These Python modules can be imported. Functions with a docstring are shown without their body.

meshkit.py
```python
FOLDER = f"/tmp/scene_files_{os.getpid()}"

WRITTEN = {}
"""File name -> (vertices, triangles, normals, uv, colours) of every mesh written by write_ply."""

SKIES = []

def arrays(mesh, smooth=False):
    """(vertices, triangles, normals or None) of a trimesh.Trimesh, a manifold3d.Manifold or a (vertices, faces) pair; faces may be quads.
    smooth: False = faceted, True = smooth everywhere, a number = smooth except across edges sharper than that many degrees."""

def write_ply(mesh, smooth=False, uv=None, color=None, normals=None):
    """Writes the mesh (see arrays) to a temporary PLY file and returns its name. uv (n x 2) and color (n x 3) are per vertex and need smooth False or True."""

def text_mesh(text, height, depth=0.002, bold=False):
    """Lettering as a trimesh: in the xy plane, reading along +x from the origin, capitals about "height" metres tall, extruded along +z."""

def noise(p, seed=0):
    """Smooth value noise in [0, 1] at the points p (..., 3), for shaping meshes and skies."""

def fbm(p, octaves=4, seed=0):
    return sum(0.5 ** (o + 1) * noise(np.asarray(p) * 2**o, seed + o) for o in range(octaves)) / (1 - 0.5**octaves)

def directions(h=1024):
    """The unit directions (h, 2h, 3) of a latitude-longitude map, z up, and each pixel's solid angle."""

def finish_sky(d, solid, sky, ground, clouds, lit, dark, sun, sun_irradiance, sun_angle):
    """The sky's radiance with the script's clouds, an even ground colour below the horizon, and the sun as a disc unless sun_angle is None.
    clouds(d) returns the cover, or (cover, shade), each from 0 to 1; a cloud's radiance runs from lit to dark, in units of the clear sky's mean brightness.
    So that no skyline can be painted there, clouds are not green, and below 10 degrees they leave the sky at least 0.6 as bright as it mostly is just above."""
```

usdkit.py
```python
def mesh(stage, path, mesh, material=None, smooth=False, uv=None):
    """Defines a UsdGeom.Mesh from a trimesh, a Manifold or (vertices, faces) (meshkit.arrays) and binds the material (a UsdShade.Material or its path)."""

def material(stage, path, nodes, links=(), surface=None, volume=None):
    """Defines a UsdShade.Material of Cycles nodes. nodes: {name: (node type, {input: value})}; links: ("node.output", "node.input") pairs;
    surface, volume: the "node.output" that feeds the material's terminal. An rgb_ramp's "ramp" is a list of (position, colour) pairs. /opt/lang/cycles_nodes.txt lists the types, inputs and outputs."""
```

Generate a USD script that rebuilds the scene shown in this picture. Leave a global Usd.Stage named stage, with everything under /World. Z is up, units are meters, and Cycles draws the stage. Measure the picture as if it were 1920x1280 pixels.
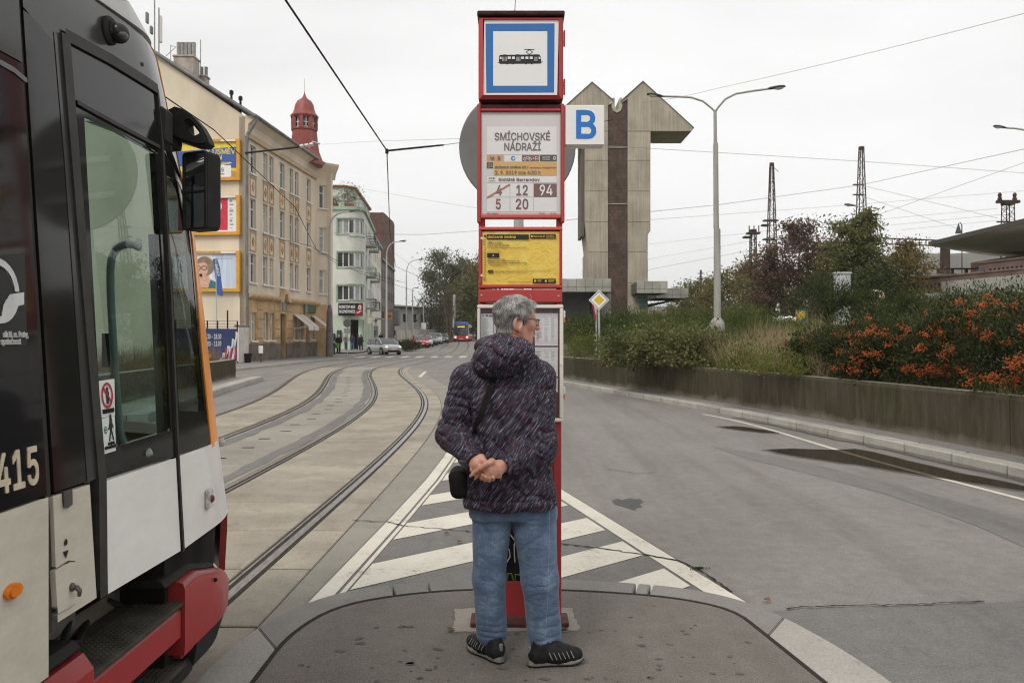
import math,random
import numpy as np
import trimesh,shapely
from shapely.geometry import Polygon,LineString,box as sbox
from shapely import affinity
from scipy.interpolate import splprep,splev
from pxr import Usd,UsdGeom,UsdLux,UsdShade,Gf,Sdf,Vt
import usdkit,meshkit
stage=Usd.Stage.CreateInMemory()
UsdGeom.Xform.Define(stage,'/World')
UsdGeom.Scope.Define(stage,'/World/Looks')
F,H,YH=1493.3,1.74,628.0 # focal length in picture columns (of 1920), eye height, horizon row
cam=UsdGeom.Camera.Define(stage,'/World/camera')
cam.CreateFocalLengthAttr(28.0);cam.CreateHorizontalApertureAttr(36.0);cam.CreateVerticalApertureAttr(24.0)
cam.CreateVerticalApertureOffsetAttr(-0.225)
cam.CreateFStopAttr(6.3);cam.CreateFocusDistanceAttr(4.3)
cam.AddTranslateOp().Set(Gf.Vec3d(0,0,H));cam.AddRotateXOp().Set(90.0)
cam.CreateExposureAttr(0.40)
SUN_EL,SUN_AZ=math.radians(48),math.atan2(-0.55,-0.85)
usdkit.material(stage,'/World/Looks/sky',{
'tc':('texture_coordinate',{}),
'sky':('sky_texture',{'sky_type':'single_scattering','sun_disc':False,'sun_elevation':SUN_EL,'sun_rotation':SUN_AZ,'aerosol_density':4.0}),
'mp':('mapping',{'scale':(1.0,1.0,2.6)}),
'n':('noise_texture',{'scale':1.1,'detail':5.0,'roughness':0.55,'distortion':.4}),
'r':('rgb_ramp',{'ramp':[(0.3,(5.9,5.9,5.85)),(0.5,(7.4,7.38,7.3)),(0.7,(8.3,8.3,8.2))]}),
'm':('mix',{'fac':0.965}),
'b':('background_shader',{'strength':0.1})},
[('tc.generated','mp.vector'),('mp.vector','n.vector'),('n.fac','r.fac'),('sky.color','m.color1'),('r.color','m.color2'),('m.color','b.color')],surface='b.background')
dome=UsdLux.DomeLight.Define(stage,'/World/sky_light')
UsdShade.MaterialBindingAPI.Apply(dome.GetPrim()).Bind(UsdShade.Material.Get(stage,'/World/Looks/sky'))
sun=UsdLux.DistantLight.Define(stage,'/World/sun')
sun.CreateIntensityAttr(0.4);sun.CreateAngleAttr(25.0);sun.CreateColorAttr(Gf.Vec3f(1.0,0.95,0.88))
sun.GetPrim().CreateAttribute('inputs:normalize',Sdf.ValueTypeNames.Bool).Set(True)
sd=Gf.Vec3d(math.cos(SUN_EL)*math.sin(SUN_AZ),math.cos(SUN_EL)*math.cos(SUN_AZ),math.sin(SUN_EL))
sun.AddTransformOp().Set(Gf.Matrix4d().SetRotate(Gf.Rotation(Gf.Vec3d(0,0,1),sd)))
RNG=np.random.default_rng(7)
def P(x,y,D):return np.array([(x-960)/F*D,D,H-(y-YH)/F*D])
def G(x,y,z=0.0):
 D=(H-z)*F/(y-YH);return np.array([(x-960)/F*D,D])
def zr(D):return 0.0115*np.clip(np.asarray(D,float)-80,0,220)
def srgb(r,g=None,b=None):
 c=np.array([r,g,b]if g is not None else r,float)/255.0
 return tuple(np.where(c<=0.04045,c/12.92,((c+0.055)/1.055)**2.4))
class MB:
 """collects shapes into one mesh"""
 def __init__(s):s.v,s.f,s.n=[],[],0
 def add(s,v,f):
  v=np.asarray(v,float).reshape(-1,3);f=np.asarray(f,int)
  if f.shape[1]==4:f=np.vstack([f[:,[0,1,2]],f[:,[0,2,3]]])
  s.v.append(v);s.f.append(f+s.n);s.n+=len(v);return s
 def tm(s,m):
  return s.add(m.vertices,m.faces)
 def box(s,lo,hi,M=None):
  lo,hi=np.minimum(lo,hi),np.maximum(lo,hi)
  v=np.array([[(lo,hi)[(i>>k)&1][k]for k in range(3)]for i in range(8)],float)
  if M is not None:v=v@np.asarray(M)[:3,:3].T+np.asarray(M)[:3,3]
  return s.add(v,[[0,2,3,1],[4,5,7,6],[0,1,5,4],[2,6,7,3],[0,4,6,2],[1,3,7,5]])
 def bbox(s,lo,hi,b=0.01,M=None):
  """box with chamfered edges"""
  lo,hi=np.array(np.minimum(lo,hi),float),np.array(np.maximum(lo,hi),float)
  b=min(b,0.45*(hi-lo).min())
  pts=[]
  for i in range(8):
   sg=np.array([(i>>k)&1 for k in range(3)])
   c=np.where(sg==1,hi,lo);d=np.where(sg==1,-b,b)
   for k in range(3):
    q=c+d;q[k]=c[k];pts.append(q)
  m=trimesh.convex.convex_hull(np.array(pts))
  v=m.vertices
  if M is not None:v=v@np.asarray(M)[:3,:3].T+np.asarray(M)[:3,3]
  return s.add(v,m.faces)
 def tube(s,p0,p1,r0,r1=None,n=8,cap=True):
  return s.path([p0,p1],[r0,r0 if r1 is None else r1],n,cap)
 def path(s,pts,r,n=8,cap=True):
  pts=np.asarray(pts,float);m=len(pts);r=np.broadcast_to(np.asarray(r,float),(m,))
  t=np.gradient(pts,axis=0);t/=np.maximum(np.linalg.norm(t,axis=1,keepdims=True),1e-9)
  a=np.array([0,0,1.0])if abs(t[0][2])<0.9 else np.array([1.0,0,0])
  V=[];an=np.arange(n)/n*2*np.pi
  u=np.cross(a,t[0]);u/=np.linalg.norm(u)
  for i in range(m):
   u=u-t[i]*(u@t[i]);u/=max(np.linalg.norm(u),1e-9);w=np.cross(t[i],u)
   V.append(pts[i]+r[i]*(np.cos(an)[:,None]*u+np.sin(an)[:,None]*w))
  V=np.vstack(V);k=np.arange(n);k2=(k+1)%n;Fs=[]
  for i in range(m-1):
   Fs.append(np.stack([i*n+k,i*n+k2,(i+1)*n+k2,(i+1)*n+k],1))
  Fs=np.vstack(Fs);T=np.vstack([Fs[:,[0,1,2]],Fs[:,[0,2,3]]])
  if cap:
   c=[[0,k2[i],k[i]]for i in range(1,n-1)];b=(m-1)*n
   T=np.vstack([T,c,[[b,b+i,b+i+1]for i in range(1,n-1)]])
  return s.add(V,T)
 def lathe(s,prof,c=(0,0,0),n=16,axis=2):
  """prof: (radius, height) pairs"""
  an=np.arange(n)/n*2*np.pi;V=[]
  for r,h in prof:
   q=np.zeros((n,3));q[:,axis]=h;q[:,(axis+1)%3]=r*np.cos(an);q[:,(axis+2)%3]=r*np.sin(an);V.append(q)
  V=np.vstack(V)+np.asarray(c,float);k=np.arange(n);k2=(k+1)%n;Fs=[]
  for i in range(len(prof)-1):Fs.append(np.stack([i*n+k,i*n+k2,(i+1)*n+k2,(i+1)*n+k],1))
  Fs=np.vstack(Fs);T=np.vstack([Fs[:,[0,1,2]],Fs[:,[0,2,3]]]);b=(len(prof)-1)*n
  T=np.vstack([T,[[0,i+1,i]for i in range(1,n-1)],[[b,b+i,b+i+1]for i in range(1,n-1)]])
  return s.add(V,T)
 def ball(s,c,r,sub=1):
  m=trimesh.creation.icosphere(sub);return s.add(m.vertices*np.asarray(r,float)+np.asarray(c,float),m.faces)
 def poly(s,pg,depth,M=None):
  """shapely polygon in xy extruded along z by depth, moved by M"""
  for g in getattr(pg,'geoms',[pg]):
   if g.geom_type!='Polygon' or g.area<1e-9:continue
   m=trimesh.creation.extrude_polygon(g,depth,engine='earcut');v=m.vertices
   if M is not None:v=v@np.asarray(M)[:3,:3].T+np.asarray(M)[:3,3]
   s.add(v,m.faces)
  return s
 def mb(s,o,M=None):
  v,f=o.mesh()if isinstance(o,MB)else o
  if M is not None:v=v@np.asarray(M)[:3,:3].T+np.asarray(M)[:3,3]
  return s.add(v,f)
 def mesh(s):return (np.vstack(s.v),np.vstack(s.f))
def frame(o,ux,uy=None,uz=None):
 """4x4 whose columns are the axes ux, uy, uz and the origin o"""
 M=np.eye(4);ux=np.asarray(ux,float)
 if uz is None:uz=np.cross(ux,uy)
 if uy is None:uy=np.cross(uz,ux)
 M[:3,0],M[:3,1],M[:3,2],M[:3,3]=ux,uy,uz,o
 return M
def rotz(a,o=(0,0,0)):
 M=np.eye(4);M[0,0]=M[1,1]=math.cos(a);M[0,1]=-math.sin(a);M[1,0]=math.sin(a);M[:3,3]=o;return M
USED={}
def numbered(parent,name):
 k=(parent,name);n=USED.get(k,0);USED[k]=n+1
 return name if n==0 else '%s_%03d'%(name,n)
def tag(prim,label=None,cat=None,group=None,kind=None):
 for k,v in (('label',label),('category',cat),('group',group),('kind',kind)):
  if v:prim.SetCustomDataByKey(k,v)
 return prim
class T:
 def __init__(s,path,M=None):s.path,s.M=path,M
def thing(name,label,cat,loc=(0,0,0),rz=0.0,group=None,kind=None):
 path='/World/'+numbered('/World',name)
 x=UsdGeom.Xform.Define(stage,path);x.AddTranslateOp().Set(Gf.Vec3d(*map(float,loc)));x.AddRotateZOp().Set(math.degrees(rz))
 tag(x.GetPrim(),label,cat,group,kind)
 return T(path,rotz(rz,loc))
WORLD=True
def put(parent,name,mesh,mat,world=None,smooth=False,label=None,kind=None):
 """one mesh under a thing or part; world: the vertices are in world coordinates"""
 v,f=mesh.mesh()if isinstance(mesh,MB)else (mesh.vertices,mesh.faces)if hasattr(mesh,'vertices')else mesh
 v=np.asarray(v,float)
 if (WORLD if world is None else world)and parent.M is not None:
  R,t=parent.M[:3,:3],parent.M[:3,3];v=(v-t)@R
 path=parent.path+'/'+numbered(parent.path,name)
 m=usdkit.mesh(stage,path,(v,f),mat,smooth=smooth);tag(m.GetPrim(),label,None,None,kind)
 return T(path,parent.M)
def solo(name,mesh,mat,label=None,cat=None,group=None,kind=None,smooth=False):
 v,f=mesh.mesh()if isinstance(mesh,MB)else mesh
 path='/World/'+numbered('/World',name)
 m=usdkit.mesh(stage,path,(v,f),mat,smooth=smooth);tag(m.GetPrim(),label,cat,group,kind)
 return T(path,None)
def copy(src,label,loc,rz=0.0,group=None,cat=None):
 p=stage.GetPrimAtPath(src.path);was=p.GetCustomData();base=src.path.split('/')[-1]
 if base[-4:-3]=='_' and base[-3:].isdigit():base=base[:-4]
 t=thing(base,label,cat or was['category'],loc,rz,group or was.get('group'))
 q=stage.GetPrimAtPath(t.path);q.GetReferences().AddInternalReference(src.path);q.SetInstanceable(True)
 return t
def spline(pts,n=200,k=3,s=0.0):
 t,u=splprep(np.asarray(pts,float).T,s=s,k=k);L=np.array(splev(np.linspace(0,1,4*n),t)).T
 d=np.r_[0,np.cumsum(np.linalg.norm(np.diff(L,axis=0),axis=1))]
 q=np.linspace(0,d[-1],n);return np.stack([np.interp(q,d,L[:,i])for i in range(L.shape[1])],1)
def seglen(c):return np.r_[0,np.cumsum(np.linalg.norm(np.diff(c,axis=0),axis=1))]
def normals2(c):
 t=np.gradient(c,axis=0);t/=np.linalg.norm(t,axis=1,keepdims=True);return np.stack([-t[:,1],t[:,0]],1) # to the left
def offs(c,d):return c+normals2(c)*d
def along(c,s):
 L=seglen(c);return np.stack([np.interp(s,L,c[:,0]),np.interp(s,L,c[:,1])],-1)
def strip(a,b,z=0.0,zb=None):
 """a ribbon between two equal polylines (2-D), top only"""
 n=len(a);za=np.broadcast_to(z,(n,));zb=za if zb is None else np.broadcast_to(zb,(n,))
 v=np.vstack([np.c_[a,za],np.c_[b,zb]]);i=np.arange(n-1)
 return v,np.vstack([np.stack([i,i+n,i+n+1],1),np.stack([i,i+n+1,i+1],1)])
def loft(sections,close=True,cap=True):
 """sections: list of equal (n,3) rings"""
 S=np.array(sections,float);m,n=S.shape[:2];k=np.arange(n if close else n-1);k2=(k+1)%n;Fs=[]
 for i in range(m-1):Fs.append(np.stack([i*n+k,i*n+k2,(i+1)*n+k2,(i+1)*n+k],1))
 Fs=np.vstack(Fs);T_=np.vstack([Fs[:,[0,1,2]],Fs[:,[0,2,3]]])
 if cap and close:
  b=(m-1)*n
  T_=np.vstack([T_,[[0,i+1,i]for i in range(1,n-1)],[[b,b+i,b+i+1]for i in range(1,n-1)]])
 return S.reshape(-1,3),T_
def flat(pg,z):
 """a horizontal sheet from a shapely polygon"""
 V,Fc,n=[],[],0
 for g in getattr(pg,'geoms',[pg]):
  if g.geom_type!='Polygon' or g.area<1e-6:continue
  v,f=trimesh.creation.triangulate_polygon(g,engine='earcut')
  a=v[f];cr=np.cross(a[:,1]-a[:,0],a[:,2]-a[:,0]);f=np.where((cr<0)[:,None],f[:,::-1],f)
  V.append(np.c_[v,np.full(len(v),z)]);Fc.append(f+n);n+=len(v)
 return np.vstack(V),np.vstack(Fc)
def solidp(pg,z0,z1):
 return MB().poly(pg,z1-z0,frame((0,0,z0),(1,0,0),(0,1,0)))
_TXT={}
def text(mb,s,h,M,bold=False,depth=0.002,width=None,center=False):
 """lettering of capital height h in the xy plane of M; width squeezes it to that length"""
 k=(s,bold)
 if k not in _TXT:_TXT[k]=meshkit.text_mesh(s,1.0,1.0,bold)
 m=_TXT[k];v=np.array(m.vertices)*(h,h,depth);w=v[:,0].max()
 if width:v[:,0]*=width/w;w=width
 if center:v[:,0]-=w/2
 mb.add(v@M[:3,:3].T+M[:3,3],m.faces);return w
MATS={}
def mat(name,col,rough=0.6,var=0.12,scale=6.0,bump=0.0,bscale=None,metal=0.0,coat=0.0,spec=None,island=0.0,stretch=(1,1,1),dist=0.02,col2=None,ramp=(0.35,0.65),trans=0.0,coord='position',sheen=0.0,fine=0.0,fscale=400.0):
 """principled with noise-varied colour"""
 if name in MATS:return MATS[name]
 col=np.array(col,float);a=col*(1-var);b=np.minimum(col*(1+var),0.95)
 if col2 is not None:b=np.array(col2,float)
 N={'g':('geometry',{}),'tc':('texture_coordinate',{}),'mp':('mapping',{'scale':stretch}),'n':('noise_texture',{'scale':scale,'detail':5.0,'roughness':0.6}),
 'r':('rgb_ramp',{'ramp':[(ramp[0],tuple(a)),(ramp[1],tuple(b))]}),
 'p':('principled_bsdf',{'roughness':rough,'metallic':metal,'coat_weight':coat,'coat_roughness':0.05,'sheen_weight':sheen})}
 Ls=[('g.position' if coord=='position' else 'tc.object','mp.vector'),('mp.vector','n.vector'),('n.fac','r.fac')]
 N['p'][1]['specular_ior_level']=spec if spec is not None else 0.18 if col.max()<.06 and rough>.3 and not coat else 0.35
 last='r.color'
 if island:
  N['im']=('map_range',{'from_min':0.0,'from_max':1.0,'to_min':1-island,'to_max':1+island})
  N['ih']=('hsv',{'hue':0.5,'saturation':1.0,'fac':1.0})
  Ls+=[('g.random_per_island','im.value'),('im.result','ih.value'),(last,'ih.color')];last='ih.color'
 if fine:
  N['fn']=('noise_texture',{'scale':fscale,'detail':2.0});N['fm']=('map_range',{'from_min':0.25,'from_max':0.75,'to_min':1-fine,'to_max':1+fine})
  N['fh']=('hsv',{'hue':0.5,'saturation':1.0,'fac':1.0})
  Ls+=[('mp.vector','fn.vector'),('fn.fac','fm.value'),('fm.result','fh.value'),(last,'fh.color')];last='fh.color'
 Ls.append((last,'p.base_color'));surf='p.BSDF'
 if bump:
  N['bn']=('noise_texture',{'scale':bscale or scale*6,'detail':4.0,'roughness':0.65});N['b']=('bump',{'strength':bump,'distance':dist})
  Ls+=[('mp.vector','bn.vector'),('bn.fac','b.height'),('b.normal','p.normal')]
 if trans:
  N['t']=('translucent_bsdf',{});N['x']=('mix_closure',{'fac':trans});Ls+=[(last,'t.color'),('p.BSDF','x.closure1'),('t.BSDF','x.closure2')];surf='x.closure'
 MATS[name]=usdkit.material(stage,'/World/Looks/'+name,N,Ls,surface=surf);return MATS[name]
def emit(name,col,strength):
 if name not in MATS:MATS[name]=usdkit.material(stage,'/World/Looks/'+name,{'e':('emission',{'color':col,'strength':strength})},[],surface='e.emission')
 return MATS[name]
def pane(name,tint=(0.8,0.85,0.83),ior=1.5,rough=0.0,dark=0.0):
 """thin pane: see-through mixed with mirror by fresnel; dark adds an absorbing share"""
 if name in MATS:return MATS[name]
 r0=((ior-1)/(ior+1))**2
 N={'f':('layer_weight',{'blend':0.5}),'p':('math',{'math_type':'power','value2':5.0}),'mr':('map_range',{'to_min':r0,'to_max':1.0}),'t':('transparent_bsdf',{'color':tint}),'g':('glossy_bsdf',{'color':(1,1,1),'roughness':rough}),'m':('mix_closure',{})}
 MATS[name]=usdkit.material(stage,'/World/Looks/'+name,N,[('f.facing','p.value1'),('p.value','mr.value'),('mr.result','m.fac'),('t.BSDF','m.closure1'),('g.BSDF','m.closure2')],surface='m.closure');return MATS[name]
def asphalt(name,dark,light,spk=0.42,scale=0.35,bump=0.7):
 N={'g':('geometry',{}),'n1':('noise_texture',{'scale':scale,'detail':6.0,'roughness':0.65}),'n2':('noise_texture',{'scale':7.0,'detail':8.0,'roughness':0.8,'distortion':0.3}),
 'n3':('noise_texture',{'scale':75.0,'detail':5.0,'roughness':0.85}),'vo':('voronoi_texture',{'scale':95.0}),
 'mx':('mix_float',{'fac':0.6}),'r':('rgb_ramp',{'ramp':[(0.30,dark),(0.68,light)]}),
 'mr':('map_range',{'from_min':0.3,'from_max':0.7,'to_min':1-spk,'to_max':1+spk}),'h':('hsv',{'hue':0.5,'saturation':1.0,'fac':1.0}),
 'n4':('noise_texture',{'scale':1.7,'detail':8.0,'roughness':0.75}),'st':('rgb_ramp',{'ramp':[(0.62,(1,1,1)),(0.72,(0.62,0.6,0.57))]}),'ml':('mix',{'mix_type':'multiply','fac':1.0}),
 'b':('bump',{'strength':bump,'distance':0.006}),'ms':('mapping',{'scale':(1.6,.10,1.0),'rotation':(0,0,.12)}),'n5':('noise_texture',{'scale':1.0,'detail':5.0,'roughness':.65}),'r5':('rgb_ramp',{'ramp':[(.34,(.84,.84,.835)),(.5,(1,1,1)),(.68,(1.07,1.07,1.07))]}),'m5':('mix',{'mix_type':'multiply','fac':1.0}),'p':('principled_bsdf',{'roughness':0.82,'specular_ior_level':0.3})}
 Ls=[('g.position',x+'.vector')for x in ('n1','n2','n3','n4','vo')]+[('n1.fac','mx.a'),('n2.fac','mx.b'),('mx.result','r.fac'),('n3.fac','mr.value'),('mr.result','h.value'),('r.color','h.color'),
 ('n4.fac','st.fac'),('h.color','ml.color1'),('st.color','ml.color2'),('g.position','ms.vector'),('ms.vector','n5.vector'),('n5.fac','r5.fac'),('ml.color','m5.color1'),('r5.color','m5.color2'),('m5.color','p.base_color'),('vo.distance','b.height'),('b.normal','p.normal')]
 MATS[name]=usdkit.material(stage,'/World/Looks/'+name,N,Ls,surface='p.BSDF');return MATS[name]
ASPH=asphalt('asphalt',(0.142,0.132,0.120),(0.255,0.240,0.219))
ASPH_PLAT=asphalt('platform_asphalt',(0.118,0.105,0.091),(0.19,0.172,0.150),scale=0.9)
ASPH_DARK=asphalt('dark_asphalt',(0.112,0.108,0.103),(0.19,0.184,0.174),scale=0.8)
ASPH_HATCH=asphalt('hatch_asphalt',(0.12,0.112,0.105),(0.19,0.18,0.168),scale=1.2,spk=0.35)
def concrete(name,a,b,stain=0.5,scale=1.1,island=0.09):
 N={'g':('geometry',{}),'oi':('object_info',{}),'n1':('noise_texture',{'scale':scale,'detail':7.0,'roughness':0.7}),'n2':('noise_texture',{'scale':70.0,'detail':3.0}),'n3':('noise_texture',{'scale':4.0,'detail':8.0,'roughness':0.75,'distortion':0.4}),
 'r':('rgb_ramp',{'ramp':[(0.3,a),(0.68,b)]}),'st':('rgb_ramp',{'ramp':[(0.56,(1,1,1)),(0.75,(stain,stain*0.97,stain*0.92))]}),'ml':('mix',{'mix_type':'multiply','fac':1.0}),
 'mr':('map_range',{'from_min':0.3,'from_max':0.7,'to_min':0.86,'to_max':1.12}),'im':('map_range',{'to_min':1-island,'to_max':1+island}),'mm':('math',{'math_type':'multiply'}),'h':('hsv',{'hue':0.5,'saturation':1.0,'fac':1.0}),
 'b':('bump',{'strength':0.35,'distance':0.004}),'p':('principled_bsdf',{'roughness':0.8,'specular_ior_level':0.35})}
 Ls=[('g.position',x+'.vector')for x in ('n1','n2','n3')]+[('n1.fac','r.fac'),('n3.fac','st.fac'),('r.color','ml.color1'),('st.color','ml.color2'),('n2.fac','mr.value'),('oi.random','im.value'),('mr.result','mm.value1'),('im.result','mm.value2'),
 ('mm.value','h.value'),('ml.color','h.color'),('h.color','p.base_color'),('n2.fac','b.height'),('b.normal','p.normal')]
 MATS[name]=usdkit.material(stage,'/World/Looks/'+name,N,Ls,surface='p.BSDF');return MATS[name]
SLAB=concrete('slab_concrete',(0.205,0.179,0.140),(0.345,0.308,0.247))
STRIPC=concrete('strip_concrete',(0.20,0.185,0.155),(0.29,0.27,0.23),scale=0.8)
KERB=concrete('granite_kerb',(0.26,0.245,0.22),(0.38,0.36,0.325),stain=0.7)
KERB_TIP=concrete('grey_kerb',(0.15,0.142,0.130),(0.235,0.223,0.205),stain=0.75)
BLACK=mat('black',(0.012,0.012,0.012),0.5)
CRACK=mat('crack',(0.03,0.027,0.024),0.95)
def worn_paint():
 N={'g':('geometry',{}),'n1':('noise_texture',{'scale':26.0,'detail':8.0,'roughness':0.8}),'n2':('noise_texture',{'scale':2.5,'detail':4.0}),'n3':('noise_texture',{'scale':9.0,'detail':5.0,'roughness':0.7}),
 'ad':('math',{'math_type':'add'}),'r':('rgb_ramp',{'ramp':[(0.34,(0.17,0.155,0.135)),(0.44,(0.52,0.485,0.41)),(0.75,(0.66,0.625,0.545))]}),'mx':('mix_float',{'fac':0.4}),
 'b':('bump',{'strength':0.3,'distance':0.003}),'p':('principled_bsdf',{'roughness':0.7})}
 MATS['road_paint']=usdkit.material(stage,'/World/Looks/road_paint',N,[('g.position','n1.vector'),('g.position','n2.vector'),('n1.fac','mx.a'),('n2.fac','mx.b'),('mx.result','r.fac'),('r.color','p.base_color'),('n1.fac','b.height'),('b.normal','p.normal')],surface='p.BSDF')
 return MATS['road_paint']
PAINT=worn_paint()
RAIL=mat('rail_steel',(0.30,0.285,0.265),0.33,0.25,8,metal=0.85,stretch=(4,1,1))
GROOVE=mat('rail_groove',(0.05,0.043,0.036),0.9,0.4,30)
GALV=mat('galvanised_steel',(0.42,0.43,0.43),0.5,0.1,12,metal=0.35)
# ================================================================ ground, road, tracks, island
xs=np.r_[-3000,-1500,-700,-300,-120,-60,0,60,120,300,700,1500,3000.0];ys=np.r_[-300,-60,0,40,80,120,200,300,500,900,1800,3500.0]
gx,gy=np.meshgrid(xs,ys);gv=np.c_[gx.ravel(),gy.ravel(),zr(gy.ravel())-0.06]
i,j=np.meshgrid(np.arange(len(ys)-1),np.arange(len(xs)-1),indexing='ij');a=(i*len(xs)+j).ravel();gf=np.stack([a,a+1,a+1+len(xs),a+len(xs)],1)
solo('ground',MB().add(gv,gf),mat('earth',(0.10,0.10,0.07),0.95,0.3,0.05),kind='structure')
ys=np.r_[-20,0,20,40,60,np.arange(80,301,20.0)];xs=np.r_[-60,-20,0,20,60.0]
gx,gy=np.meshgrid(xs,ys);gv=np.c_[gx.ravel(),gy.ravel(),zr(gy.ravel())]
i,j=np.meshgrid(np.arange(len(ys)-1),np.arange(len(xs)-1),indexing='ij');a=(i*len(xs)+j).ravel();gf=np.stack([a,a+1,a+1+len(xs),a+len(xs)],1)
ROAD=solo('road',MB().add(gv,gf),ASPH,kind='structure')
r2=np.array([(-1.97,3.6),(-1.96,4.92),(-1.95,5.66),(-1.90,7.0),(-1.83,8.2),(-1.78,9.4),(-1.77,10.8),(-1.745,12.6),(-1.78,14.6),(-1.945,17.4),(-2.2,20.2),(-2.66,23.5),(-3.55,29),(-4.9,35.5),(-5.65,41),(-5.9,46),(-5.75,52),(-5.25,59),(-4.75,67),(-4.6,78),(-5.2,95),(-6.6,118),(-9.5,160),(-14,220)])
r2=np.vstack([[-1.97,-14],[-1.97,-6],[-1.97,0],r2])
R2=spline(r2,700,s=0.12)
C1=offs(R2,0.7175);C2=offs(R2,0.7175+3.06)
TRK=thing('tram_track',None,None,kind='structure')
def ribbon_solid(c,d0,d1,z1,z0,D0=None,D1=None):
 """a bar along a curve between two offsets"""
 m=np.ones(len(c),bool)
 if D0 is not None:m&=c[:,1]>=D0
 if D1 is not None:m&=c[:,1]<=D1
 a,b=offs(c,d0)[m],offs(c,d1)[m];zz=zr(a[:,1]);n=len(a)
 ring=[np.array([[*a[i],z0+zz[i]],[*a[i],z1+zz[i]],[*b[i],z1+zz[i]],[*b[i],z0+zz[i]]])for i in range(n)]
 return loft(ring)
def patch(c,s0,s1,d0,d1,z0,z1,gap=0.008,n=3,bev=0.007):
 """a slab along the curve, with chamfered top edges"""
 ss=np.linspace(s0+gap*1.8,s1-gap*1.8,n);L=seglen(c);pc=along(c,ss);t=along(c,ss+0.05)-along(c,ss-0.05);t/=np.linalg.norm(t,axis=1,keepdims=True);nn=np.stack([-t[:,1],t[:,0]],1)
 def ring(d0,d1,s_in,z):
  q=pc.copy();q[0]+=t[0]*s_in;q[-1]-=t[-1]*s_in
  a,b=q+nn*d0,q+nn*d1;w=np.vstack([a,b[::-1]]);return np.c_[w,z+zr(w[:,1])]
 sg=1 if d1>d0 else -1
 return loft([ring(d0+sg*gap,d1-sg*gap,0,z0),ring(d0+sg*gap,d1-sg*gap,0,z1-bev),ring(d0+sg*(gap+bev),d1-sg*(gap+bev),bev,z1)])
def track(C,step_near,near_to,D_lo,D_hi,step_far):
 L=seglen(C);s_of=lambda D:np.interp(D,C[:,1],L)
 s=s_of(D_lo);end=s_of(D_hi)
 while s<end:
  D=np.interp(s,L,C[:,1]);st=step_near if D<near_to else step_far
  put(TRK,'slab',patch(C,s,s+st,-0.6,0.6,-0.08,0.010),SLAB)
  s+=st
 for sg in (-1,1):
  put(TRK,'rail',ribbon_solid(C,sg*0.7175-0.032,sg*0.7175+0.032,0.014,-0.1),RAIL)
  put(TRK,'guard_rail',ribbon_solid(C,sg*(0.7175-0.092),sg*(0.7175-0.074),0.012,-0.1),RAIL)
  put(TRK,'rail_groove',ribbon_solid(C,sg*(0.7175-0.115),sg*(0.7175+0.055),0.004,-0.11),GROOVE)
m=(C1[:,1]>1)&(C1[:,1]<40.5)
put(TRK,'joint_bed',strip(offs(C1,-1.10)[m][::-1],offs(C1,3.77)[m][::-1],0.0012)[:1]+(strip(offs(C1,-1.10)[m][::-1],offs(C1,3.77)[m][::-1],0.0012)[1][:,::-1],),GROOVE)
track(C1,1.17,11.0,2.4,42,0.6)
track(C2,0.55,0.0,8.0,42,0.55)
L1=seglen(R2);sD=lambda D:np.interp(D,R2[:,1],L1)
s=sD(2.4)
while s<sD(42):
 put(TRK,'edge_slab',patch(R2,s,s+1.17,-0.055,-0.385,-0.08,0.009,n=2),SLAB);s+=1.17
s=sD(6.0)
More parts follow.
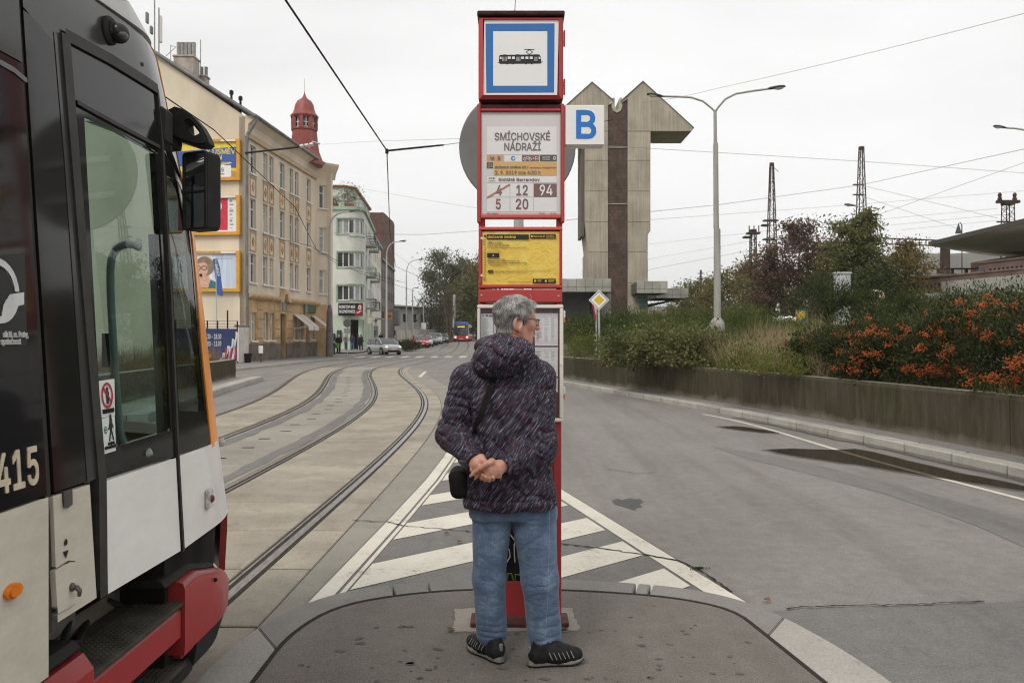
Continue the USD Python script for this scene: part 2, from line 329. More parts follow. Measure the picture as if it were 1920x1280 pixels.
while s<sD(42):
 put(TRK,'middle_slab',patch(R2,s,s+2.34,1.48,2.99,-0.08,0.008),STRIPC);s+=2.34
for d0,d1,sd_ in ((.80,1.02,1),(1.98,2.22,2)):
 m=(C1[:,1]>5)&(C1[:,1]<40);cc=C1[m];j1=.16*(meshkit.fbm(np.c_[cc*1.3,cc[:,:1]*0+sd_],4,5)-.5);j2=.16*(meshkit.fbm(np.c_[cc*1.7,cc[:,:1]*0+sd_+9],4,6)-.5);nn_=normals2(C1)[m]
 put(TRK,'asphalt_strip',strip((cc+nn_*(d1+j2)[:,None])[::1],(cc+nn_*(d0+j1)[:,None])[::1],.0118),MATS['hatch_asphalt'])
for q in range(26): # iron covers in the middle strip
 s=sD(7.0)+q*1.05;pc=along(R2,np.array([s]))[0]+np.array([-2.3+0.05*math.sin(q*3),0])
 put(TRK,'slot_cover',MB().box((pc[0]-0.09,pc[1]-0.035,0),(pc[0]+0.09,pc[1]+0.035,0.012)),CRACK)
m=(R2[:,1]>2)&(R2[:,1]<41)
put(TRK,'concrete_strip',strip(offs(R2,-0.39)[m][::-1],offs(R2,-1.05)[m][::-1],0.0028),STRIPC)
def isl(pts,z=0.11):return np.array([G(x,y,z)for x,y in pts])
outer=isl([(380,1266),(482,1178),(530,1150),(585,1125),(647,1106),(736,1095),(884,1086),(960,1085),(1051,1086),(1223,1096),(1370,1116),(1473,1155),(1567,1210),(1668,1280)])
inner=isl([(469,1280),(525,1220),(561,1176),(590,1156),(632,1137),(706,1121),(795,1110),(884,1105),(960,1104),(1053,1104.5),(1209,1115),(1315,1131),(1406,1160),(1452,1200),(1562,1280)])
outer=np.vstack([[outer[0][0]-0.02,-12],[outer[0][0]-0.01,0.5],outer,[outer[-1][0]+0.35,0.5],[outer[-1][0]+0.5,-12]])
inner=np.vstack([[inner[0][0]-0.03,-12],[inner[0][0]-0.01,0.5],inner,[inner[-1][0]+0.35,0.5],[inner[-1][0]+0.5,-12]])
OUT=spline(outer,400,k=2,s=0.004);INN=spline(inner,400,k=2,s=0.004)
platform=solo('traffic_island',solidp(Polygon(INN).buffer(-0.012),-0.05,0.107),ASPH_PLAT,kind='structure')
band=Polygon(OUT).difference(Polygon(INN).buffer(0.006))
c0=np.array([0.0,2.2])
def ray(a,r=30):return c0+r*np.array([math.sin(a),math.cos(a)])
cuts=[]
KS=T('/World/traffic_island')
D_left=[-1.9,-0.4,1.1,2.55,3.52] # stones of the left side end at these depths
ang=[-0.86,-0.43,-0.365,-0.29,0.02,0.33,0.37,0.62,0.86]
pieces=[]
tipzone=Polygon([(-9,3.525),(0,3.0),(9,4.125),(9,12),(-9,12)])
angs=np.array([math.atan2(*(G(x,y,.11)-c0))for x,y in [(482,1177),(733,1094),(800,1088),(1050,1085),(1195,1093),(1222,1097),(1475,1155)]])
for a,b in zip(angs[:-1],angs[1:]):
 w=Polygon([c0,ray(a+0.003),ray((a+b)/2,40),ray(b-0.003)]);pieces.append((w.intersection(tipzone),KERB_TIP))
wed=shapely.union_all([q[0]for q in pieces]).buffer(.004)
for a,b in zip([-6.0]+D_left[:-1],D_left[:-1]+[6]):pieces.append((sbox(-9,a+0.004,0,b-0.004).difference(wed),KERB))
for a,b in zip([-3.5,0.2,1.6,2.9],[0.2,1.6,2.9,6]):pieces.append((sbox(0.3,a+0.004,9,b-0.004).difference(wed),KERB))
for pg,mt in pieces:
 g=band.intersection(pg)
 for q in getattr(g,'geoms',[g]):
  if q.geom_type=='Polygon' and q.area>0.004:
   mb=MB()
   mb.poly(q,0.155,frame((0,0,-0.05),(1,0,0),(0,1,0)));q2=q.buffer(-0.006)
   mb.poly(q2,0.006,frame((0,0,0.105),(1,0,0),(0,1,0)))
   put(KS,'kerb_stone',mb,mt)
put(KS,'joint',strip(offs(INN,-0.012)[::-1],offs(INN,0.018)[::-1],0.109),CRACK)
r=np.random.default_rng(21);mb=MB()
for k in range(90):
 px,y=480+1050*r.random(),1115+165*r.random()**.7;g=G(px,y,.107)
 if Polygon(INN).buffer(-.08).contains(shapely.Point(g)):
  a=r.random()*6;q=np.linspace(0,2*math.pi,9)[:-1];w=.006+.016*r.random()**2;rad=w*(.7+.6*r.random(8));mb.add(np.vstack([[[*g,.1095]],np.c_[g[0]+rad*np.cos(q+a)*1.3,g[1]+rad*np.sin(q+a),np.full(8,.1095)]]),[[0,i+1,(i+1)%8+1]for i in range(8)])
put(KS,'dirt_spots',mb,mat('gum_dark',(.095,.085,.074),.8,.4,9),kind='stuff')
MK=thing('road_marking',None,None,kind='structure')
hl=lambda D:np.interp(D,[5.0,5.24,7.44,9.55,11.4,15],[-1.33,-1.316,-1.16,-1.03,-0.97,-0.95])
hr=lambda D:1.50-0.255*(D-5.25)
dd=np.linspace(5.0,13.6,40);zone=Polygon(np.vstack([np.c_[hl(dd)+0.2,dd],np.c_[hr(dd)-0.20,dd][::-1]]))
put(MK,'hatched_asphalt',flat(Polygon(np.vstack([np.c_[hl(dd),dd],np.c_[hr(dd),dd][::-1]])).buffer(0.02),0.004),ASPH_HATCH)
def quadline(f,w0,w1,a,b,z=0.008):
 d=np.linspace(a,b,24);return strip(np.c_[f(d)+w0,d][::-1],np.c_[f(d)+w1,d][::-1],z)
put(MK,'edge_line',quadline(hl,0.0,0.125,5.0,13.7),PAINT)
put(MK,'edge_line',quadline(hl,0.150,0.185,5.0,13),PAINT)
put(MK,'edge_line',quadline(hr,-0.17,0.0,5.0,13.3),PAINT)
for k,(a,b)in enumerate([(4.45,4.95),(5.39,5.90),(6.37,6.95),(7.62,8.18),(8.9,9.4),(10.2,10.7),(11.5,12.0),(12.8,13.3)]):
 sl=0.86;q=Polygon([(-3,a-3*sl),(3,a+3*sl),(3,b+3*sl),(-3,b-3*sl)]).intersection(zone.buffer(0.0))
 if q.area>0.01:put(MK,'hatch_stripe',flat(q,0.008),PAINT)
ef=spline([(5.9,4.5),(5.62,6.5),(5.41,8.41),(5.16,10),(4.98,11.44),(4.80,13.97),(4.2,17.5)],60)
put(MK,'edge_line',strip(offs(ef,-0.045)[::-1],offs(ef,0.045)[::-1],0.004),PAINT)
for k in range(12): # crossing far ahead
 X0=-12.2+1.15*k;put(MK,'crossing_stripe',flat(Polygon([(X0,61+0.1*k),(X0+0.55,61+0.1*k),(X0+0.5,65+0.1*k),(X0-0.05,65+0.1*k)]),0.006),PAINT)
put(MK,'side_line',strip(np.array([G(565,691),G(500,704)])[::-1]+[0,-.2],np.array([G(565,691),G(500,704)])[::-1]+[0.0,.35],0.006),PAINT)
put(MK,'side_line',strip(np.array([(-4.2,38),(-3.9,33)]),np.array([(-4.05,38),(-3.75,33)]),0.006),PAINT)
def sheet(name,pts,mtl,z=0.003,parent=ROAD,smooth=0.02,px=True):
 g=np.array([G(x,y)for x,y in pts])if px else np.array(pts)
 pg=Polygon(g);pg=pg.buffer(smooth,join_style=1).buffer(-smooth)
 return put(parent,name,flat(pg,z),mtl)
sheet('dark_patch',[(1440,1146),(1600,1138),(1850,1130),(2100,1115),(2400,1300),(2400,1700),(1900,1700),(1640,1300),(1480,1190)],ASPH_DARK)
sheet('sealed_strip',[(1330,835),(1400,846),(1560,878),(1720,920),(1850,955),(2000,1000),(2000,1062),(1830,985),(1660,926),(1500,884),(1390,857)],asphalt('sealed_asphalt',(.125,.118,.11),(.20,.19,.178)))
sheet('pothole_patch',[(1146,938),(1158,935),(1166,937),(1180,934),(1192,936),(1200,935),(1207,941),(1199,945),(1204,950),(1194,952),(1190,957),(1178,953),(1166,949),(1154,946)],mat('wet_tar',(0.06,0.057,0.053),0.6,.4,20))
def crack(pts,w=0.012,parent=ROAD,z=0.0125,px=True,seed=0):
 g=np.array([G(x,y)for x,y in pts])if px else np.array(pts,float)
 c=spline(g,40,k=1);r=np.random.default_rng(seed);c=c+r.normal(0,0.006,c.shape);ww=(w*(0.5+r.random(len(c))))[:,None]
 put(parent,'crack',strip(c-normals2(c)*ww/2,c+normals2(c)*ww/2,z),CRACK)
crack([(1052,1021),(1130,1030),(1210,1042),(1270,1052),(1320,1075),(1372,1112)],0.02,seed=1)
crack([(884,998),(830,993),(760,988),(722,979),(660,977)],0.014,seed=2)
crack([(1470,1143),(1560,1138),(1700,1136),(1845,1129)],0.014,seed=3)
crack([(1140,880),(1190,888),(1230,887)],0.012,seed=4)
WATER=pane('water',(0.55,0.52,0.48),1.33,0.012)
WET=asphalt('wet_asphalt',(0.075,0.07,0.064),(0.12,0.115,0.105),bump=0.2)
def puddle(pts,label):
 pg=pts if hasattr(pts,'geom_type')else Polygon([G(x,y)for x,y in pts]);pg=pg.buffer(0.05).buffer(-0.05);e=np.array([pg.exterior.interpolate(d).coords[0]for d in np.arange(0,pg.length,.04)]);e=e+.16*(np.stack([meshkit.fbm(np.c_[e*2.2,e[:,:1]*0+k],4,3)for k in (0,7)],1)-.5);pg=Polygon(e).buffer(0)
 pg=max(getattr(pg,'geoms',[pg]),key=lambda q:q.area)
 put(ROAD,'wet_edge',flat(pg.buffer(0.07),0.0025),WET)
 solo('puddle',MB().add(*flat(pg,0.011)),WATER,kind='structure')
puddle([(1437,844),(1488,842),(1560,844),(1605,842),(1640,850),(1690,862),(1760,879),(1840,896),(1930,913),(2050,938),(2050,946),(1930,922),(1830,907),(1728,892),(1630,876),(1560,866),(1498,856),(1462,850)],'')
puddle([(1345,800),(1375,799),(1410,803),(1440,808),(1458,812),(1425,811),(1385,806),(1360,803)],'')
kb=spline([(6.9,-12),(6.85,-4),(6.75,3),(6.52,7.5),(6.28,9.8),(5.82,12.9),(5.0,16.3),(4.2,18.96),(3.16,23),(1.9,27.4),(0.2,34),(-0.9,40),(-1.1,46)],400,s=0.05)
wl=offs(kb,-0.72)
mk=(kb[:,1]>7.5)&(kb[:,1]<16.8);puddle(Polygon(np.vstack([offs(kb,0.03)[mk],(offs(kb,0.03)+normals2(kb)*(.10+.12*meshkit.fbm(np.c_[kb*.8,kb[:,:1]*0],3,2))[:,None])[mk][::-1]])),'')
PAV=solo('pavement',MB().add(*strip(offs(kb,-0.3)[::-1],offs(kb,-0.8)[::-1],0.118)[:2]),asphalt('pavement_asphalt',(0.16,0.152,0.145),(0.26,0.25,0.235)),kind='structure')
Lk=seglen(kb);s=np.interp(2.0,kb[:,1],Lk)
while s<np.interp(44,kb[:,1],Lk):
 D=np.interp(s,Lk,kb[:,1]);st=1.0 if D<30 else 3.0
 put(PAV,'kerb_stone',patch(kb,s,s+st,0.0,-0.30,-0.05,0.122,gap=0.011,bev=0.02),KERB);s+=st
def wallmat():
 N={'g':('geometry',{}),'sp':('separate_xyz',{}),'n1':('noise_texture',{'scale':1.2,'detail':8.0,'roughness':0.7}),'mp':('mapping',{'scale':(5.0,5.0,0.7)}),'n2':('noise_texture',{'scale':1.6,'detail':7.0,'roughness':0.7}),'n3':('noise_texture',{'scale':60.0,'detail':4.0}),'n4':('noise_texture',{'scale':0.9,'detail':3.0}),
 'r':('rgb_ramp',{'ramp':[(0.32,(0.042,0.035,0.025)),(0.52,(0.076,0.063,0.046)),(0.78,(0.145,0.124,0.096))]}),
 'gr':('rgb_ramp',{'ramp':[(0.42,(0.036,0.039,0.013)),(0.62,(0.06,0.05,0.034))]}),'m1':('mix',{'fac':0.45}),
 'ad':('math',{'math_type':'multiply_add','value2':0.5}),'lr':('rgb_ramp',{'ramp':[(0.36,(1,1,1)),(0.52,(0,0,0))]}),'m2':('mix',{'color2':(0.19,0.168,0.138)}),'sc':('math',{'math_type':'multiply','value2':0.85}),
 'b':('bump',{'strength':0.5,'distance':0.01}),'p':('principled_bsdf',{'roughness':0.9,'specular_ior_level':.1})}
 Ls=[('g.position','sp.vector'),('g.position','n1.vector'),('g.position','mp.vector'),('mp.vector','n2.vector'),('g.position','n3.vector'),('g.position','n4.vector'),('n2.fac','r.fac'),('n4.fac','gr.fac'),('r.color','m1.color1'),('gr.color','m1.color2'),
 ('n1.fac','ad.value1'),('sp.z','ad.value3'),('ad.value','lr.fac'),('lr.color','sc.value1'),('sc.value','m2.fac'),('m1.color','m2.color1'),('m2.color','p.base_color'),('n3.fac','b.height'),('b.normal','p.normal')]
 return usdkit.material(stage,'/World/Looks/wall_concrete',N,Ls,surface='p.BSDF')
WALLC=wallmat()
WALL=thing('retaining_wall','long low mossy concrete retaining wall along the right side of the road','wall',(6,10,0))
s=0.5;Lw=seglen(wl)
COP=concrete('wall_top',(0.20,0.185,0.155),(0.32,0.30,0.26))
while s<Lw[-1]-1:
 e=min(s+5.6,Lw[-1]);n=14;ss=np.linspace(s+0.006,e-0.006,n);a=along(wl,ss);t=along(wl,np.minimum(ss+.1,Lw[-1]))-along(wl,ss-.1);t/=np.linalg.norm(t,axis=1,keepdims=True);nn=np.stack([-t[:,1],t[:,0]],1)
 rings=[np.array([[*(a[i]-nn[i]*0.02),-0.1],[*(a[i]+nn[i]*0.0),0.86],[*(a[i]-nn[i]*0.03),0.915],[*(a[i]-nn[i]*0.28),0.915],[*(a[i]-nn[i]*0.30),-0.1]])for i in range(n)]
 w=put(WALL,'wall_segment',loft(rings),WALLC)
 top=strip((a-nn*0.036)[::-1],(a-nn*0.272)[::-1],0.9185);put(w,'top_face',top,COP)
 s=e
ee=np.array([0,0.25,1.2,3,6,10,18,40,90]);st=np.linspace(0,Lw[-1],90);a=along(wl,st);tt=np.gradient(a,axis=0);tt/=np.linalg.norm(tt,axis=1,keepdims=True);nr=np.stack([tt[:,1],-tt[:,0]],1)
def bed_z(e,p):return 0.84+1.2*(1-np.exp(-np.maximum(e-0.3,0)/5.0))+0.12*(meshkit.fbm(np.c_[p*0.35,np.zeros(len(p))],3,5)-0.5)
V=[]
for e in ee:
 bend=nr*e;q=a+0.25*nr+np.c_[np.maximum(bend[:,0],e*0.75),bend[:,1]*min(1,8/max(e,8))+0.25*e*(st/Lw[-1])];V.append(np.c_[q,bed_z(np.full(len(q),e),q)])
BED=loft(V,close=False,cap=False)
solo('embankment',MB().add(BED[0],BED[1][:,::-1]),mat('bed_soil',(0.075,0.075,0.04),0.95,0.4,2.0,bump=0.8,bscale=20,dist=0.05,col2=(0.12,0.105,0.06)),kind='structure')
solo('terrain',MB().add([[12,-30,1.9],[400,-30,1.9],[400,420,2.6],[14,420,2.6],[7,75,1.6],[8,45,1.7]],[[0,1,2],[0,2,3],[0,3,4],[0,4,5]]),mat('terrain_grass',(0.07,0.08,0.035),0.95,0.4,0.6),kind='structure')
pk=np.array([(-14.4,20),G(445,696),G(520,687),G(600,677.5),G(649,672.5),(-12.6,64),(-14.2,68),(-18,71),(-40,76)])
PKC=spline(pk,120,k=2,s=0.3)
pg=Polygon(np.vstack([PKC,[(-40,20)]]))
LP=solo('pavement',solidp(pg.buffer(-0.14),-0.05,0.12),MATS['pavement_asphalt'],kind='structure')
Lp=seglen(PKC);s=0.0
while s<Lp[-1]-2:
 put(LP,'kerb_stone',patch(PKC,s,s+1.5,0.0,0.135,-0.05,0.123),KERB);s+=1.5
pb=Polygon([(-17.5,76),(-15.3,74),(-14.6,78),(-15.6,88),(-19,112),(-24,150),(-34,150),(-60,90),(-60,80)])
far_pv=MB()
v,f=flat(pb,0);v[:,2]=zr(v[:,1])+0.11;far_pv.add(v,f);solo('pavement',far_pv,MATS['pavement_asphalt'],kind='structure')
bw=spline([(-9.1,16),(-9.9,23),(-10.3,27.5),(-10.75,31)],20)
WE=thing('barrier_wall','short end of a low concrete wall beside the tram nose, dry weeds above it','wall',(-10.3,27,0))
put(WE,'wall_segment',ribbon_solid(bw,0,0.35,0.80,-0.1),WALLC)
put(WE,'top_face',strip(offs(bw,0.01)[::-1],offs(bw,0.34)[::-1],0.804)[:1]+(strip(offs(bw,0.01)[::-1],offs(bw,0.34)[::-1],0.804)[1][:,::-1],),COP)
solo('verge',MB().add(*ribbon_solid(bw,0.35,3.4,0.62,-0.1)),mat('verge_soil',(0.13,0.1,0.06),.95,.4,3),kind='structure')
kk=spline([(-7.3,16),G(405,742),G(450,727),G(494,713.5)],30,k=2)
KI=thing('kerb_island',None,None,kind='structure')
put(KI,'pavement',ribbon_solid(kk,0.42,1.35,0.13,-0.05),STRIPC)
Lq=seglen(kk);s=0
while s<Lq[-1]-0.5:
 put(KI,'kerb_stone',patch(kk,s,min(s+2.2,Lq[-1]),0,0.42,-0.05,0.17,bev=0.02),KERB);s+=2.2
 # ================================================================ buildings
GLASS=mat('window_glass',(0.035,0.04,0.045),0.06,0.6,0.35,spec=0.7)
CURT=mat('curtained_glass',(0.30,0.31,0.31),0.12,0.3,1.5,spec=0.6)
WHITE=mat('white_frame',(0.66,0.65,0.62),0.5,0.06,5)
def facade(t,wallname,o,u,L,h,wins,wmat,thick=0.4,z0=0.0,recess=0.16,fmat=None,panes=None,bars=True,sill=None,holes=(),seed=0):
 """a wall with real openings. wins: (u0, u1, z0, z1, lights)"""
 u=np.array([*u,0.0]);u/=np.linalg.norm(u);M=frame((*o,0),u,(0,0,1));r=random.Random(seed)
 pg=Polygon([(0,z0),(L,z0),(L,h),(0,h)])if not isinstance(L,Polygon)else L
 for w in list(wins)+list(holes):pg=pg.difference(sbox(w[0],w[2],w[1],w[3]))
 Mw=M.copy();Mw[:3,3]=M[:3,3]-M[:3,2]*thick
 wall=put(t,wallname,MB().poly(pg,thick,Mw),wmat)
 for w in wins:
  a,b,c,d=w[:4];n=w[4]if len(w)>4 else 2;fr=0.07
  mb=MB();z=-recess
  for bx in ((a,a+fr,c,d),(b-fr,b,c,d),(a+fr,b-fr,c,c+fr),(a+fr,b-fr,d-fr,d)):mb.box((bx[0],bx[2],z-0.06),(bx[1],bx[3],z+0.02),M)
  for k in range(1,n):
   x=a+(b-a)*k/n;mb.box((x-0.05,c+fr,z-0.055),(x+0.05,d-fr,z+0.015),M)
  if bars:zz=c+(d-c)*0.66;mb.box((a+fr,zz-0.03,z-0.05),(b-fr,zz+0.03,z+0.012),M)
  if sill is not None:mb.box((a-0.1,c-0.1,-recess+0.03),(b+0.1,c-0.005,0.12),M)
  wn=put(t,'window',mb,fmat or WHITE)
  pm=(panes or [GLASS,GLASS,CURT])[r.randrange(len(panes)if panes else 3)]
  put(wn,'pane',MB().box((a+fr,c+fr,z-0.045),(b-fr,d-fr,z-0.03),M),pm)
 return wall,M
CREAM=mat('cream_plaster',(0.60,0.50,0.39),0.9,0.10,0.5,bump=0.15,bscale=40,fine=0.05,col2=(0.69,0.58,0.46),stretch=(1,1,0.35))
GABLE=mat('gable_plaster',(0.62,0.53,0.405),0.9,0.12,0.35,bump=0.12,bscale=30,col2=(0.71,0.615,0.475),stretch=(1,1,0.5))
OCHRE=mat('ochre_plaster',(0.42,0.265,0.135),0.9,0.2,0.8,col2=(0.54,0.365,0.20))
TRIM=mat('ochre_trim',(0.50,0.34,0.19),0.85,0.15,2.0)
PLINTH=mat('plinth',(0.12,0.095,0.075),0.9,0.25,1.2,col2=(0.17,0.14,0.115))
ROOFT=mat('roof_tiles',(0.22,0.085,0.05),0.8,0.35,2.0,bump=0.6,bscale=18,dist=0.06)
ZINC=mat('zinc',(0.16,0.165,0.165),0.5,0.25,1.5,metal=0.3)
REDTIN=mat('red_tin',(0.25,0.062,0.05),0.5,0.2,1.3,stretch=(3,3,0.6))
DARKWOOD=mat('dark_door',(0.06,0.035,0.025),0.6,0.2,5)
fo=np.array([-16.2,48.4]);fu=np.array([0.0733,1.0]);fu/=np.linalg.norm(fu);fn=np.array([fu[1],-fu[0]])
Y=thing('corner_house','cream corner house with ochre ground floor, red turret and hoardings on its gable','house',(-16.2,48.4,0.1))
cols=[(0.65,1.6),(2.75,3.55),(3.85,4.6),(5.7,6.65),(7.65,8.4),(8.75,9.5),(11.25,12.2)]
wins=[]
for (z0,z1)in ((11.75,13.5),(8.35,10.2),(5.0,6.8)):
 for a,b in cols:wins.append((a,b,z0,z1,2))
facade(Y,'wall',fo,fu,13.3,15.0,wins,CREAM,z0=4.05,sill=True,seed=1)
gw=[(0.7,1.6,1.4,3.15,2),(2.75,3.5,1.4,3.2,1),(3.85,4.55,1.4,3.2,1),(8.3,9.05,1.4,3.1,1),(9.5,10.25,1.4,3.1,1),(12.2,12.95,1.4,3.1,1)]
_,MF=facade(Y,'ground_floor_wall',fo+fn*0.05,fu,13.3,4.05,gw,OCHRE,z0=0.0,holes=[(5.75,6.75,0.1,3.2),(11.0,11.8,.5,3.0)],panes=[CURT],sill=True,seed=2)
put(Y,'door',MB().box((5.75,0.1,-0.38),(6.75,3.2,-0.3),MF),DARKWOOD)
put(Y,'door',MB().box((11.0,0.5,-0.38),(11.8,3.0,-0.3),MF),GLASS)
mb=MB()
for a,b in ((-0.02,5.72),(6.78,13.4)):mb.box((a,0.0,-0.3),(b,1.18,0.07),MF)
put(Y,'plinth',mb,PLINTH)
for z in (1.55,2.15,2.75,3.35):
 for a,b in ((0.02,0.6),(1.7,2.65),(4.65,5.65),(6.85,8.2),(10.35,10.9)):put(Y,'rustication',MB().bbox((a,z,-0.01),(b,z+0.5,0.035),0.03,MF),OCHRE)
mb=MB();prof=[(0,3.95),(0.14,3.98),(0.30,4.1),(0.34,4.2),(0.1,4.3),(0,4.33)]
for a,b,dz in ((-0.05,5.3,0),(7.2,13.4,0)):mb.poly(Polygon([(p[0],p[1]+dz)for p in prof]),b-a,frame(MF[:3,3]+MF[:3,0]*a,MF[:3,2],(0,0,1),MF[:3,0]))
mb.mb((lambda q:q)(MB().poly(LineString([(5.25,4.1),(5.7,4.15),(5.95,4.62),(6.25,4.72),(6.55,4.62),(6.8,4.15),(7.25,4.1)]).buffer(0.13),0.25,MF)))
put(Y,'string_cornice',mb,TRIM)
mb=MB();prof=[(0,13.75),(0.06,14.0),(0.14,14.1),(0.2,14.55),(0.62,14.9),(0.66,15.05),(0,15.06)]
mb.poly(Polygon(prof),13.9,frame(MF[:3,3]-MF[:3,2]*.05-MF[:3,0]*0.05,MF[:3,2],(0,0,1),MF[:3,0]))
put(Y,'eaves_cornice',mb,CREAM)
mb=MB();mb.box((-0.05,13.78,-.05),(13.3,13.9,0.1),MF);put(Y,'trim_band',mb,TRIM)
for (z0,z1)in ((10.35,11.55),(6.95,8.15)):
 for a,b in cols:
  c=(a+b)/2
  mb=MB()
  for x0,x1,y0,y1 in ((a,b,z0,z0+0.07),(a,b,z1-0.07,z1),(a,a+0.07,z0,z1),(b-0.07,b,z0,z1)):mb.box((x0,y0,-0.06),(x1,y1,0.003),MF)
  pm_=put(Y,'panel_moulding',mb,TRIM);mb2=MB()
  zc=(z0+z1)/2;mb2.poly(Polygon([(c-0.16,zc),(c,zc-0.3),(c+0.16,zc),(c,zc+0.3)]),0.06,frame(MF[:3,3]-MF[:3,2]*.055,MF[:3,0],(0,0,1)));put(pm_,'panel_ornament',mb2,OCHRE)
cx=fo+fu*13.3;mb=MB();cu=np.array([0.75,0.66]);cu/=np.linalg.norm(cu)
facade(Y,'wall',cx-fn*0.0,cu,1.5,15.0,[(0.35,1.15,11.6,13.4,2),(0.35,1.15,8.2,10.1,2),(0.35,1.15,4.95,6.8,2)],CREAM,z0=4.1,sill=True,seed=3)
facade(Y,'ground_floor_wall',cx,cu,1.5,4.1,[],OCHRE,z0=0,seed=3)
ce=cx+cu*1.5
facade(Y,'wall',ce,(-0.99,0.12),12.0,15.0,[],CREAM,z0=0.0,seed=4)
cn=np.array([cu[1],-cu[0]]);Mc=frame((*cx,0),(*cu,0),(0,0,1))
put(Y,'eaves_cornice',MB().poly(Polygon([(0,13.9),(0.2,14.4),(0.62,14.9),(0.66,15.05),(0,15.06)]),1.9,frame(Mc[:3,3]-Mc[:3,0]*.2,Mc[:3,2],(0,0,1),Mc[:3,0])),CREAM)
gu=-fn*1.0;gu=np.array([-fn[0],-fn[1]])
ridge=(6.3,19.35)
gp=Polygon([(0,0),(12.6,0),(12.6,15.0),ridge,(0,15.0)])
M=frame((*fo,0),(*gu,0),(0,0,1));M2=frame(fo.tolist()+[0],(-gu[0],-gu[1],0),(0,0,1))
gp2=Polygon([(-x,y)for x,y in gp.exterior.coords])
facade(Y,'gable_wall',fo,fn,gp2,0,[(-10.9,-10.1,8.6,10.0,2),(-10.9,-10.1,5.2,6.6,2)],GABLE,thick=0.35,seed=5,fmat=WHITE)
back=fo+gu*12.6
facade(Y,'wall',back,fu,13.0,15.0,[],CREAM,thick=-0.3,z0=0)
def roofslab(t,pts,th,m,name='roof'):
 p=np.array(pts,float);n=np.cross(p[1]-p[0],p[2]-p[0]);n/=np.linalg.norm(n);n*=np.sign(n[2])
 return put(t,name,loft([p,p+n*th]),m)
g3=lambda s,x,z:np.array([*(fo+fu*s+gu*x),z])
rf=roofslab(Y,[g3(-0.22,-0.62,14.98),g3(14.2,-0.62,14.98),g3(14.2,6.3,19.4),g3(-0.22,6.3,19.4)],0.14,ROOFT)
roofslab(Y,[g3(-0.22,13.2,14.98),g3(14.2,13.2,14.98),g3(14.2,6.3,19.4),g3(-0.22,6.3,19.4)],0.14,ROOFT)
mb=MB()
for a,b in ((g3(-0.26,-0.7,14.95),g3(-0.26,6.3,19.43)),(g3(-0.26,13.2,14.95),g3(-0.26,6.3,19.43))):mb.path([a,b],0.11,5)
mb.path([g3(-0.3,-0.72,15.0),g3(14.3,-0.72,15.0)],0.10,8)
put(rf,'flashing',mb,ZINC)
def chim(px,ytop,ybase,D,w,d,m=None):
 X=(px-960)/F*D;z1=H+(YH-ytop)/F*D;z0=H+(YH-ybase)/F*D-0.6
 mb=MB();mb.box((X-w,D-d,z0),(X+w,D+d,z1));mb.bbox((X-w-.06,D-d-.06,z1),(X+w+.06,D+d+.06,z1+0.12),.02);return mb,X,z1+.12
CH=mat('chimney_plaster',(0.36,0.33,0.29),.9,.25,2)
mb,X,z=chim(350,112,135,50.5,0.62,0.5);c=put(rf,'chimney',mb,CH)
mb=MB()
for k in range(5):mb.lathe([(0.13,0),(0.13,0.95),(0.10,0.95)],(X-0.5+0.24*k,50.5,z),8)
put(rf,'chimney_pot',mb,mat('pot',(0.26,0.25,0.24),.8,.2,4))
mb,X,z=chim(379,147,157,51.5,0.35,0.3);put(rf,'chimney',mb,CH)
mb=MB()
for k in range(3):mb.lathe([(0.11,0),(0.11,0.6),(0.09,0.6)],(X-0.3+0.28*k,51.5,z),8)
put(rf,'chimney_pot',mb,MATS['pot'])
for px,yt,yb,D in ((434,170,192,52.5),(451,181,203,53)):
 p=P(px,yt,D);put(rf,'vent_pipe',MB().lathe([(0.08,-1.2),(0.08,0),(0.14,0),(0.14,0.22),(0.05,.28)],p-[0,0,0.25],8),BLACK)
mb=MB()
p=P(376,75,51);mb.path([p,p-[0,0,3.3]],0.025,5);p=P(320,85,50.5);mb.path([p,p-[0,0,1.0]],0.02,5);mb.path([p+[0,0,-.05],p+[.35,0,-.1],p+[-.3,0,-.7]],0.02,4);mb.path([p+[.7,0,-.4],p+[.7,0,-1.0],p+[1.1,0,-1.1]],0.02,4)
p=P(298,15,52);mb.path([P(290,-10,52),P(290,95,52)],0.035,6);mb.path([p,P(298,100,52)],0.04,6)
put(rf,'aerial',mb,ZINC)
for px,y0,y1,m in ((301,28,82,WHITE),(276,22,46,ZINC),(284,48,66,ZINC)):
 a,b=P(px-4,y0,52),P(px+4,y1,52.3);put(rf,'antenna_panel',MB().bbox(a,b,.04),m)
tc=np.array([(571-960)/F*60.5,60.5]);TU=MB();an8=8
tz=lambda y:H+(YH-y)/F*60.5
tur=put(Y,'turret',MB().lathe([(1.45,14.6),(1.42,tz(305)),(1.12,tz(285)),(1.0,tz(262)),(0.93,tz(246)),(1.0,tz(246)),(1.0,tz(243))],(*tc,0),8),REDTIN)
put(tur,'lantern',MB().lathe([(0.70,tz(244)),(0.70,tz(221))],(*tc,0),8),GLASS)
mb=MB()
for k in range(8):
 a=k*math.pi/4;q=np.array([math.cos(a),math.sin(a)])*0.86;mb.box((q[0]-.13,q[1]-.13,tz(244)),(q[0]+.13,q[1]+.13,tz(219)),rotz(0,(*tc,0)))
put(tur,'lantern_post',mb,REDTIN)
mb=MB()
for k in range(8):
 a=(k+.5)*math.pi/4;Mk=rotz(a,(*tc,0))
 for w in (-.27,0,.27):mb.box((0.74,w-.03,tz(243)),(0.80,w+.03,tz(221)),Mk)
 for zz in (tz(242),tz(233),tz(222)):mb.box((0.74,-.27,zz-.03),(0.80,.27,zz+.03),Mk)
put(tur,'lantern_window',mb,WHITE)
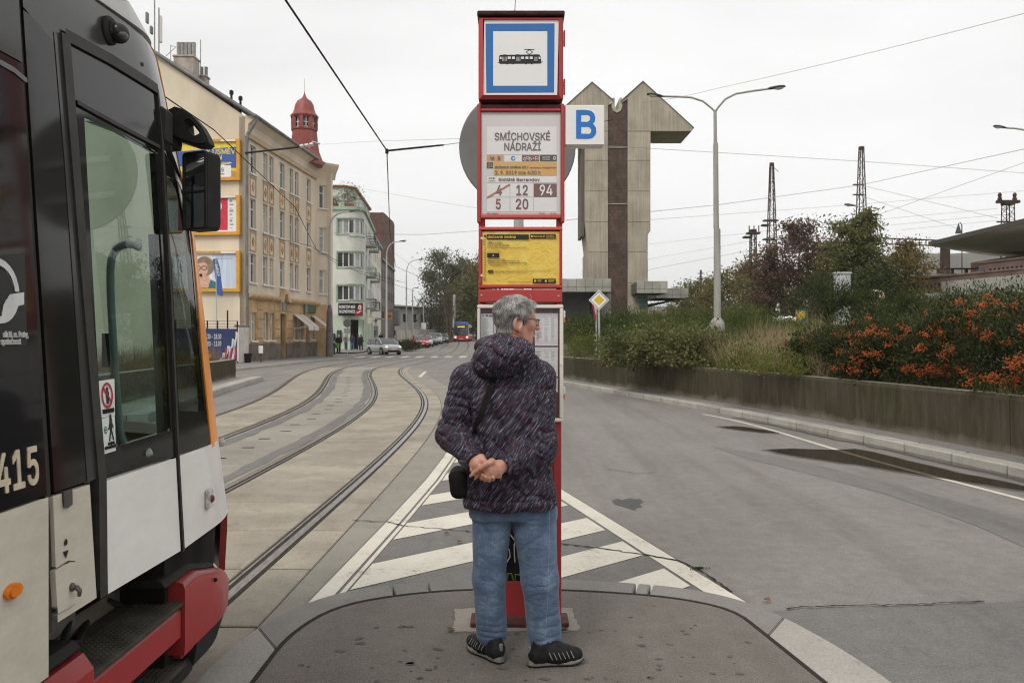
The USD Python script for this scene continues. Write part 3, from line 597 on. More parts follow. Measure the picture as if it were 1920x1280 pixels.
put(tur,'dome',MB().lathe([(1.02,tz(222)),(1.06,tz(219)),(0.86,tz(213)),(0.76,tz(206)),(0.70,tz(198)),(0.52,tz(190)),(0.22,tz(185)),(0.12,tz(181)),(0.05,tz(176)),(0.015,tz(172)),(0.012,tz(148))],(*tc,0),16),REDTIN,smooth=40)
dp=MB();q=MF[:3,3];D3=lambda a,w,z:q+MF[:3,0]*a+MF[:3,2]*w+np.array([0,0,z])
dp.path([D3(-0.12,0.75,14.95),D3(-0.12,0.62,14.6),D3(-0.1,0.15,13.9),D3(-0.1,0.1,13.3),D3(-0.1,0.1,0.1)],0.085,8);put(Y,'downpipe',dp,ZINC)
mb=MB();aw=MB()
for a,b in ((8.1,9.2),(9.35,10.4),(12.0,13.1)):
 A=[D3(a,0.06,3.2),D3(b,0.06,3.2),D3(b,1.15,2.35),D3(a,1.15,2.35)];A=np.array(A);tcl=put(Y,'awning',loft([A,A+[0,0,.03]]),mat('awning_cloth',(0.56,0.5,0.44),.8,.1,4))
 A2=np.array([D3(a,1.15,2.36),D3(b,1.15,2.36),D3(b,1.16,2.08),D3(a,1.16,2.08)]);put(tcl,'valance',loft([A2,A2+MF[:3,2]*.02]),MATS['awning_cloth'])
 mb.path([D3(a,0.1,2.2),D3(a,1.1,2.36)],0.025,5);mb.path([D3(b,0.1,2.2),D3(b,1.1,2.36)],0.025,5)
put(Y,'awning_arm',mb,WHITE)
put(Y,'plaque',MB().bbox((6.0,3.38,0.0),(6.7,4.0,0.06),.03,MF),mat('plaque',(0.2,0.21,0.19),.6))
sg=put(Y,'pub_sign',MB().bbox((10.6,3.4,0.05),(12.9,3.98,0.16),.05,MF),mat('sign_green',(0.045,0.07,0.04),.5))
put(sg,'sign_emblem',MB().bbox((10.3,3.3,0.05),(10.8,4.15,0.22),.1,MF),mat('sign_pale_green',(0.16,0.2,0.13),.6))
GW=48.4
def gp_(px,y): # a point of the gable plane seen at a place of the photograph
 k=(px-960)/F;a=fn[1]/fn[0];D=(fo[1]-a*fo[0])/(1-a*k);return np.array([k*D,D,H-(y-YH)/F*D])
gnv=np.array([-fu[0],-fu[1],0.0]);gx3=np.array([fn[0],fn[1],0.0])
YEL=mat('hoarding_yellow',(0.62,0.30,0.02),.5,.1,3);GREYSTR=mat('hoarding_grey',(0.3,0.29,0.27),.6,.1,3)
def hoarding(y0,y1,label):
 p=gp_(452,y1);q=gp_(450,y0);Mh=frame(p+gnv*0.02,gx3,(0,0,1));Hh=q[2]-p[2];W=5.4
 t=thing('hoarding',label,'billboard',p)
 mb=MB();f=0.2
 for b in ((-W,0,0,f),(-W,0,Hh-f*.8,Hh),(-W,-W+f,f,Hh-f*.8),(-f,0,f,Hh-f*.8)):mb.box((b[0],b[2],0),(b[1],b[3],0.22),Mh)
 fr=put(t,'frame',mb,YEL)
 mb=MB()
 for k in range(15):
  x=-W+0.2+k*0.27;mb.add(np.array([[x,Hh-.15,.224],[x+.13,Hh-.15,.224],[x+.19,Hh-.03,.224],[x+.06,Hh-.03,.224]])@Mh[:3,:3].T+Mh[:3,3],[[0,1,2],[0,2,3]])
 put(fr,'stripe',mb,GREYSTR)
 put(fr,'maker_plate',MB().box((-1.15,Hh-.15,.222),(-.25,Hh-.02,.23),Mh),WHITE)
 return t,Mh,W,Hh
def sheetp(t,name,pts,Mh,z,m):
 v,f=flat(Polygon(pts),z);return put(t,name,(v@Mh[:3,:3].T+Mh[:3,3],f),m)
def rect(a,b,c,d):return [(a,c),(b,c),(b,d),(a,d)]
def sub(Mh,x,y,z):M=Mh.copy();M[:3,3]=Mh[:3,3]+Mh[:3,0]*x+Mh[:3,1]*y+Mh[:3,2]*z;return M
pY=mat('print_yellow',(0.72,0.55,0.06),.4);pB=mat('print_blue',(0.04,0.10,0.32),.4);pW=mat('print_white',(0.72,0.72,0.71),.4,.03);pR=mat('print_red',(0.55,0.03,0.06),.4);pK=mat('print_black',(0.03,0.03,0.032),.4)
pLY=mat('print_pale_yellow',(0.75,0.62,0.2),.4);pBr=mat('print_brown',(0.42,0.25,0.1),.4)
t,Mh,W,Hh=hoarding(262,339,'topmost hoarding on the cream gable, yellow and blue poster in a yellow frame')
pz=0.1
sheetp(t,'poster',rect(-W+.2,-.2,.2,Hh-.16),Mh,pz,pY)
sheetp(t,'printed_panel',[(-W+.6,.95),(-.2,.75),(-.2,Hh-.45),(-W+.6,Hh-.75)],Mh,pz+.004,pB)
sheetp(t,'printed_panel',[(-W+.3,.2),(-.2,.2),(-.2,.55),(-2.0,.75),(-W+.3,.5)],Mh,pz+.003,pBr)
sheetp(t,'printed_panel',Polygon(rect(-2.4,-.65,.3,.85)).buffer(.08).exterior.coords[:],Mh,pz+.007,pW)
mb=MB();text(mb,'Ý ÚSMĚV',.30,sub(Mh,-2.15,1.62,pz+.007),True,width=1.85);text(mb,'MON',.28,sub(Mh,-2.05,1.28,pz+.007),True,width=.9);text(mb,'Impulsovi',.15,sub(Mh,-1.6,1.0,pz+.007),True);put(t,'lettering',mb,pY)
mb=MB();text(mb,'IMPULS',.22,sub(Mh,-2.2,.55,pz+.01),True);text(mb,'Ráááádio',.1,sub(Mh,-1.6,.36,pz+.01),True);put(t,'lettering',mb,pK)
sheetp(t,'printed_stroke',[(-1.3,.9),(-1.28,.95),(-.55,1.12),(-.55,1.04)],Mh,pz+.008,pLY)
t,Mh,W,Hh=hoarding(367,441,'middle hoarding on the cream gable, red theatre poster in a yellow frame')
sheetp(t,'poster',rect(-W+.2,-.2,.2,Hh-.16),Mh,pz,pW);sheetp(t,'printed_panel',rect(-3.9,-.78,.3,Hh-.17),Mh,pz+.004,pR)
sheetp(t,'printed_disc',[(-1.55+.4*math.cos(a),Hh-.65+.4*math.sin(a))for a in np.linspace(0,6.28,24)[:-1]],Mh,pz+.008,pW)
mb=MB();text(mb,'KÁ',.3,sub(Mh,-2.15,1.12,pz+.008),True);text(mb,'A',.2,sub(Mh,-1.95,.82,pz+.008),True);text(mb,'www.fidlovacka.cz',.13,sub(Mh,-3.1,.38,pz+.008),True,width=1.7);mb.box((-2.3,.78,pz+.005),(-1.4,.8,pz+.009),Mh);mb.box((-2.3,.7,pz+.005),(-1.5,.72,pz+.009),Mh);put(t,'lettering',mb,pW)
mb=MB()
for k in range(9):mb.box((-.66,.4+k*.2,pz),(-.5+.08*(k%2),.44+k*.2+.05*(k%3),pz+.005),Mh)
put(t,'small_print',mb,GREYSTR,kind='stuff')
t,Mh,W,Hh=hoarding(471,547,'lowest hoarding on the cream gable, poster of a startled person with glasses')
pS=mat('print_skin',(0.58,0.36,0.26),.5);pH=mat('print_hair',(0.24,0.17,0.11),.5,.3,8);pT=mat('print_teal',(0.03,0.16,0.18),.5);pLB=mat('print_pale_blue',(0.52,0.6,0.72),.4,.12,1.5,stretch=(3,3,.2))
sheetp(t,'poster',rect(-W+.2,-.2,.2,Hh-.16),Mh,pz,pW);sheetp(t,'printed_panel',rect(-1.75,-.2,.2,Hh-.17),Mh,pz+.003,pLB)
ell=lambda cx,cy,a,b,n=28:[(cx+a*math.cos(q),cy+b*math.sin(q))for q in np.linspace(0,2*math.pi,n)[:-1]]
cx_=-2.35
sheetp(t,'printed_shoulders',[(cx_-.95,.2),(cx_-.75,.62),(cx_-.25,.82),(cx_+.4,.8),(cx_+1.0,.5),(cx_+1.25,.2)],Mh,pz+.006,pT)
sheetp(t,'printed_neck',[(cx_-.35,.25),(cx_-.2,1.0),(cx_+.3,1.1),(cx_+.5,.75),(cx_+.35,.25)],Mh,pz+.008,pS)
sheetp(t,'printed_hair',ell(cx_+.12,1.55,.62,.6),Mh,pz+.010,pH);sheetp(t,'printed_face',ell(cx_-.1,1.38,.42,.56),Mh,pz+.012,pS)
sheetp(t,'printed_fringe',[(cx_-.5,1.6),(cx_-.3,1.95),(cx_+.2,2.0),(cx_+.4,1.7),(cx_+.1,1.8),(cx_-.2,1.75)],Mh,pz+.014,pH)
mb=MB()
for dx in (-.3,.1):mb.path([np.array([cx_+dx+.17*math.cos(a),1.45+.12*math.sin(a),pz+.016])@Mh[:3,:3].T+Mh[:3,3]for a in np.linspace(0,6.3,14)],.02,4)
mb.ball(np.array([cx_-.12,1.02,pz+.012])@Mh[:3,:3].T+Mh[:3,3],.1,1);put(t,'printed_glasses',mb,pK)
mb=MB();text(mb,'Jiří Burkovna',.12,sub(Mh,-1.5,Hh-.5,pz+.006));put(t,'lettering',mb,GREYSTR)
fl=thing('flag','furled dark blue flag on a thin pole before the lowest hoarding','flag',P(407,640,46))
put(fl,'pole',MB().path([P(407,660,46),P(405,484,46)],.03,6),GALV)
a=[P(x,y,46.0)for x,y in ((399,486),(405,484),(410,500),(413,525),(416,548),(415,555),(408,552),(406,530),(402,508))]
cen=np.mean(a,0);A=np.array(a);put(fl,'cloth',loft([A,A+[0,.18,0]]),pB)
mb=MB();Mt=frame(P(403,496,45.98),(0.25,0,-.97),(.97,0,.25));text(mb,'IMPULS',.13,Mt,True);put(fl,'lettering',mb,pW)
fc=thing('banner_fence','dark blue banner fence with white opening hours below the hoardings','fence',P(420,676,44.5))
A0,A1=P(330,676,43),P(446,678,45.5);A0[2]=A1[2]=.15;ub=(A1-A0)/np.linalg.norm(A1-A0);Lb=np.linalg.norm(A1-A0);Mb=frame(A0,ub,(0,0,1))
put(fc,'banner',MB().box((0,.1,-.02),(Lb,1.95,.02),Mb),mat('banner_blue',(0.035,0.055,0.15),.6,.1,2))
mb=MB()
for k in range(7):mb.box((k*Lb/6-.03,0,-.09),(k*Lb/6+.03,3.0 if k==5 else 2.4,-.03),Mb)
for z in (2.05,2.2,2.38):mb.box((0,z-.01,-.05),(Lb,z+.01,-.03),Mb)
put(fc,'post',mb,BLACK)
for s_,y_,w_,h_ in (('6.30 - 18.00',1.38,.95,.26),('9.00 - 13.00',.98,.95,.26),('.cz',.35,None,.2)):mb=MB();text(mb,s_,h_,sub(Mb,Lb-1.95,y_,.021),True,width=w_);put(fc,'lettering',mb,pW)
mb=MB()
for k,x in enumerate((-.9,-.62,-.34,-.12)):
 pth=LineString([(Lb+x-.25,.1),(Lb+x,.35+.35*k),(Lb+x+.02,.55+.4*k),(Lb+x+.12,.55+.36*k),(Lb+x+.1,.1)]).buffer(.045)
 mb.poly(pth.intersection(sbox(0,.1,Lb,1.95)),.004,sub(Mb,0,0,.021))
put(fc,'printed_loops',mb,pW)
mb=MB()
for k,x in enumerate((-.8,-.5,-.24)):mb.poly(LineString([(Lb+x,.1),(Lb+x+.12,.8)]).buffer(.05),.004,sub(Mb,0,0,.022))
put(fc,'red_bar',mb,pR)
bo=thing('kiosk','narrow white plastered booth between the blue fence and the cream house','booth',P(454,678,46.3))
a=P(447,679,45.6);b=P(459.5,679,47.0);mb=MB().bbox((a[0],45.8,0.12),(b[0]+.05,47.4,2.2),.03);put(bo,'wall',mb,mat('booth_white',(.5,.48,.44),.9,.15,2))
put(bo,'roof',MB().bbox((a[0]-.25,45.6,2.2),(b[0]+.1,47.6,2.32),.03),ZINC);put(bo,'meter_box',MB().box((b[0]-.32,45.77,1.0),(b[0]-.05,45.81,1.6)),ZINC)
GREENP=mat('green_plaster',(0.54,0.545,0.49),.9,.12,.5,col2=(0.64,0.64,0.585),stretch=(1,1,.4));GREENT=mat('green_trim',(0.30,0.385,0.29),.9,.15,1.0);GREENB=mat('green_base',(0.45,0.52,0.42),.9,.12,.8)
V=thing('green_house','pale green rounded corner house with balconies and a bar at street level','house',(-16.4,86,0.1))
Xg=lambda px,D=86:(px-960)/F*D
zg=lambda y,D=86:H+(YH-y)/F*D
go=np.array([-27.0,86.0]);Lg=27.0-17.6
ww=[]
for ya,yb in ((410,438),(472.5,500.5),(535,562.5)):ww.append((27+Xg(632),27+Xg(664),zg(yb),zg(ya),3))
for ya,yb in ((410,438),(472.5,500.5),(535,562.5)):ww.append((27+Xg(590),27+Xg(601),zg(yb),zg(ya),2))
facade(V,'wall',go,(1,0),Lg,15.25,ww,GREENP,z0=4.0,panes=[CURT,GLASS],bars=False,seed=8)
facade(V,'ground_floor_wall',go+[0,-.02],(1,0),Lg,4.0,[(27+Xg(603),27+Xg(612),1.0,2.6,1)],GREENB,z0=0,holes=[(27+Xg(642),27+Xg(654.4),.1,3.45)],panes=[GLASS])
n=10;an=np.linspace(-math.pi/2,0.1,n);cc=np.array([-17.6,87.35]);Rr=1.35
arc=np.array([cc+Rr*np.array([math.cos(a),math.sin(a)])for a in an])
def arcwall(z0,z1,m,name,r=0.0,a=arc,par=V):
 A=cc+(a-cc)*(1+r/Rr);B=cc+(a-cc)*(1-.3/Rr)
 return put(par,name,loft([np.array([[*A[i],z0],[*A[i],z1],[*B[i],z1],[*B[i],z0]])for i in range(len(a))]),m,smooth=30)
lv=[4.0,zg(562.5),zg(535),zg(500.5),zg(472.5),zg(438),zg(410),15.25]
for k in range(0,7,2):arcwall(lv[k],lv[k+1],GREENP,'corner_wall')
for k in range(1,7,2):
 w=arcwall(lv[k],lv[k+1],WHITE,'corner_window',-.12)
 B=cc+(arc-cc)*(1-.10/Rr)
 for q in range(0,9,3):
  A_=arc[q:q+4];
  if len(A_)>2:put(w,'pane',loft([np.array([[*(cc+(p-cc)*(1-.10/Rr)),lv[k]+.12],[*(cc+(p-cc)*(1-.10/Rr)),lv[k+1]-.12],[*(cc+(p-cc)*(1-.14/Rr)),lv[k+1]-.12],[*(cc+(p-cc)*(1-.14/Rr)),lv[k]+.12]])for p in (A_[0]*.93+A_[1]*.07,A_[1],A_[2]*.9+A_[1]*.1)]),[GLASS,CURT][q%2])
arcwall(3.4,4.0,GREENB,'corner_wall',.0)
mb=MB();mb.lathe([(.22,0),(.22,3.4)],(-16.5,86.6,0.05),10);mb.box((-18.4,85.95,.05),(-17.5,86.3,3.45));put(V,'corner_pier',mb,GREENB)
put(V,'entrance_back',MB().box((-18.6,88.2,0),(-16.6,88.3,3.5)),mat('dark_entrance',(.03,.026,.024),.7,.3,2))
mb=MB()
for ya,yb in ((410,438),(472.5,500.5),(535,562.5)):
 a,b=-27+27+Xg(630),-17.6;z0,z1=zg(yb)-.16,zg(ya)+.16
 put(V,'window_surround',MB().box((a,85.94,z0),(b,86.0,z0+.14)).box((a,85.94,z1-.14),(b,86.0,z1)).box((a,85.94,z0+.14),(a+.14,86,z1-.14)),GREENT)
for zc in (zg(440)-.2,zg(409.5)+.0,zg(502),zg(472),zg(564),zg(534)):arcwall(zc,zc+.15,GREENT,'window_surround',.06)
so=np.array([-16.25,87.5]);se=np.array([-18.2,104.8]);su=(se-so)/np.linalg.norm(se-so);Ls_=np.linalg.norm(se-so)
wn=[]
for z0 in (5.4,9.0,12.5):
 for a in (1.2,3.2,6.4,8.6,11.2,13.6,15.6):wn.append((a,a+.95,z0,z0+1.75,2))
_,MS=facade(V,'wall',so,su,Ls_,15.25,wn,GREENP,z0=4.0,seed=11,bars=False)
facade(V,'ground_floor_wall',so,su,Ls_,4.0,[(a,a+1.0,.8,3.2,2)for a in (1.2,4,6.5,9,12,14.5)],GREENB,z0=0,seed=12)
IRON=mat('balcony_iron',(.05,.06,.055),.6)
for z0 in (4.7,8.3,11.8):
 for a in (2.7,10.8):
  if z0>11 and a>9:a=8.2
  sl=put(V,'balcony',MB().bbox((a,z0,0),(a+2.4,z0+.18,1.1),.03,MS),mat('balcony_slab',(.33,.34,.3),.9,.2,2))
  mb=MB()
  for k in range(9):mb.box((a+.05+k*.28,z0+.18,1.04),(a+.08+k*.28,z0+1.1,1.07),MS)
  for w in (.2,.5,.8):
   for e in (.05,2.32):mb.box((a+e,z0+.18,w),(a+e+.03,z0+1.1,w+.03),MS)
  mb.box((a,z0+1.08,1.03),(a+2.4,z0+1.14,1.08),MS);mb.box((a,z0+1.08,0),(a+.05,z0+1.14,1.05),MS);mb.box((a+2.35,z0+1.08,0),(a+2.4,z0+1.14,1.05),MS);mb.box((a+.03,z0+.3,1.09),(a+2.3,z0+.95,1.11),MS)
  put(sl,'railing',mb,IRON if z0!=8.3 else mat('balcony_green',(.16,.24,.17),.7))
mb=MB();outl=np.vstack([[-27,86],arc,so,se,[-30,104.8],[-30,86]]);pg=Polygon(outl).buffer(0)
put(V,'roof_slab',solidp(pg.buffer(.22),15.25,15.6),GREENT);ph=Polygon([(-27,88.2),(-18.7,88.2),(-17.9,89.2),(-18.9,104),(-29,104),(-29,88.2)])
put(V,'penthouse',solidp(ph.buffer(.3,join_style=1),15.6,18.05),GREENP);pr=put(V,'penthouse_roof',solidp(ph.buffer(.55),18.05,18.25),REDTIN)
mb=MB()
for k in range(26):
 p=np.array([-24+k*.33,85.95])if k<20 else so+su*(k-20)*2.6
 mb.path([(*p,15.6),(*p,16.6)],.02,4)
mb.path([(-25,85.95,16.6),(-17.6,85.95,16.6),(-16.3,87.3,16.6),(*se,16.6)],.025,4);mb.path([(-25,85.95,16.1),(-17.6,85.95,16.1),(-16.3,87.3,16.1),(*se,16.1)],.02,4);put(V,'terrace_railing',mb,ZINC)
t=thing('bar_sign','black signboard with white bar name over the green corner entrance','sign',P(657,592,85.3))
a,b=P(634,592,85.2),P(680,568,85.2);put(t,'board',MB().bbox((a[0],85.2,a[2]),(b[0],85.45,b[2]),.04),mat('sign_black',(.018,.016,.016),.4))
Mt=frame((a[0],85.195,a[2]),(1,0,0),(0,0,1));mb=MB();text(mb,'NONSTOP BAR',.31,sub(Mt,.1,.8,0),True,width=1.72);put(t,'lettering',mb,pW);mb=MB();text(mb,'SKLEPNÍ PIVNICE',.29,sub(Mt,.1,.32,0),True,width=1.72);put(t,'lettering',mb,pW)
v,f=flat(Polygon([(1.75,.02),(2.6,.02),(2.6,1.34),(2.25,1.34)]),.003);put(t,'red_corner',(v@Mt[:3,:3].T+Mt[:3,3],f),mat('sign_dark_red',(.22,.012,.02),.4))
mb=MB();mb.poly(Polygon(ell(2.32,.9,.16,.24)).difference(Polygon(ell(2.32,.9,.08,.14))),.01,Mt);text(mb,'Staro',.17,frame(Mt[:3,3]+np.array([2.03,-.004,.22]),(.85,0,.5),(-.5,0,.85)),True);put(t,'brewery_mark',mb,pW)
t=thing('round_sign','small round cream sign with dark ring beside the bar entrance','sign',P(691,602,86.5))
c=P(691,601,86.2);mb=MB().lathe([(.01,-.05),(.43,-.05),(.43,.05),(.01,.05)],c,20,axis=1);put(t,'disc',mb,mat('sign_cream',(.55,.42,.2),.5));mb=MB().lathe([(.01,-.07),(.33,-.07),(.33,-.052),(.01,-.052)],c,20,axis=1);put(t,'disc_face',mb,mat('sign_cream_pale',(.6,.56,.48),.5,.4,12))
mb=MB();mb.path([c+[.4,0,0],c+[.9,.4,0]],.03,5);put(t,'bracket',mb,BLACK)
t=thing('brewery_sign','cream shield-shaped brewery sign hanging past the corner of the cream house','sign',P(601,590,66))
c=P(601,587,66);Mt=frame(c,(1,0,0),(0,0,1));pg=Polygon([(-.36,-.32),(-.22,-.44),(.22,-.44),(.36,-.32),(.36,.22),(.2,.28),(.12,.42),(-.12,.42),(-.2,.28),(-.36,.22)]);put(t,'board',MB().poly(pg,.1,Mt),mat('sign_beige',(.52,.46,.3),.5,.1,6))
mb=MB();text(mb,'Gambrinus',.11,sub(Mt,0,-.02,.101),True,width=.6,center=True);put(t,'lettering',mb,mat('sign_darkgreen',(.05,.07,.03),.5))
put(t,'bracket',MB().path([c+[-.3,.05,.44],c+[-1.2,.3,.44]],.03,5),BLACK)
t=thing('wall_board','dark red board with pale letters low on the green house, left of the lamp post','sign',P(604,615,84))
a,b=P(592,623,85.6),P(615,607,85.6);put(t,'board',MB().box((a[0],85.6,a[2]),(b[0],85.7,b[2])),mat('board_red',(.2,.012,.03),.5));mb=MB();text(mb,'LA',.4,frame((a[0]+.3,85.59,a[2]+.38),(1,0,0),(0,0,1)),True);mb.box((a[0]+.2,85.59,a[2]+.15),(a[0]+1.15,85.6,a[2]+.22));put(t,'lettering',mb,mat('board_pink',(.55,.3,.33),.5))
for px0,px1,y0,y1,lab in ((618,627,625,638,'wider black menu board on the green wall behind the bins'),(631,639,619,637,'narrow black menu board left of the bar entrance')):
 a,b=P(px0,y1,85.6),P(px1,y0,85.6);t=thing('menu_board',lab,'board',a);put(t,'frame',MB().bbox((a[0],85.7,a[2]),(b[0],85.95,b[2]),.03),BLACK);put(t,'slate',MB().box((a[0]+.06,85.68,a[2]+.06),(b[0]-.06,85.699,b[2]-.06)),mat('slate',(.06,.065,.07),.6,.5,12))
def rowhouse(name,label,o,e,h,m,nwin,rows,zc,back=9,bm=None,roof=None,seed=0,endface=True,w=1.0,wh=1.6):
 o,e=np.array(o,float),np.array(e,float);u=(e-o)/np.linalg.norm(e-o);L=np.linalg.norm(e-o);t=thing(name,label,'house',(*o,0))
 wn=[]
 for z in rows:
  for k in range(nwin):a=(k+.5)*L/nwin-w/2;wn.append((a,a+w,z,z+wh,2))
 facade(t,'wall',o,u,L,h,wn,m,z0=0,seed=seed,bars=False)
 n=np.array([u[1],-u[0]]);pg=Polygon([o-n*.4,e-n*.4,e-n*back,o-n*back]);put(t,'body',solidp(pg,0,h),bm or m);put(t,'roof',solidp(Polygon([o+n*.3,e+n*.3,e-n*back,o-n*back]),h,h+.35),roof or ZINC)
 return t,frame((*o,0),(*u,0),(0,0,1)),L
WHITEP=mat('offwhite_plaster',(.60,.565,.50),.9,.12,.6)
t,Mr,L=rowhouse('cream_house','narrow cream house with a balcony right of the green house',(-18.35,105.2),(-19.9,121),14.6,WHITEP,5,(5.2,8.4,11.6),0,seed=20)
mb=MB();mb.box((3,3.9,0),(7,4.05,1.0),Mr);b=put(t,'balcony',mb,MATS['balcony_slab']);mb=MB()
for k in range(12):mb.box((3+k*.35,4.05,.95),(3.04+k*.35,5.0,.98),Mr)
mb.box((3,4.98,.94),(7,5.04,.99),Mr);put(b,'railing',mb,IRON)
put(t,'shopfront',MB().box((1,.3,.0),(9,3.0,.06),Mr),GLASS)
t,Mr,L=rowhouse('grey_house','dark grey-brown house before the tall brick block',(-19.95,121.3),(-21.4,144),13.2,mat('greybrown_plaster',(.17,.15,.13),.9,.2,.6),7,(4.6,7.4,10.2),0,seed=21,w=1.6)
t,Mr,L=rowhouse('brick_block','tall brown brick tower block with flat top',(-28,146),(-21.6,146),22,mat('brown_brick',(.115,.06,.045),.9,.25,1.5),3,(18.6,),0,back=-12,seed=22,w=1.6,wh=1.0,roof=mat('brick_coping',(.1,.06,.05),.9))
put(t,'bay',MB().bbox((6.1,3.4,.0),(7.6,6.6,1.2),.3,Mr),mat('bay_grey',(.25,.25,.26),.8))
p=P(720,585,110)
t=thing('wall_sign','yellow and red shop sign on the wall below the brick block','sign',P(728,593,112));a,b=P(721,599,112),P(735,586,112);put(t,'board',MB().bbox((a[0],112,a[2]),(b[0],112.2,b[2]),.03),mat('sign_orange',(.5,.3,.05),.5,.4,3));put(t,'red_panel',MB().box((a[0]+.1,111.97,a[2]+.3),(b[0]-.1,111.995,a[2]+.65)),pR)
t=thing('low_building','low off-white two-storey office building with dark windows behind the parked cars','building',(-15,158,.6))
wn=[]
lo=np.array([-23.5,155.0]);le=np.array([-9.5,172.0]);u=(le-lo);L=np.linalg.norm(u);u/=L
for z in (1.7,4.3):
 for k in range(9):a=.7+k*2.4;wn.append((a,a+(1.25 if k%3 else .8),z,z+(1.6 if z>3 else 1.0),2))
facade(t,'wall',lo,u,L,7.0,wn,mat('office_white',(.80,.78,.72),.9,.08,.7),z0=0.4,panes=[GLASS],fmat=mat('brown_frame',(.08,.06,.05),.6),seed=23,bars=False)
n=np.array([u[1],-u[0]]);put(t,'roof',solidp(Polygon([lo+n*.8-u*.5,le+n*.8,le-n*9,lo-n*9]),7.0,7.35),mat('office_roof',(.12,.1,.09),.8))
fw=thing('boundary_wall','low pale wall running behind the row of parked cars','wall',(-14,140,.5));c=spline([(-17.6,122),(-16.2,138),(-13,158),(-10,176)],30);put(fw,'wall',ribbon_solid(c,0,.25,2.0,-.3),mat('pale_wall',(.42,.39,.33),.9,.2,1))
def tower():
 D0,D1=60.0,63.9;tx=lambda px:(px-960)/F*D0;tzz=lambda y:H+(YH-y)/F*D0
 BET=usdkit.material(stage,'/World/Looks/board_concrete',{'g':('geometry',{}),'oi':('object_info',{}),'mp':('mapping',{'scale':(5.0,5.0,0.15)}),'n':('noise_texture',{'scale':1.6,'detail':5.0,'roughness':0.7}),'n2':('noise_texture',{'scale':0.7,'detail':6.0}),'w':('mapping',{'scale':(9.0,0,0)}),'wv':('noise_texture',{'scale':1.0,'detail':2.0}),
 'mx':('mix_float',{'fac':0.4}),'r':('rgb_ramp',{'ramp':[(0.32,(0.19,0.168,0.13)),(0.5,(0.325,0.285,0.225)),(0.66,(0.43,0.385,0.31))]}),'b':('bump',{'strength':0.6,'distance':0.05}),'p':('principled_bsdf',{'roughness':0.92}),'im':('map_range',{'to_min':.9,'to_max':1.1}),'h':('hsv',{'hue':.5,'saturation':1.,'fac':1.})},
 [('g.position','mp.vector'),('mp.vector','n.vector'),('g.position','n2.vector'),('g.position','w.vector'),('w.vector','wv.vector'),('n.fac','mx.a'),('n2.fac','mx.b'),('mx.result','r.fac'),('oi.random','im.value'),('im.result','h.value'),('r.color','h.color'),('h.color','p.base_color'),('wv.fac','b.height'),('b.normal','p.normal')],surface='p.BSDF')
 MATS['board_concrete']=BET
 BRK=usdkit.material(stage,'/World/Looks/tower_brick',{'g':('geometry',{}),'s':('separate_xyz',{}),'c':('combine_xyz',{}),'br':('brick_texture',{'color1':(0.075,0.045,0.034),'color2':(0.12,0.075,0.055),'mortar':(0.05,0.042,0.036),'scale':1.0,'brick_width':0.1,'row_height':0.26,'mortar_size':0.012,'bias':-0.1}),'n':('noise_texture',{'scale':1.1,'detail':6.0}),'r':('rgb_ramp',{'ramp':[(.35,(.65,.65,.65)),(.7,(1.25,1.2,1.15))]}),'m':('mix',{'mix_type':'multiply','fac':1.0}),'p':('principled_bsdf',{'roughness':.9})},
 [('g.position','s.vector'),('s.x','c.x'),('s.z','c.y'),('c.vector','br.vector'),('g.position','n.vector'),('n.fac','r.fac'),('br.color','m.color1'),('r.color','m.color2'),('m.color','p.base_color')],surface='p.BSDF')
 t=thing('concrete_tower','tall twin-gabled concrete tower with a dark brick strip down its middle','tower',(8,60,1.9))
 FR=frame((0,0,0),(1,0,0),(0,0,1))
 def prism(pts,a,b):return MB().poly(Polygon([(tx(x),tzz(y))for x,y in pts]),b-a,frame((0,b,0),(1,0,0),(0,0,1),(0,-1,0)))
 J=[246.5,301,358.5,416,472.6,530,600]
 for k in range(6):
  y0,y1=J[k]+.35,J[k+1]-.35
  L0=1097 if y1<440 else 1097+min(6,max(0,(y1-433)/6));R0=1219.6 if y1<440 else 1214.7
  put(t,'panel',prism([(1097,y0),(1140,y0),(1140,y1),(L0,y1)]if k<4 else [(1101,y0),(1140,y0),(1140,y1),(1101,y1)],D0,D1),BET)
  put(t,'panel',prism([(1177,y0),(1219.6,y0),(1219.6,y1),(1177,y1)]if k!=3 and k<4 else [(1177,y0),(1219.6,y0),(1219.6,433),(1214.7,440),(1214.7,y1),(1177,y1)]if k==3 else [(1177,y0),(1214.7,y0),(1214.7,y1),(1177,y1)],D0,D1),BET)
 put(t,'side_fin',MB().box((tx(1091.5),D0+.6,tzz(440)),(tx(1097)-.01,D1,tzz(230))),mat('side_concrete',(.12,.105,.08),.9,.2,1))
 put(t,'brick_strip',prism([(1140.3,196),(1146,192),(1150,192),(1150,200),(1153,207),(1161,207),(1164,200),(1164,192),(1170,188),(1176.7,183),(1176.7,600),(1140.3,600)],D0+.12,D1-.2),BRK)
 mb=MB()
 for y in (276,382):mb.box((tx(1140.3),D0+.05,tzz(y)-.03),(tx(1176.7),D0+.13,tzz(y)+.03))
 put(t,'expansion_band',mb,BET)
 put(t,'head',prism([(1110,155.3),(1140,180.3),(1140,245.8),(1019,245.8),(1015,240)],D0,D1),BET)
 put(t,'head',prism([(1205.4,153.7),(1300.8,240.7),(1297,245.8),(1177,245.8),(1177,180)],D0,D1),BET)
 u=LineString([(1150,186),(1150,199),(1152,205),(1157,208),(1162,205),(1164,199),(1164,186)])
 put(t,'head_gutter',MB().poly(LineString([(tx(x),tzz(y))for x,y in u.coords]).buffer(.12),D1-D0-.1,frame((0,D1-.05,0),(1,0,0),(0,0,1),(0,-1,0))),mat('light_concrete',(.36,.34,.28),.9,.15,2))
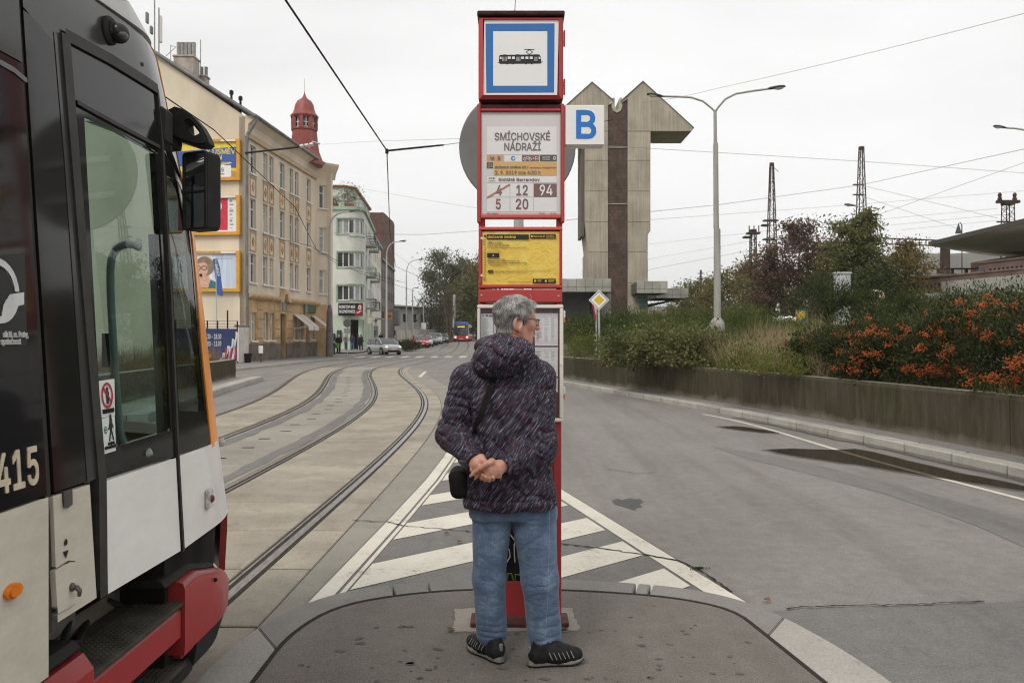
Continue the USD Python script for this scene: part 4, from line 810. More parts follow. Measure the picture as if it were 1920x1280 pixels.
 put(t,'head_slope',prism([(1140,180.3),(1149.8,188.8),(1149.8,193),(1140,197)],D0+.02,D1-.2),BET);put(t,'head_slope',prism([(1177,180),(1164.3,190.5),(1164.3,194),(1177,185)],D0+.02,D1-.2),BET)
 mb=MB()
 for a,b in (((1015,240),(1110,155)),((1110,155),(1150,189)),((1164,190.5),(1205.4,153.4)),((1205.4,153.4),(1301,240.7))):
  p,q=np.array([tx(a[0]),0,tzz(a[1])]),np.array([tx(b[0]),0,tzz(b[1])]);mb.add(*loft([np.array([[p[0],D0-.06,p[2]],[q[0],D0-.06,q[2]],[q[0],D0-.06,q[2]+.07],[p[0],D0-.06,p[2]+.07]]),np.array([[p[0],D1+.06,p[2]],[q[0],D1+.06,q[2]],[q[0],D1+.06,q[2]+.07],[p[0],D1+.06,p[2]+.07]])]))
 put(t,'ridge_flashing',mb,ZINC)
 gr=mat('graffiti_teal',(.02,.26,.28),.6);mb=MB();r=random.Random(4)
 for row in range(3):
  x=tx(1196.5)
  while x<tx(1211):
   w=.1+.1*r.random();z=tzz(560+row*9);pts=[(x,D0-.01,z),(x+w,D0-.01,z+.28),(x+w*.5,D0-.01,z+.1),(x+w*1.2,D0-.01,z+.05)];mb.path(pts,.028,4);x+=w+.03
 put(t,'graffiti',mb,gr)
 mb=MB();mb.ball((tx(1183),D0-.0,tzz(566)),(.22,.02,.32),2);mb.ball((tx(1189),D0,tzz(560)),(.14,.02,.2),2);put(t,'graffiti',mb,mat('graffiti_beige',(.4,.33,.28),.7,.4,6))
 CAN=mat('canopy_concrete',(.27,.265,.235),.9,.15,.9,col2=(.35,.34,.30))
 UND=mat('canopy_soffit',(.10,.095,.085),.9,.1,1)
 def canopy(label,x0,x1,ytop,ybot,D,depth,npan,slope=0):
  t=thing('entrance_canopy',label,'canopy',((x0+x1)/2/F*D-960/F*D,D,1.9));a,b=P(x0,ybot,D),P(x1,ytop,D);hh=b[2]-a[2]
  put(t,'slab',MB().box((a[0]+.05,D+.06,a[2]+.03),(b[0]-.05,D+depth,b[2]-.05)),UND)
  w=(b[0]-a[0])/npan
  for k in range(npan):
   put(t,'fascia_panel',MB().bbox((a[0]+k*w+.008,D-.02,a[2]),(a[0]+(k+1)*w-.008,D+.055,a[2]+hh*.36-.008),.01),CAN);put(t,'fascia_panel',MB().bbox((a[0]+k*w+.008,D-.02,a[2]+hh*.36+.008),(a[0]+(k+1)*w-.008,D+.055,b[2]),.01),CAN)
  for k in range(int(depth/1.2)):
   put(t,'fascia_panel',MB().bbox((b[0]-.045,D+.06+k*1.2,a[2]),(b[0],D+1.24+k*1.2,b[2]),.01),CAN)
  return t,a,b
 t,a,b=canopy('long concrete canopy left of the concrete tower, behind the road signs',1000,1146,522.5,547,52,7,9)
 put(t,'back_wall',MB().box((a[0],56,1.5),(P(1112,560,56)[0],56.3,a[2])),mat('grey_panel',(.12,.12,.122),.6,.08,.5))
 put(t,'pillar',MB().box((P(1128,560,54)[0],54,1.5),(P(1146,560,54)[0],54.8,a[2])),CAN)
 put(t,'pillar',MB().box((P(1108,560,53.5)[0],53.5,1.5),(P(1119,560,53.5)[0],54.2,a[2])),BLACK)
 canopy('short concrete canopy jutting from the right foot of the concrete tower',1194,1252,527,549.5,57,4,4)
 t,a,b=canopy('lower sloping canopy further right behind the tower foot',1230,1291,540.5,559,63,6,4)
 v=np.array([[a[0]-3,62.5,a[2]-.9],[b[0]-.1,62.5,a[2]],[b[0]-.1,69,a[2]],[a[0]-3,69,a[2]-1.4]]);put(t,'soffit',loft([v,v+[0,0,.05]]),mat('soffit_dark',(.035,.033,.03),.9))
tower()
def station():
 t=thing('station_building','low station building at the right edge with a sweeping concrete canopy roof','building',(34,52,2))
 ST=mat('station_concrete',(.40,.375,.33),.85,.1,.4);SO=mat('station_soffit',(.66,.62,.56),.85,.08,.3);PK=mat('pink_parapet',(.15,.10,.088),.9,.2,1.2);BW=mat('brown_panel',(.17,.08,.045),.6,.2,1)
 top=np.array([(28.3,54,8.0),(28.3,38,8.15),(28.3,25,8.3),(48,25,8.3),(60,45,8.2),(52,66,8.0),(36.5,60.7,8.0)])
 cen=top.mean(0)+[4,0,-1.5];low=top*.45+cen*.55;low[:,2]=6.7
 put(t,'canopy_roof',loft([low,top-[0,0,.22],top,top*[1,1,1]+[0,0,.05]]),SO)
 put(t,'roof_edge',loft([top-[0,0,.22]+(top-cen)*[.004,.004,0],top+[0,0,.06]+(top-cen)*[.004,.004,0]]),mat('roof_edge',(.08,.07,.06),.7))
 w0=np.array([34.0,58.5]);
 put(t,'wall',MB().box((33.4,44,4.2),(50,58,7.0)),BW)
 for k in range(5):a=45+k*2.5;w=put(t,'window',MB().box((33.30,a,5.2),(33.395,a+2.2,6.6)),mat('steel_dark',(.05,.05,.05),.5));put(w,'pane',MB().box((33.27,a+.1,5.3),(33.295,a+2.1,6.5)),mat('blue_glass',(.09,.12,.15),.1))
 put(t,'lower_roof',MB().box((29,56.5,5.95),(37,63,6.1)),ST);put(t,'lower_wall',MB().box((29.8,57.5,3.8),(37,62,5.9)),mat('dark_glazing',(.045,.04,.035),.3,.3,.6))
 mb=MB()
 for k in range(8):mb.box((29.6+k,57.2,3.8),(29.75+k,57.4,6.5))
 mb.box((29.4,57.2,6.45),(37,57.35,6.55));put(t,'mullion',mb,mat('rust_brown',(.07,.04,.03),.7))
 for A,B,z0,z1 in (((25.9,50.5),(27.8,43),3.9,5.25),((28.4,48),(29.9,40),4.6,6.0)):
  A,B=np.array(A),np.array(B);u=(B-A)/np.linalg.norm(B-A);L=np.linalg.norm(B-A);Mq=frame((*A,0),(*u,0),(0,0,1));
  holes=[(.8+k*.32,.98+k*.32,z1-.75,z1-.35)for k in range(int((L-1.4)/.32))]
  pg=sbox(0,z0-2,L,z1)
  for h in holes[:18]:pg=pg.difference(sbox(h[0],h[2],h[1],h[3]))
  put(t,'parapet',MB().poly(pg,.3,Mq),PK);put(t,'parapet_coping',MB().bbox((-.1,z1,-.06),(L,z1+.12,.36),.03,Mq),PK)
  put(t,'terrace',MB().box((0.2,z0-2,.35),(L,z1-1.1,3),Mq),MATS['canopy_concrete'])
station()
def hill(name,x0,x1,D,hfun,m,depth=500,n=90):
 xs=np.linspace(x0,x1,n);rows=[]
 for k,(dd,s)in enumerate(((0,0),(depth*.3,.45),(depth*.7,.9),(depth,1.0),(depth*1.5,.5))):
  z=np.array([hfun(x)for x in xs])*s;z=z+6*(meshkit.fbm(np.c_[xs*.02,np.full(n,dd*.02),np.zeros(n)],4,3)-.5)*(s>0);rows.append(np.c_[xs,np.full(n,D+dd),z])
 return solo(name,MB().add(*loft(rows,close=False,cap=False)),m,kind='structure')
HILL=mat('hill_wood',(0.035,0.05,0.03),.95,.5,.05,col2=(.10,.095,.05),bump=1.0,bscale=.12,dist=8)
hill('hill',-900,500,1150,lambda x:66+8*math.sin(x*.01)-.02*abs(x+250),HILL,400)
hill('hill',300,1500,800,lambda x:20+95*(1-math.exp(-max(x-365,0)/45)),mat('hill_brown',(0.07,.065,.04),.95,.4,.03,bump=1.0,bscale=.15,dist=6),300)
for k,(px,y,D,w,hh)in enumerate(((752,594,900,9,7),(766,590,960,11,8),(777,599,850,8,8),(789,592,1000,12,7),(757,602,820,8,6),(783,582,1130,10,7))):
 p=P(px,y,D);t=thing('hillside_house',['pale hillside villa far left above the low office roof','wider pale hillside house above the low office roof','lower hillside house just left of the sparse poplars','long hillside house partly behind the poplars','lowest hillside house above the office eaves','highest hillside house near the hilltop'][k],'house',p)
 put(t,'wall',MB().box(p-[w/2,0,12],p+[w/2,8,hh*.6]),WHITEP);A=p+[-w/2-.4,-.5,hh*.6];r=np.array([[0,0,0],[w+.8,0,0],[w*.5+.4,0,hh*.45]]);put(t,'roof',loft([A+r,A+r+[0,9,0]]),ROOFT)
 for q in range(3):put(t,'window',MB().box(p+[-w*.35+q*w*.3,-.05,0],p+[-w*.35+q*w*.3+1.2,0,1.6]),GLASS)
 # ================================================================ vegetation
def leaves(p,d,n,ln,w,curl=0.15):
 """rhombic leaves at p along d, faces turned by n"""
 d=d/np.maximum(np.linalg.norm(d,axis=1,keepdims=True),1e-9);s=np.cross(d,n);s/=np.maximum(np.linalg.norm(s,axis=1,keepdims=True),1e-9);up=np.cross(s,d)
 ln=np.broadcast_to(ln,(len(p),))[:,None];w=np.broadcast_to(w,(len(p),))[:,None]
 v=np.stack([p,p+d*ln*.5+s*w/2+up*w*curl,p+d*ln,p+d*ln*.5-s*w/2+up*w*curl],1).reshape(-1,3)
 i=np.arange(len(p))*4;return v,np.vstack([np.stack([i,i+1,i+2],1),np.stack([i,i+2,i+3],1)])
def unit(r,n):q=r.normal(size=(n,3));return q/np.linalg.norm(q,axis=1,keepdims=True)
def leafmat(name,a,b,trans=0.25,island=0.35,rough=0.5):
 return mat(name,a,rough,0.3,1.3,col2=b,island=island,trans=trans,spec=0.15)
L_PYR=leafmat('leaf_firethorn',(0.0384,0.0572,0.0184),(0.0785,0.0969,0.0327),rough=.4)
L_JUN=leafmat('leaf_juniper',(0.0616,0.0926,0.0217),(0.175,0.211,0.0542))
L_DARKJ=leafmat('leaf_dark_juniper',(0.0464,0.0686,0.0218),(0.104,0.129,0.0381))
L_IVY=leafmat('leaf_ivy',(0.115,0.141,0.0539),(0.287,0.284,0.115))
L_FEATH=leafmat('leaf_feathery',(0.085,0.102,0.031),(0.189,0.178,0.0608))
L_GREEN=leafmat('leaf_fresh',(0.0968,0.135,0.0227),(0.232,0.254,0.0567))
L_DRY=leafmat('grass_dry',(0.34,0.263,0.142),(0.539,0.439,0.263),island=.3)
L_GRASS=leafmat('grass_green',(0.162,0.2,0.0408),(0.36,0.325,0.0882))
L_RUST=leafmat('leaf_rust',(0.14,0.088,0.062),(0.27,0.175,0.125))
L_TREE=leafmat('leaf_tree',(0.131,0.149,0.0479),(0.261,0.264,0.0855))
L_OLIVE=leafmat('leaf_olive',(0.173,0.142,0.0516),(0.378,0.272,0.0922))
L_POP=leafmat('leaf_poplar',(0.14,0.15,0.075),(0.30,0.29,0.165))
BERRY=mat('orange_berry',(0.44,0.092,0.013),.35,.2,20,island=.25)
BARK=mat('bark',(0.075,0.06,0.045),.95,.3,6,bump=.5,bscale=20)
TWIG=mat('twig',(0.10,0.075,0.055),.95,.25,6)
def clumps(r,n,c,rad,shell=0.55,flat_bottom=True):
 q=unit(r,n)*(shell+(1-shell)*r.random((n,1))**.6)
 if flat_bottom:q[:,2]=np.where(q[:,2]<-.55,-q[:,2]*.6,q[:,2])
 return q*rad+c,q
def shrub(name,label,c,rad,nl,size,m,seed,cl=60,spread=.22,aspect=.55,up=.35,berries=0,group=None,spiky=0.0,stems=6,crown='foliage',lo=None):
 r=np.random.default_rng(seed);c=np.array(c,float);rad=np.array(rad,float)
 t=thing(name,label,'shrub',(c[0],c[1],c[2]-rad[2]*.6),group=group)
 k,q=clumps(r,cl,c,rad);idx=r.integers(0,cl,nl);g=r.normal(size=(nl,3));sp=spread*(0.6+.8*r.random(cl))[idx][:,None]
 p=k[idx]+g*sp*rad.mean()*np.array([1,1,.75])
 out=(p-c)/rad;out/=np.maximum(np.linalg.norm(out,axis=1,keepdims=True),1e-6)
 d=out*.8+unit(r,nl)*.9+np.array([0,0,up])
 if lo is not None:p[:,2]=np.maximum(p[:,2],lo+.15*r.random(nl))
 if spiky:
  idx2=r.random(nl)<.35;d[idx2]=q[idx][idx2]*.6+unit(r,idx2.sum())*.3+[0,0,up];p[idx2]+=d[idx2]*spiky*r.random((idx2.sum(),1))
 s=size*(.6+.8*r.random(nl));fo_=put(t,crown,MB().add(*leaves(p,d,unit(r,nl)+[0,0,.8],s,s*aspect)),m,kind='stuff')
 mb=MB();base=c-[0,0,rad[2]*.9]
 for i in range(stems):
  e=k[r.integers(0,cl)];mid=base*.5+e*.5+r.normal(size=3)*.06;mb.path([base+r.normal(size=3)*[.15,.15,.02],mid,e],[.022,.014,.005],4)
 if stems:put(t,'stem',mb,TWIG)
 if berries:
  bc=MB();ico=trimesh.creation.icosphere(0)
  kk=np.where((q[:,1]<.35)|(q[:,2]>.3))[0]
  bv,bf,nb=[],[],0
  for i in range(berries):
   ctr=k[kk[r.integers(0,len(kk))]]+r.normal(size=3)*rad*.12;o=(ctr-c)/rad;ctr=ctr+o/np.linalg.norm(o)*rad*.20;ctr[2]=max(ctr[2],1.08+.1*r.random())
   m_=r.integers(16,46);pos=ctr+r.normal(size=(m_,3))*np.array([.05,.05,.035])*(.7+.6*r.random());ss=.010+.005*r.random((m_,1,1))
   v=(pos[:,None,:]+ico.vertices[None]*ss).reshape(-1,3);f=(ico.faces[None]+(np.arange(m_)*12)[:,None,None]).reshape(-1,3)+nb;bv.append(v);bf.append(f);nb+=len(v)
  put(t,'berries',MB().add(np.vstack(bv),np.vstack(bf)),BERRY,kind='stuff')
 return t
_wl=wl[np.argsort(wl[:,1])]
def wallX(D):return np.interp(D,_wl[:,1],_wl[:,0])+.32
pyr=[(16.4,.95,.80),(15.2,1.0,.95),(14.0,1.1,1.05),(12.7,1.15,1.1),(11.4,1.2,1.15),(10.1,1.25,1.2),(8.6,1.2,1.15)]
plab=['leftmost small firethorn with few orange berries beside the dry grass','firethorn with scattered orange berries, second from the dry grass','firethorn full of orange berries where the wall has a pale vertical streak','broad firethorn with dense orange berry clusters, right of the pale wall streak','large firethorn thick with orange berries near the right edge','firethorn cut by the right edge of the picture','firethorn just past the right edge of the picture']
for i,(D,rx,h)in enumerate(pyr):
 X=wallX(D)+.75;shrub('firethorn',plab[i],(X,D+.2,.90+h*.45),(rx,rx,h*.62),9000,.062,L_PYR,100+i,cl=62,spread=.165,berries=[16,40,68,86,84,74,26][i],spiky=.25,lo=.86,stems=9,group='firethorns along the wall')
for i,(px,D,rx,top)in enumerate(((1560,18,.8,640),(1640,18,1.0,622),(1720,17.5,1.1,612),(1800,17,1.1,602),(1880,16.5,1.2,596),(1960,15.5,1.2,590))):
 p=P(px,top,D);shrub('feathery_shrub',['low grey-green feathery shrub behind the leftmost firethorn','grey-green feathery shrub second from the left behind the firethorns','grey-green feathery shrub in the middle behind the firethorns','taller grey-green feathery shrub below the station parapet','tall feathery shrub near the right edge below the station','feathery shrub cut by the right edge'][i],(p[0],D,p[2]-.62),(rx,.9,.75),5200,.075,L_FEATH,200+i,cl=46,spread=.26,aspect=.32,up=.7,spiky=.35,group='feathery shrubs behind the firethorns')
for i,(px,D,rx,top,base)in enumerate(((1535,26,.8,530,600),(1610,25,.8,548,605),(1690,24,1.2,568,620),(1750,24,1.2,560,615),(1825,23,1.3,552,605),(1900,22,1.4,560,605),(1160,31,.9,592,650),(1085,31,.8,605,650))):
 a,b=P(px,top,D),P(px,base,D);shrub('dark_juniper',['dark juniper with drooping branches left of the grey advertising panel','dark juniper right of the grey advertising panel','dark juniper right of the red and white figure','dark juniper below the left end of the station parapet','broad dark juniper below the station parapet','dark juniper at the right edge below the station','dark juniper behind the priority road sign','dark low juniper left of the priority road sign pole'][i],(a[0],D,(a[2]+b[2])/2),(rx,1.0,(a[2]-b[2])/2),5200,.10,L_DARKJ,300+i,cl=40,spread=.25,aspect=.26,up=.15,spiky=.4,group='dark junipers on the embankment')
for i,(px,D,rx,top)in enumerate(((1085,34,1.6,598),(1165,33,1.6,588),(1235,32,1.6,588),(1290,32,1.4,588),(1385,31,1.4,580),(1430,28,1.5,590),(1480,25,1.2,606),(1200,27,1.4,604),(1275,26,1.3,610),(1375,25,1.1,622))):
 p=P(px,top,D);shrub('spreading_juniper',['green spreading juniper behind the left end of the wall','green spreading juniper below the brick strip of the tower','green spreading juniper left of the lamp foot, farther back','green spreading juniper just left of the lamp foot','green spreading juniper right of the lamp foot','green spreading juniper halfway between lamp foot and brown tree','small green juniper above the dry grass','green juniper in front of the tower foot, above the ivy mound','green juniper above the middle of the ivy mound','low green juniper just right of the lamp foot, nearest the wall'][i],(p[0],D,p[2]-.55),(rx,1.3,.50),6200,.10,L_JUN,400+i,cl=60,spread=.2,aspect=.26,up=.2,spiky=.35,group='spreading junipers on the embankment')
for i,(px,D,rx,top)in enumerate(((1190,22.5,.95,632),(1255,21.5,1.05,622),(1320,21,.9,628))):
 p=P(px,top,D);shrub('ivy_mound',['left part of the pale ivy-like mound above the wall, beside the sign pole','middle of the pale ivy-like mound above the wall','right part of the pale ivy-like mound, next to the dry grass'][i],(p[0],D,p[2]-.45),(rx,.8,.58),4200,.085,L_IVY,500+i,cl=60,spread=.2,aspect=.75,up=.3,lo=.88,group='pale ivy-like mounds')
for i,(px,D,rx,top)in enumerate(((1075,27.5,.5,632),(1098,26.5,.45,640),(1150,25,.5,650),(1400,17.0,.5,668),(1460,16.3,.45,676),(1520,17.2,.5,640))):
 p=P(px,top,D);shrub('green_weed',['fresh green weed at the left end of the wall','fresh green weed left of the sign pole','low fresh green weed at the foot of the sign pole','green weed among the dry grass on the wall','small green weed near the right end of the dry grass','grey-green weed beside the leftmost firethorn'][i],(p[0],D,p[2]-.3),(rx,.5,.4),1500,.07,L_GREEN,600+i,cl=24,spread=.3,aspect=.3,up=1.0,spiky=.4,stems=0,lo=.9,group='fresh green weeds above the wall')
def blades(n,seed,region,hgt,w,m,name,lean=.4):
 r=np.random.default_rng(seed);px=region[0]+(region[1]-region[0])*r.random(n);D=region[2]+(region[3]-region[2])*r.random(n)
 X=(px-960)/F*D;k=X>wallX(D)+.02;X,D=X[k],D[k];e=X-wallX(D);z=.86+1.0*(1-np.exp(-np.maximum(e-.3,0)/5));n=len(X);tuft=meshkit.noise(np.c_[X*1.7,D*1.7,np.zeros(n)],seed)
 h=hgt*(.4+.9*r.random(n))*(.35+1.1*tuft);p=np.c_[X,D,z];d=r.normal(size=(n,3))*lean+[0.1,-.05,1.0];tip=p+d/np.linalg.norm(d,axis=1,keepdims=True)*h[:,None];mid=p*.5+tip*.5+[0,0,1]*(h*.12)[:,None];s=unit(r,n);s[:,2]=0;s*=w
 v=np.stack([p-s,p+s,mid+s*.7,mid-s*.7,tip],1).reshape(-1,3);i=np.arange(n)*5
 return solo(name,MB().add(v,np.vstack([np.stack([i,i+1,i+2],1),np.stack([i,i+2,i+3],1),np.stack([i+3,i+2,i+4],1)])),m,'tall straw-coloured dry grass on the bank above the wall' if 'dry' in name else 'short green grass and weeds on the bank above the wall','grass',kind='stuff')
blades(32000,71,(1280,1550,13.8,22),.80,.0055,L_DRY,'dry_grass',.45)
blades(26000,72,(1060,1960,8.5,30),.26,.006,L_GRASS,'grass',.6)
r_=np.random.default_rng(5);n_=5000;X_=-10.9-2.6*r_.random(n_);D_=24+7*r_.random(n_);h_=.25+.6*r_.random(n_);p_=np.c_[X_,D_,np.full(n_,.6)];d_=r_.normal(size=(n_,3))*.25+[0,0,1];s_=unit(r_,n_)*.008;tip_=p_+d_*h_[:,None]
solo('weeds',MB().add(np.stack([p_-s_,p_+s_,tip_],1).reshape(-1,3),np.arange(n_*3).reshape(-1,3)),leafmat('weed_brown',(0.258,0.151,0.0756),(0.454,0.302,0.136)),'dry brown weeds above the low wall end, before the blue fence','weeds',kind='stuff')
tw_=np.random.default_rng(77);n_=26000;px_=1225+560*tw_.random(n_);D_=165+40*tw_.random(n_);top_=3.2+5.5*meshkit.fbm(np.c_[px_*.02,px_*0,px_*0],4,6);q_=np.c_[(px_-960)/F*D_,D_,1.5+top_*tw_.random(n_)**.7]
solo('distant_wood',MB().add(*leaves(q_,unit(tw_,n_),unit(tw_,n_)+[0,-.5,.5],.9*(.6+.8*tw_.random(n_)),.55)),L_OLIVE,'far-off low woodland beyond the lamp posts and behind the shrubs','woodland',kind='stuff')
def tree(name,label,base,h,rad,m,seed,nl=6000,size=.22,first=.2,trunk=.14,prof=None,limbs=22,up=.55,clump=.35,aspect=.5,lean=0.0,droop=0.0,fork=1,bark=None):
 """a tree: tapered trunk, limbs up its length with side twigs, leaves in clumps along limbs and twigs; prof(u) is the crown's outline"""
 r=np.random.default_rng(seed);base=np.array(base,float);t=thing(name,label,'tree',base);prof=prof or (lambda u:(np.sin(np.pi*min(max(u,.02),1)**.75))**.7);mb=MB();tw=MB();cl=[]
 stems=[]
 for k in range(fork):
  a=2*math.pi*k/max(fork,1)+r.random();off=np.array([math.cos(a),math.sin(a),0])*(rad*.35 if fork>1 else 0);pts=[base+off*u**.8+np.array([lean*u*h+.10*rad*math.sin(3*u+k),.1*rad*math.cos(2.3*u),h*.94*u*(1-.1*(k%2))])for u in np.linspace(0,1,9)];mb.path(pts,trunk*(1-.88*np.linspace(0,1,9)),6,cap=False);stems.append(np.array(pts))
 for k in range(limbs):
  u=((k+r.random())/limbs);f=first+(1-first)*u;st=stems[k%fork];p=np.array([np.interp(f,np.linspace(0,1,9),st[:,i])for i in range(3)]);a=k*2.4+r.random();ln=rad*prof(u)*(.65+.5*r.random());d=np.array([math.cos(a),math.sin(a),up*(.6+.8*r.random())]);d/=np.linalg.norm(d[:2]);q=[p]
  for i in range(3):q.append(q[-1]+d*ln/3+r.normal(size=3)*ln*.05);d=d+np.array([0,0,.15-droop])
  mb.path(q,[trunk*.35*(1-.7*f),trunk*.25*(1-.7*f),trunk*.15*(1-.7*f),.008],4,cap=False)
  for s in np.linspace(.35,1,4):cl.append(q[0]+(q[-1]-q[0])*s)
  for j in range(4):
   s=.3+.7*r.random();o=q[0]+(q[-1]-q[0])*s;e=o+(unit(r,1)[0]*[1,1,.7]+[0,0,.25-droop])*ln*.38;tw.path([o,o*.5+e*.5+[0,0,.03],e],[.02,.012,.005],3,cap=False);cl.append(e);cl.append(o*.4+e*.6)
 tr=put(t,'trunk',mb,bark or BARK);put(tr,'twigs',tw,bark or TWIG,kind='stuff')
 if nl:
  cl=np.array(cl);w=r.random(len(cl))**1.5+.1;idx=r.choice(len(cl),nl,p=w/w.sum());p=cl[idx]+r.normal(size=(nl,3))*clump*(.5+r.random((len(cl),1)))[idx]*[1,1,.7];d=unit(r,nl)+[0,0,-.3-droop];sz=size*(.6+.8*r.random(nl))
  put(t,'crown',MB().add(*leaves(p,d,unit(r,nl)+[0,0,.6],sz,sz*aspect)),m,kind='stuff')
 return t
gz=2.0
dome_=lambda u:math.sqrt(max(1-(u*1.02-.12)**2*1.1,.05))
for i,(px,D,h,rad,m,lab,kw)in enumerate((
(1490,55,7.1,2.7,L_RUST,'rust-brown autumn tree left of the tall lattice masts',dict(nl=11000,size=.19,first=.06,clump=.34,limbs=34,fork=3)),
(1438,57,5.0,2.0,L_RUST,'smaller rust-brown tree leaning out left of the big rust-brown one',dict(nl=5500,size=.19,first=.06,clump=.32,limbs=24,fork=2)),
(1550,57,6.6,2.2,L_RUST,'rust-brown tree half hidden behind the green feathery tree',dict(nl=6500,size=.19,first=.06,clump=.34,limbs=26,fork=2)),
(1602,50,7.7,1.9,L_TREE,'green feathery tree in front of the right lattice mast',dict(nl=9500,size=.27,first=.25,aspect=.32,clump=.30,limbs=30,fork=2,droop=.12)),
(1692,48,5.3,1.5,L_OLIVE,'olive-brown bushy tree left of the station canopy',dict(nl=10000,size=.15,first=.05,clump=.30,limbs=34,fork=3)),
(1645,47,3.6,1.5,L_DARKJ,'low dark green bushy tree under the feathery tree',dict(nl=8000,size=.17,first=.04,clump=.32,limbs=28,fork=3)))):
 b=P(px,640,D);b[2]=gz;tree('bushy_tree',lab,b,h,rad,m,700+i,prof=dome_,trunk=.11,**kw)
for i,(px,D,h,m)in enumerate(((1282,110,6.0,L_OLIVE),(1312,105,7.4,L_TREE),(1345,100,7.0,L_OLIVE),(1374,95,7.6,L_GREEN),(1404,90,8.4,L_OLIVE),(1428,85,6.8,L_TREE))):
 b=P(px,640,D);b[2]=gz;tree('distant_tree',['olive distant tree right of the tower canopy, lowest of its row','green distant tree left of the big lamp pole','olive distant tree directly behind the big lamp pole','yellow-green distant tree right of the big lamp pole','brownish distant tree left of the small lattice mast','green distant tree below the small lattice mast'][i],b,h,2.5,m,740+i,nl=4500,size=.28,first=.03,trunk=.12,prof=dome_,clump=.5,limbs=22,fork=2)
pop=lambda u:.55+.55*math.sin(math.pi*min(u*.95+.08,1))if u<.75 else max(1.0-(u-.75)*3.4,.12)
for i,(px,D,h,rad,m,nl,lab)in enumerate(((822,150,17.0,2.9,L_POP,7000,'tall sparse yellow-green poplar left of the bus'),(806,156,14,2.2,L_POP,4500,'sparse poplar nearest the office building'),(848,152,14.5,2.6,L_POP,9000,'green poplar just above the bus'),(870,158,16,2.6,L_POP,7500,'yellow-green poplar right of the bus'),(893,150,14.5,2.8,L_OLIVE,9000,'dark green tree beside the red stop post'),(912,155,17.5,2.8,L_POP,6500,'poplar mostly hidden behind the stop post'),(880,145,10,3.2,L_TREE,9000,'low dark green tree behind the bus'),(852,165,9,3.0,L_TREE,6000,'low green tree behind the pale utility pole'))):
 b=P(px,640,D);b[2]=zr(D);tree('poplar',lab,b,h,rad,m,760+i,nl=int(nl*.62),size=.42,first=.06,trunk=.22,prof=pop,limbs=44,up=1.1,clump=.62)
b=P(845,640,128);b[2]=.4;tree('bare_tree','leafless grey bushy tree beside the parked cars',b,8.4,3.0,L_OLIVE,790,nl=500,size=.2,first=.08,trunk=.16,limbs=50,up=1.6,fork=5,prof=lambda u:.35+.65*u if u<.7 else 1.0-(u-.7)*1.8,bark=TWIG)
for i,(px,D)in enumerate(((763,84),(772,86),(758,82))):
 p=P(px,646,D);p[2]=.55;shrub('red_hedge',['dark red hedge shrub beside the red parked car','small dark red shrub right of the hedge','green and red hedge shrub above the silver car'][i],(p[0],D,.6),(.75,.7,.5),1300,.14,[leafmat('leaf_darkred',(0.0675,0.0243,0.0243),(0.135,0.0473,0.0405)),MATS['leaf_darkred'],L_DARKJ][i],800+i,cl=20,spread=.3,aspect=.5)
for i,(px,D)in enumerate(((625,86.2),(655,86.2))):
 p=P(px,392,D);t=thing('potted_plant',['small potted plant on the roof terrace of the green house','larger potted plant on the terrace corner of the green house'][i],'plant',(p[0],D,15.6));put(t,'pot',MB().bbox((p[0]-.5,D-.2,15.6),(p[0]+.5,D+.2,15.95),.03),ROOFT);r=np.random.default_rng(i);n=300+500*i;q=r.normal(size=(n,3))*[.45+.3*i,.25,.25+.35*i]+[p[0],D,16.25+.6*i];put(t,'foliage',MB().add(*leaves(q,unit(r,n),unit(r,n),.2,.08)),L_TREE,kind='stuff')
LEAFM=mat('dead_leaf',(.12,.07,.035),.8,.4,30)
for (x,y,z)in ((831,1000,.012),(856,1018,.012),(842,1186,.11),(1066,1181,.11),(1430,1124,.012)):
 g=G(x,y,z);a=x*1.3;s=.06;v=np.array([[0,0,.004],[s*.5,s*.4,.02],[s,0,.006],[s*.5,-s*.4,.016]])@rotz(a)[:3,:3].T+[*g,z+.003]
 solo('dead_leaf',MB().add(v,[[0,1,2],[0,2,3]]),LEAFM,{831:'curled brown leaf on the hatched paint left of the jeans',856:'small dark leaf on the hatched asphalt left of the jeans',842:'dead leaf left of the concrete footing of the stop',1066:'dead leaf right of the concrete footing of the stop',1430:'dead leaf on the road near the island corner'}[x],'leaf')
g=G(1312,1069,0);r=np.random.default_rng(9);q=r.normal(size=(110,3))*[.028,.012,.0]+[*g,.01];solo('moss_tuft',MB().add(*leaves(q,unit(r,110)*.5+[0,0,.8],unit(r,110),.02,.006)),L_GREEN,'tiny green moss tuft in the crack by the road line','moss',kind='stuff')
# ================================================================ the tram on the left
TX=-1.39
def lean(z):return 0.0 if z<1.25 else 0.058*(z-1.25)if z<2.9 else 0.0957+0.5*(z-2.9)**1.6+.058*(z-2.9)
_d0z=[0.15,.25,.4,.85,1.23,2.18,2.96,3.1,3.3,3.5,3.7];_d0d=[3.55,3.6,3.67,3.71,3.58,3.43,3.11,2.95,2.5,1.9,1.2]
def D0(z):return float(np.interp(z,_d0z,_d0d))
def S(s,z,o=0.0):
 """a point of the tram's skin: s runs along the side and round the nose"""
 d0=D0(z);ln=lean(z);w=1.23-ln
 if s<=d0:t,ins=s-d0,0.0
 else:
  a=min((s-d0)/1.55,1)*math.pi/2;t=0.95*math.sin(a)**(2/2.2);ins=w*(1-math.cos(a)**(2/2.2))
 return np.array([TX-ln-ins,d0+t,z])
def So(s,z,o):
 p=S(s,z);
 if o==0:return p
 e=0.01;u=S(s+e,z)-S(s-e,z);v=S(s,z+e)-S(s,z-e);n=np.cross(u,v);n/=max(np.linalg.norm(n),1e-9);return p+n*o
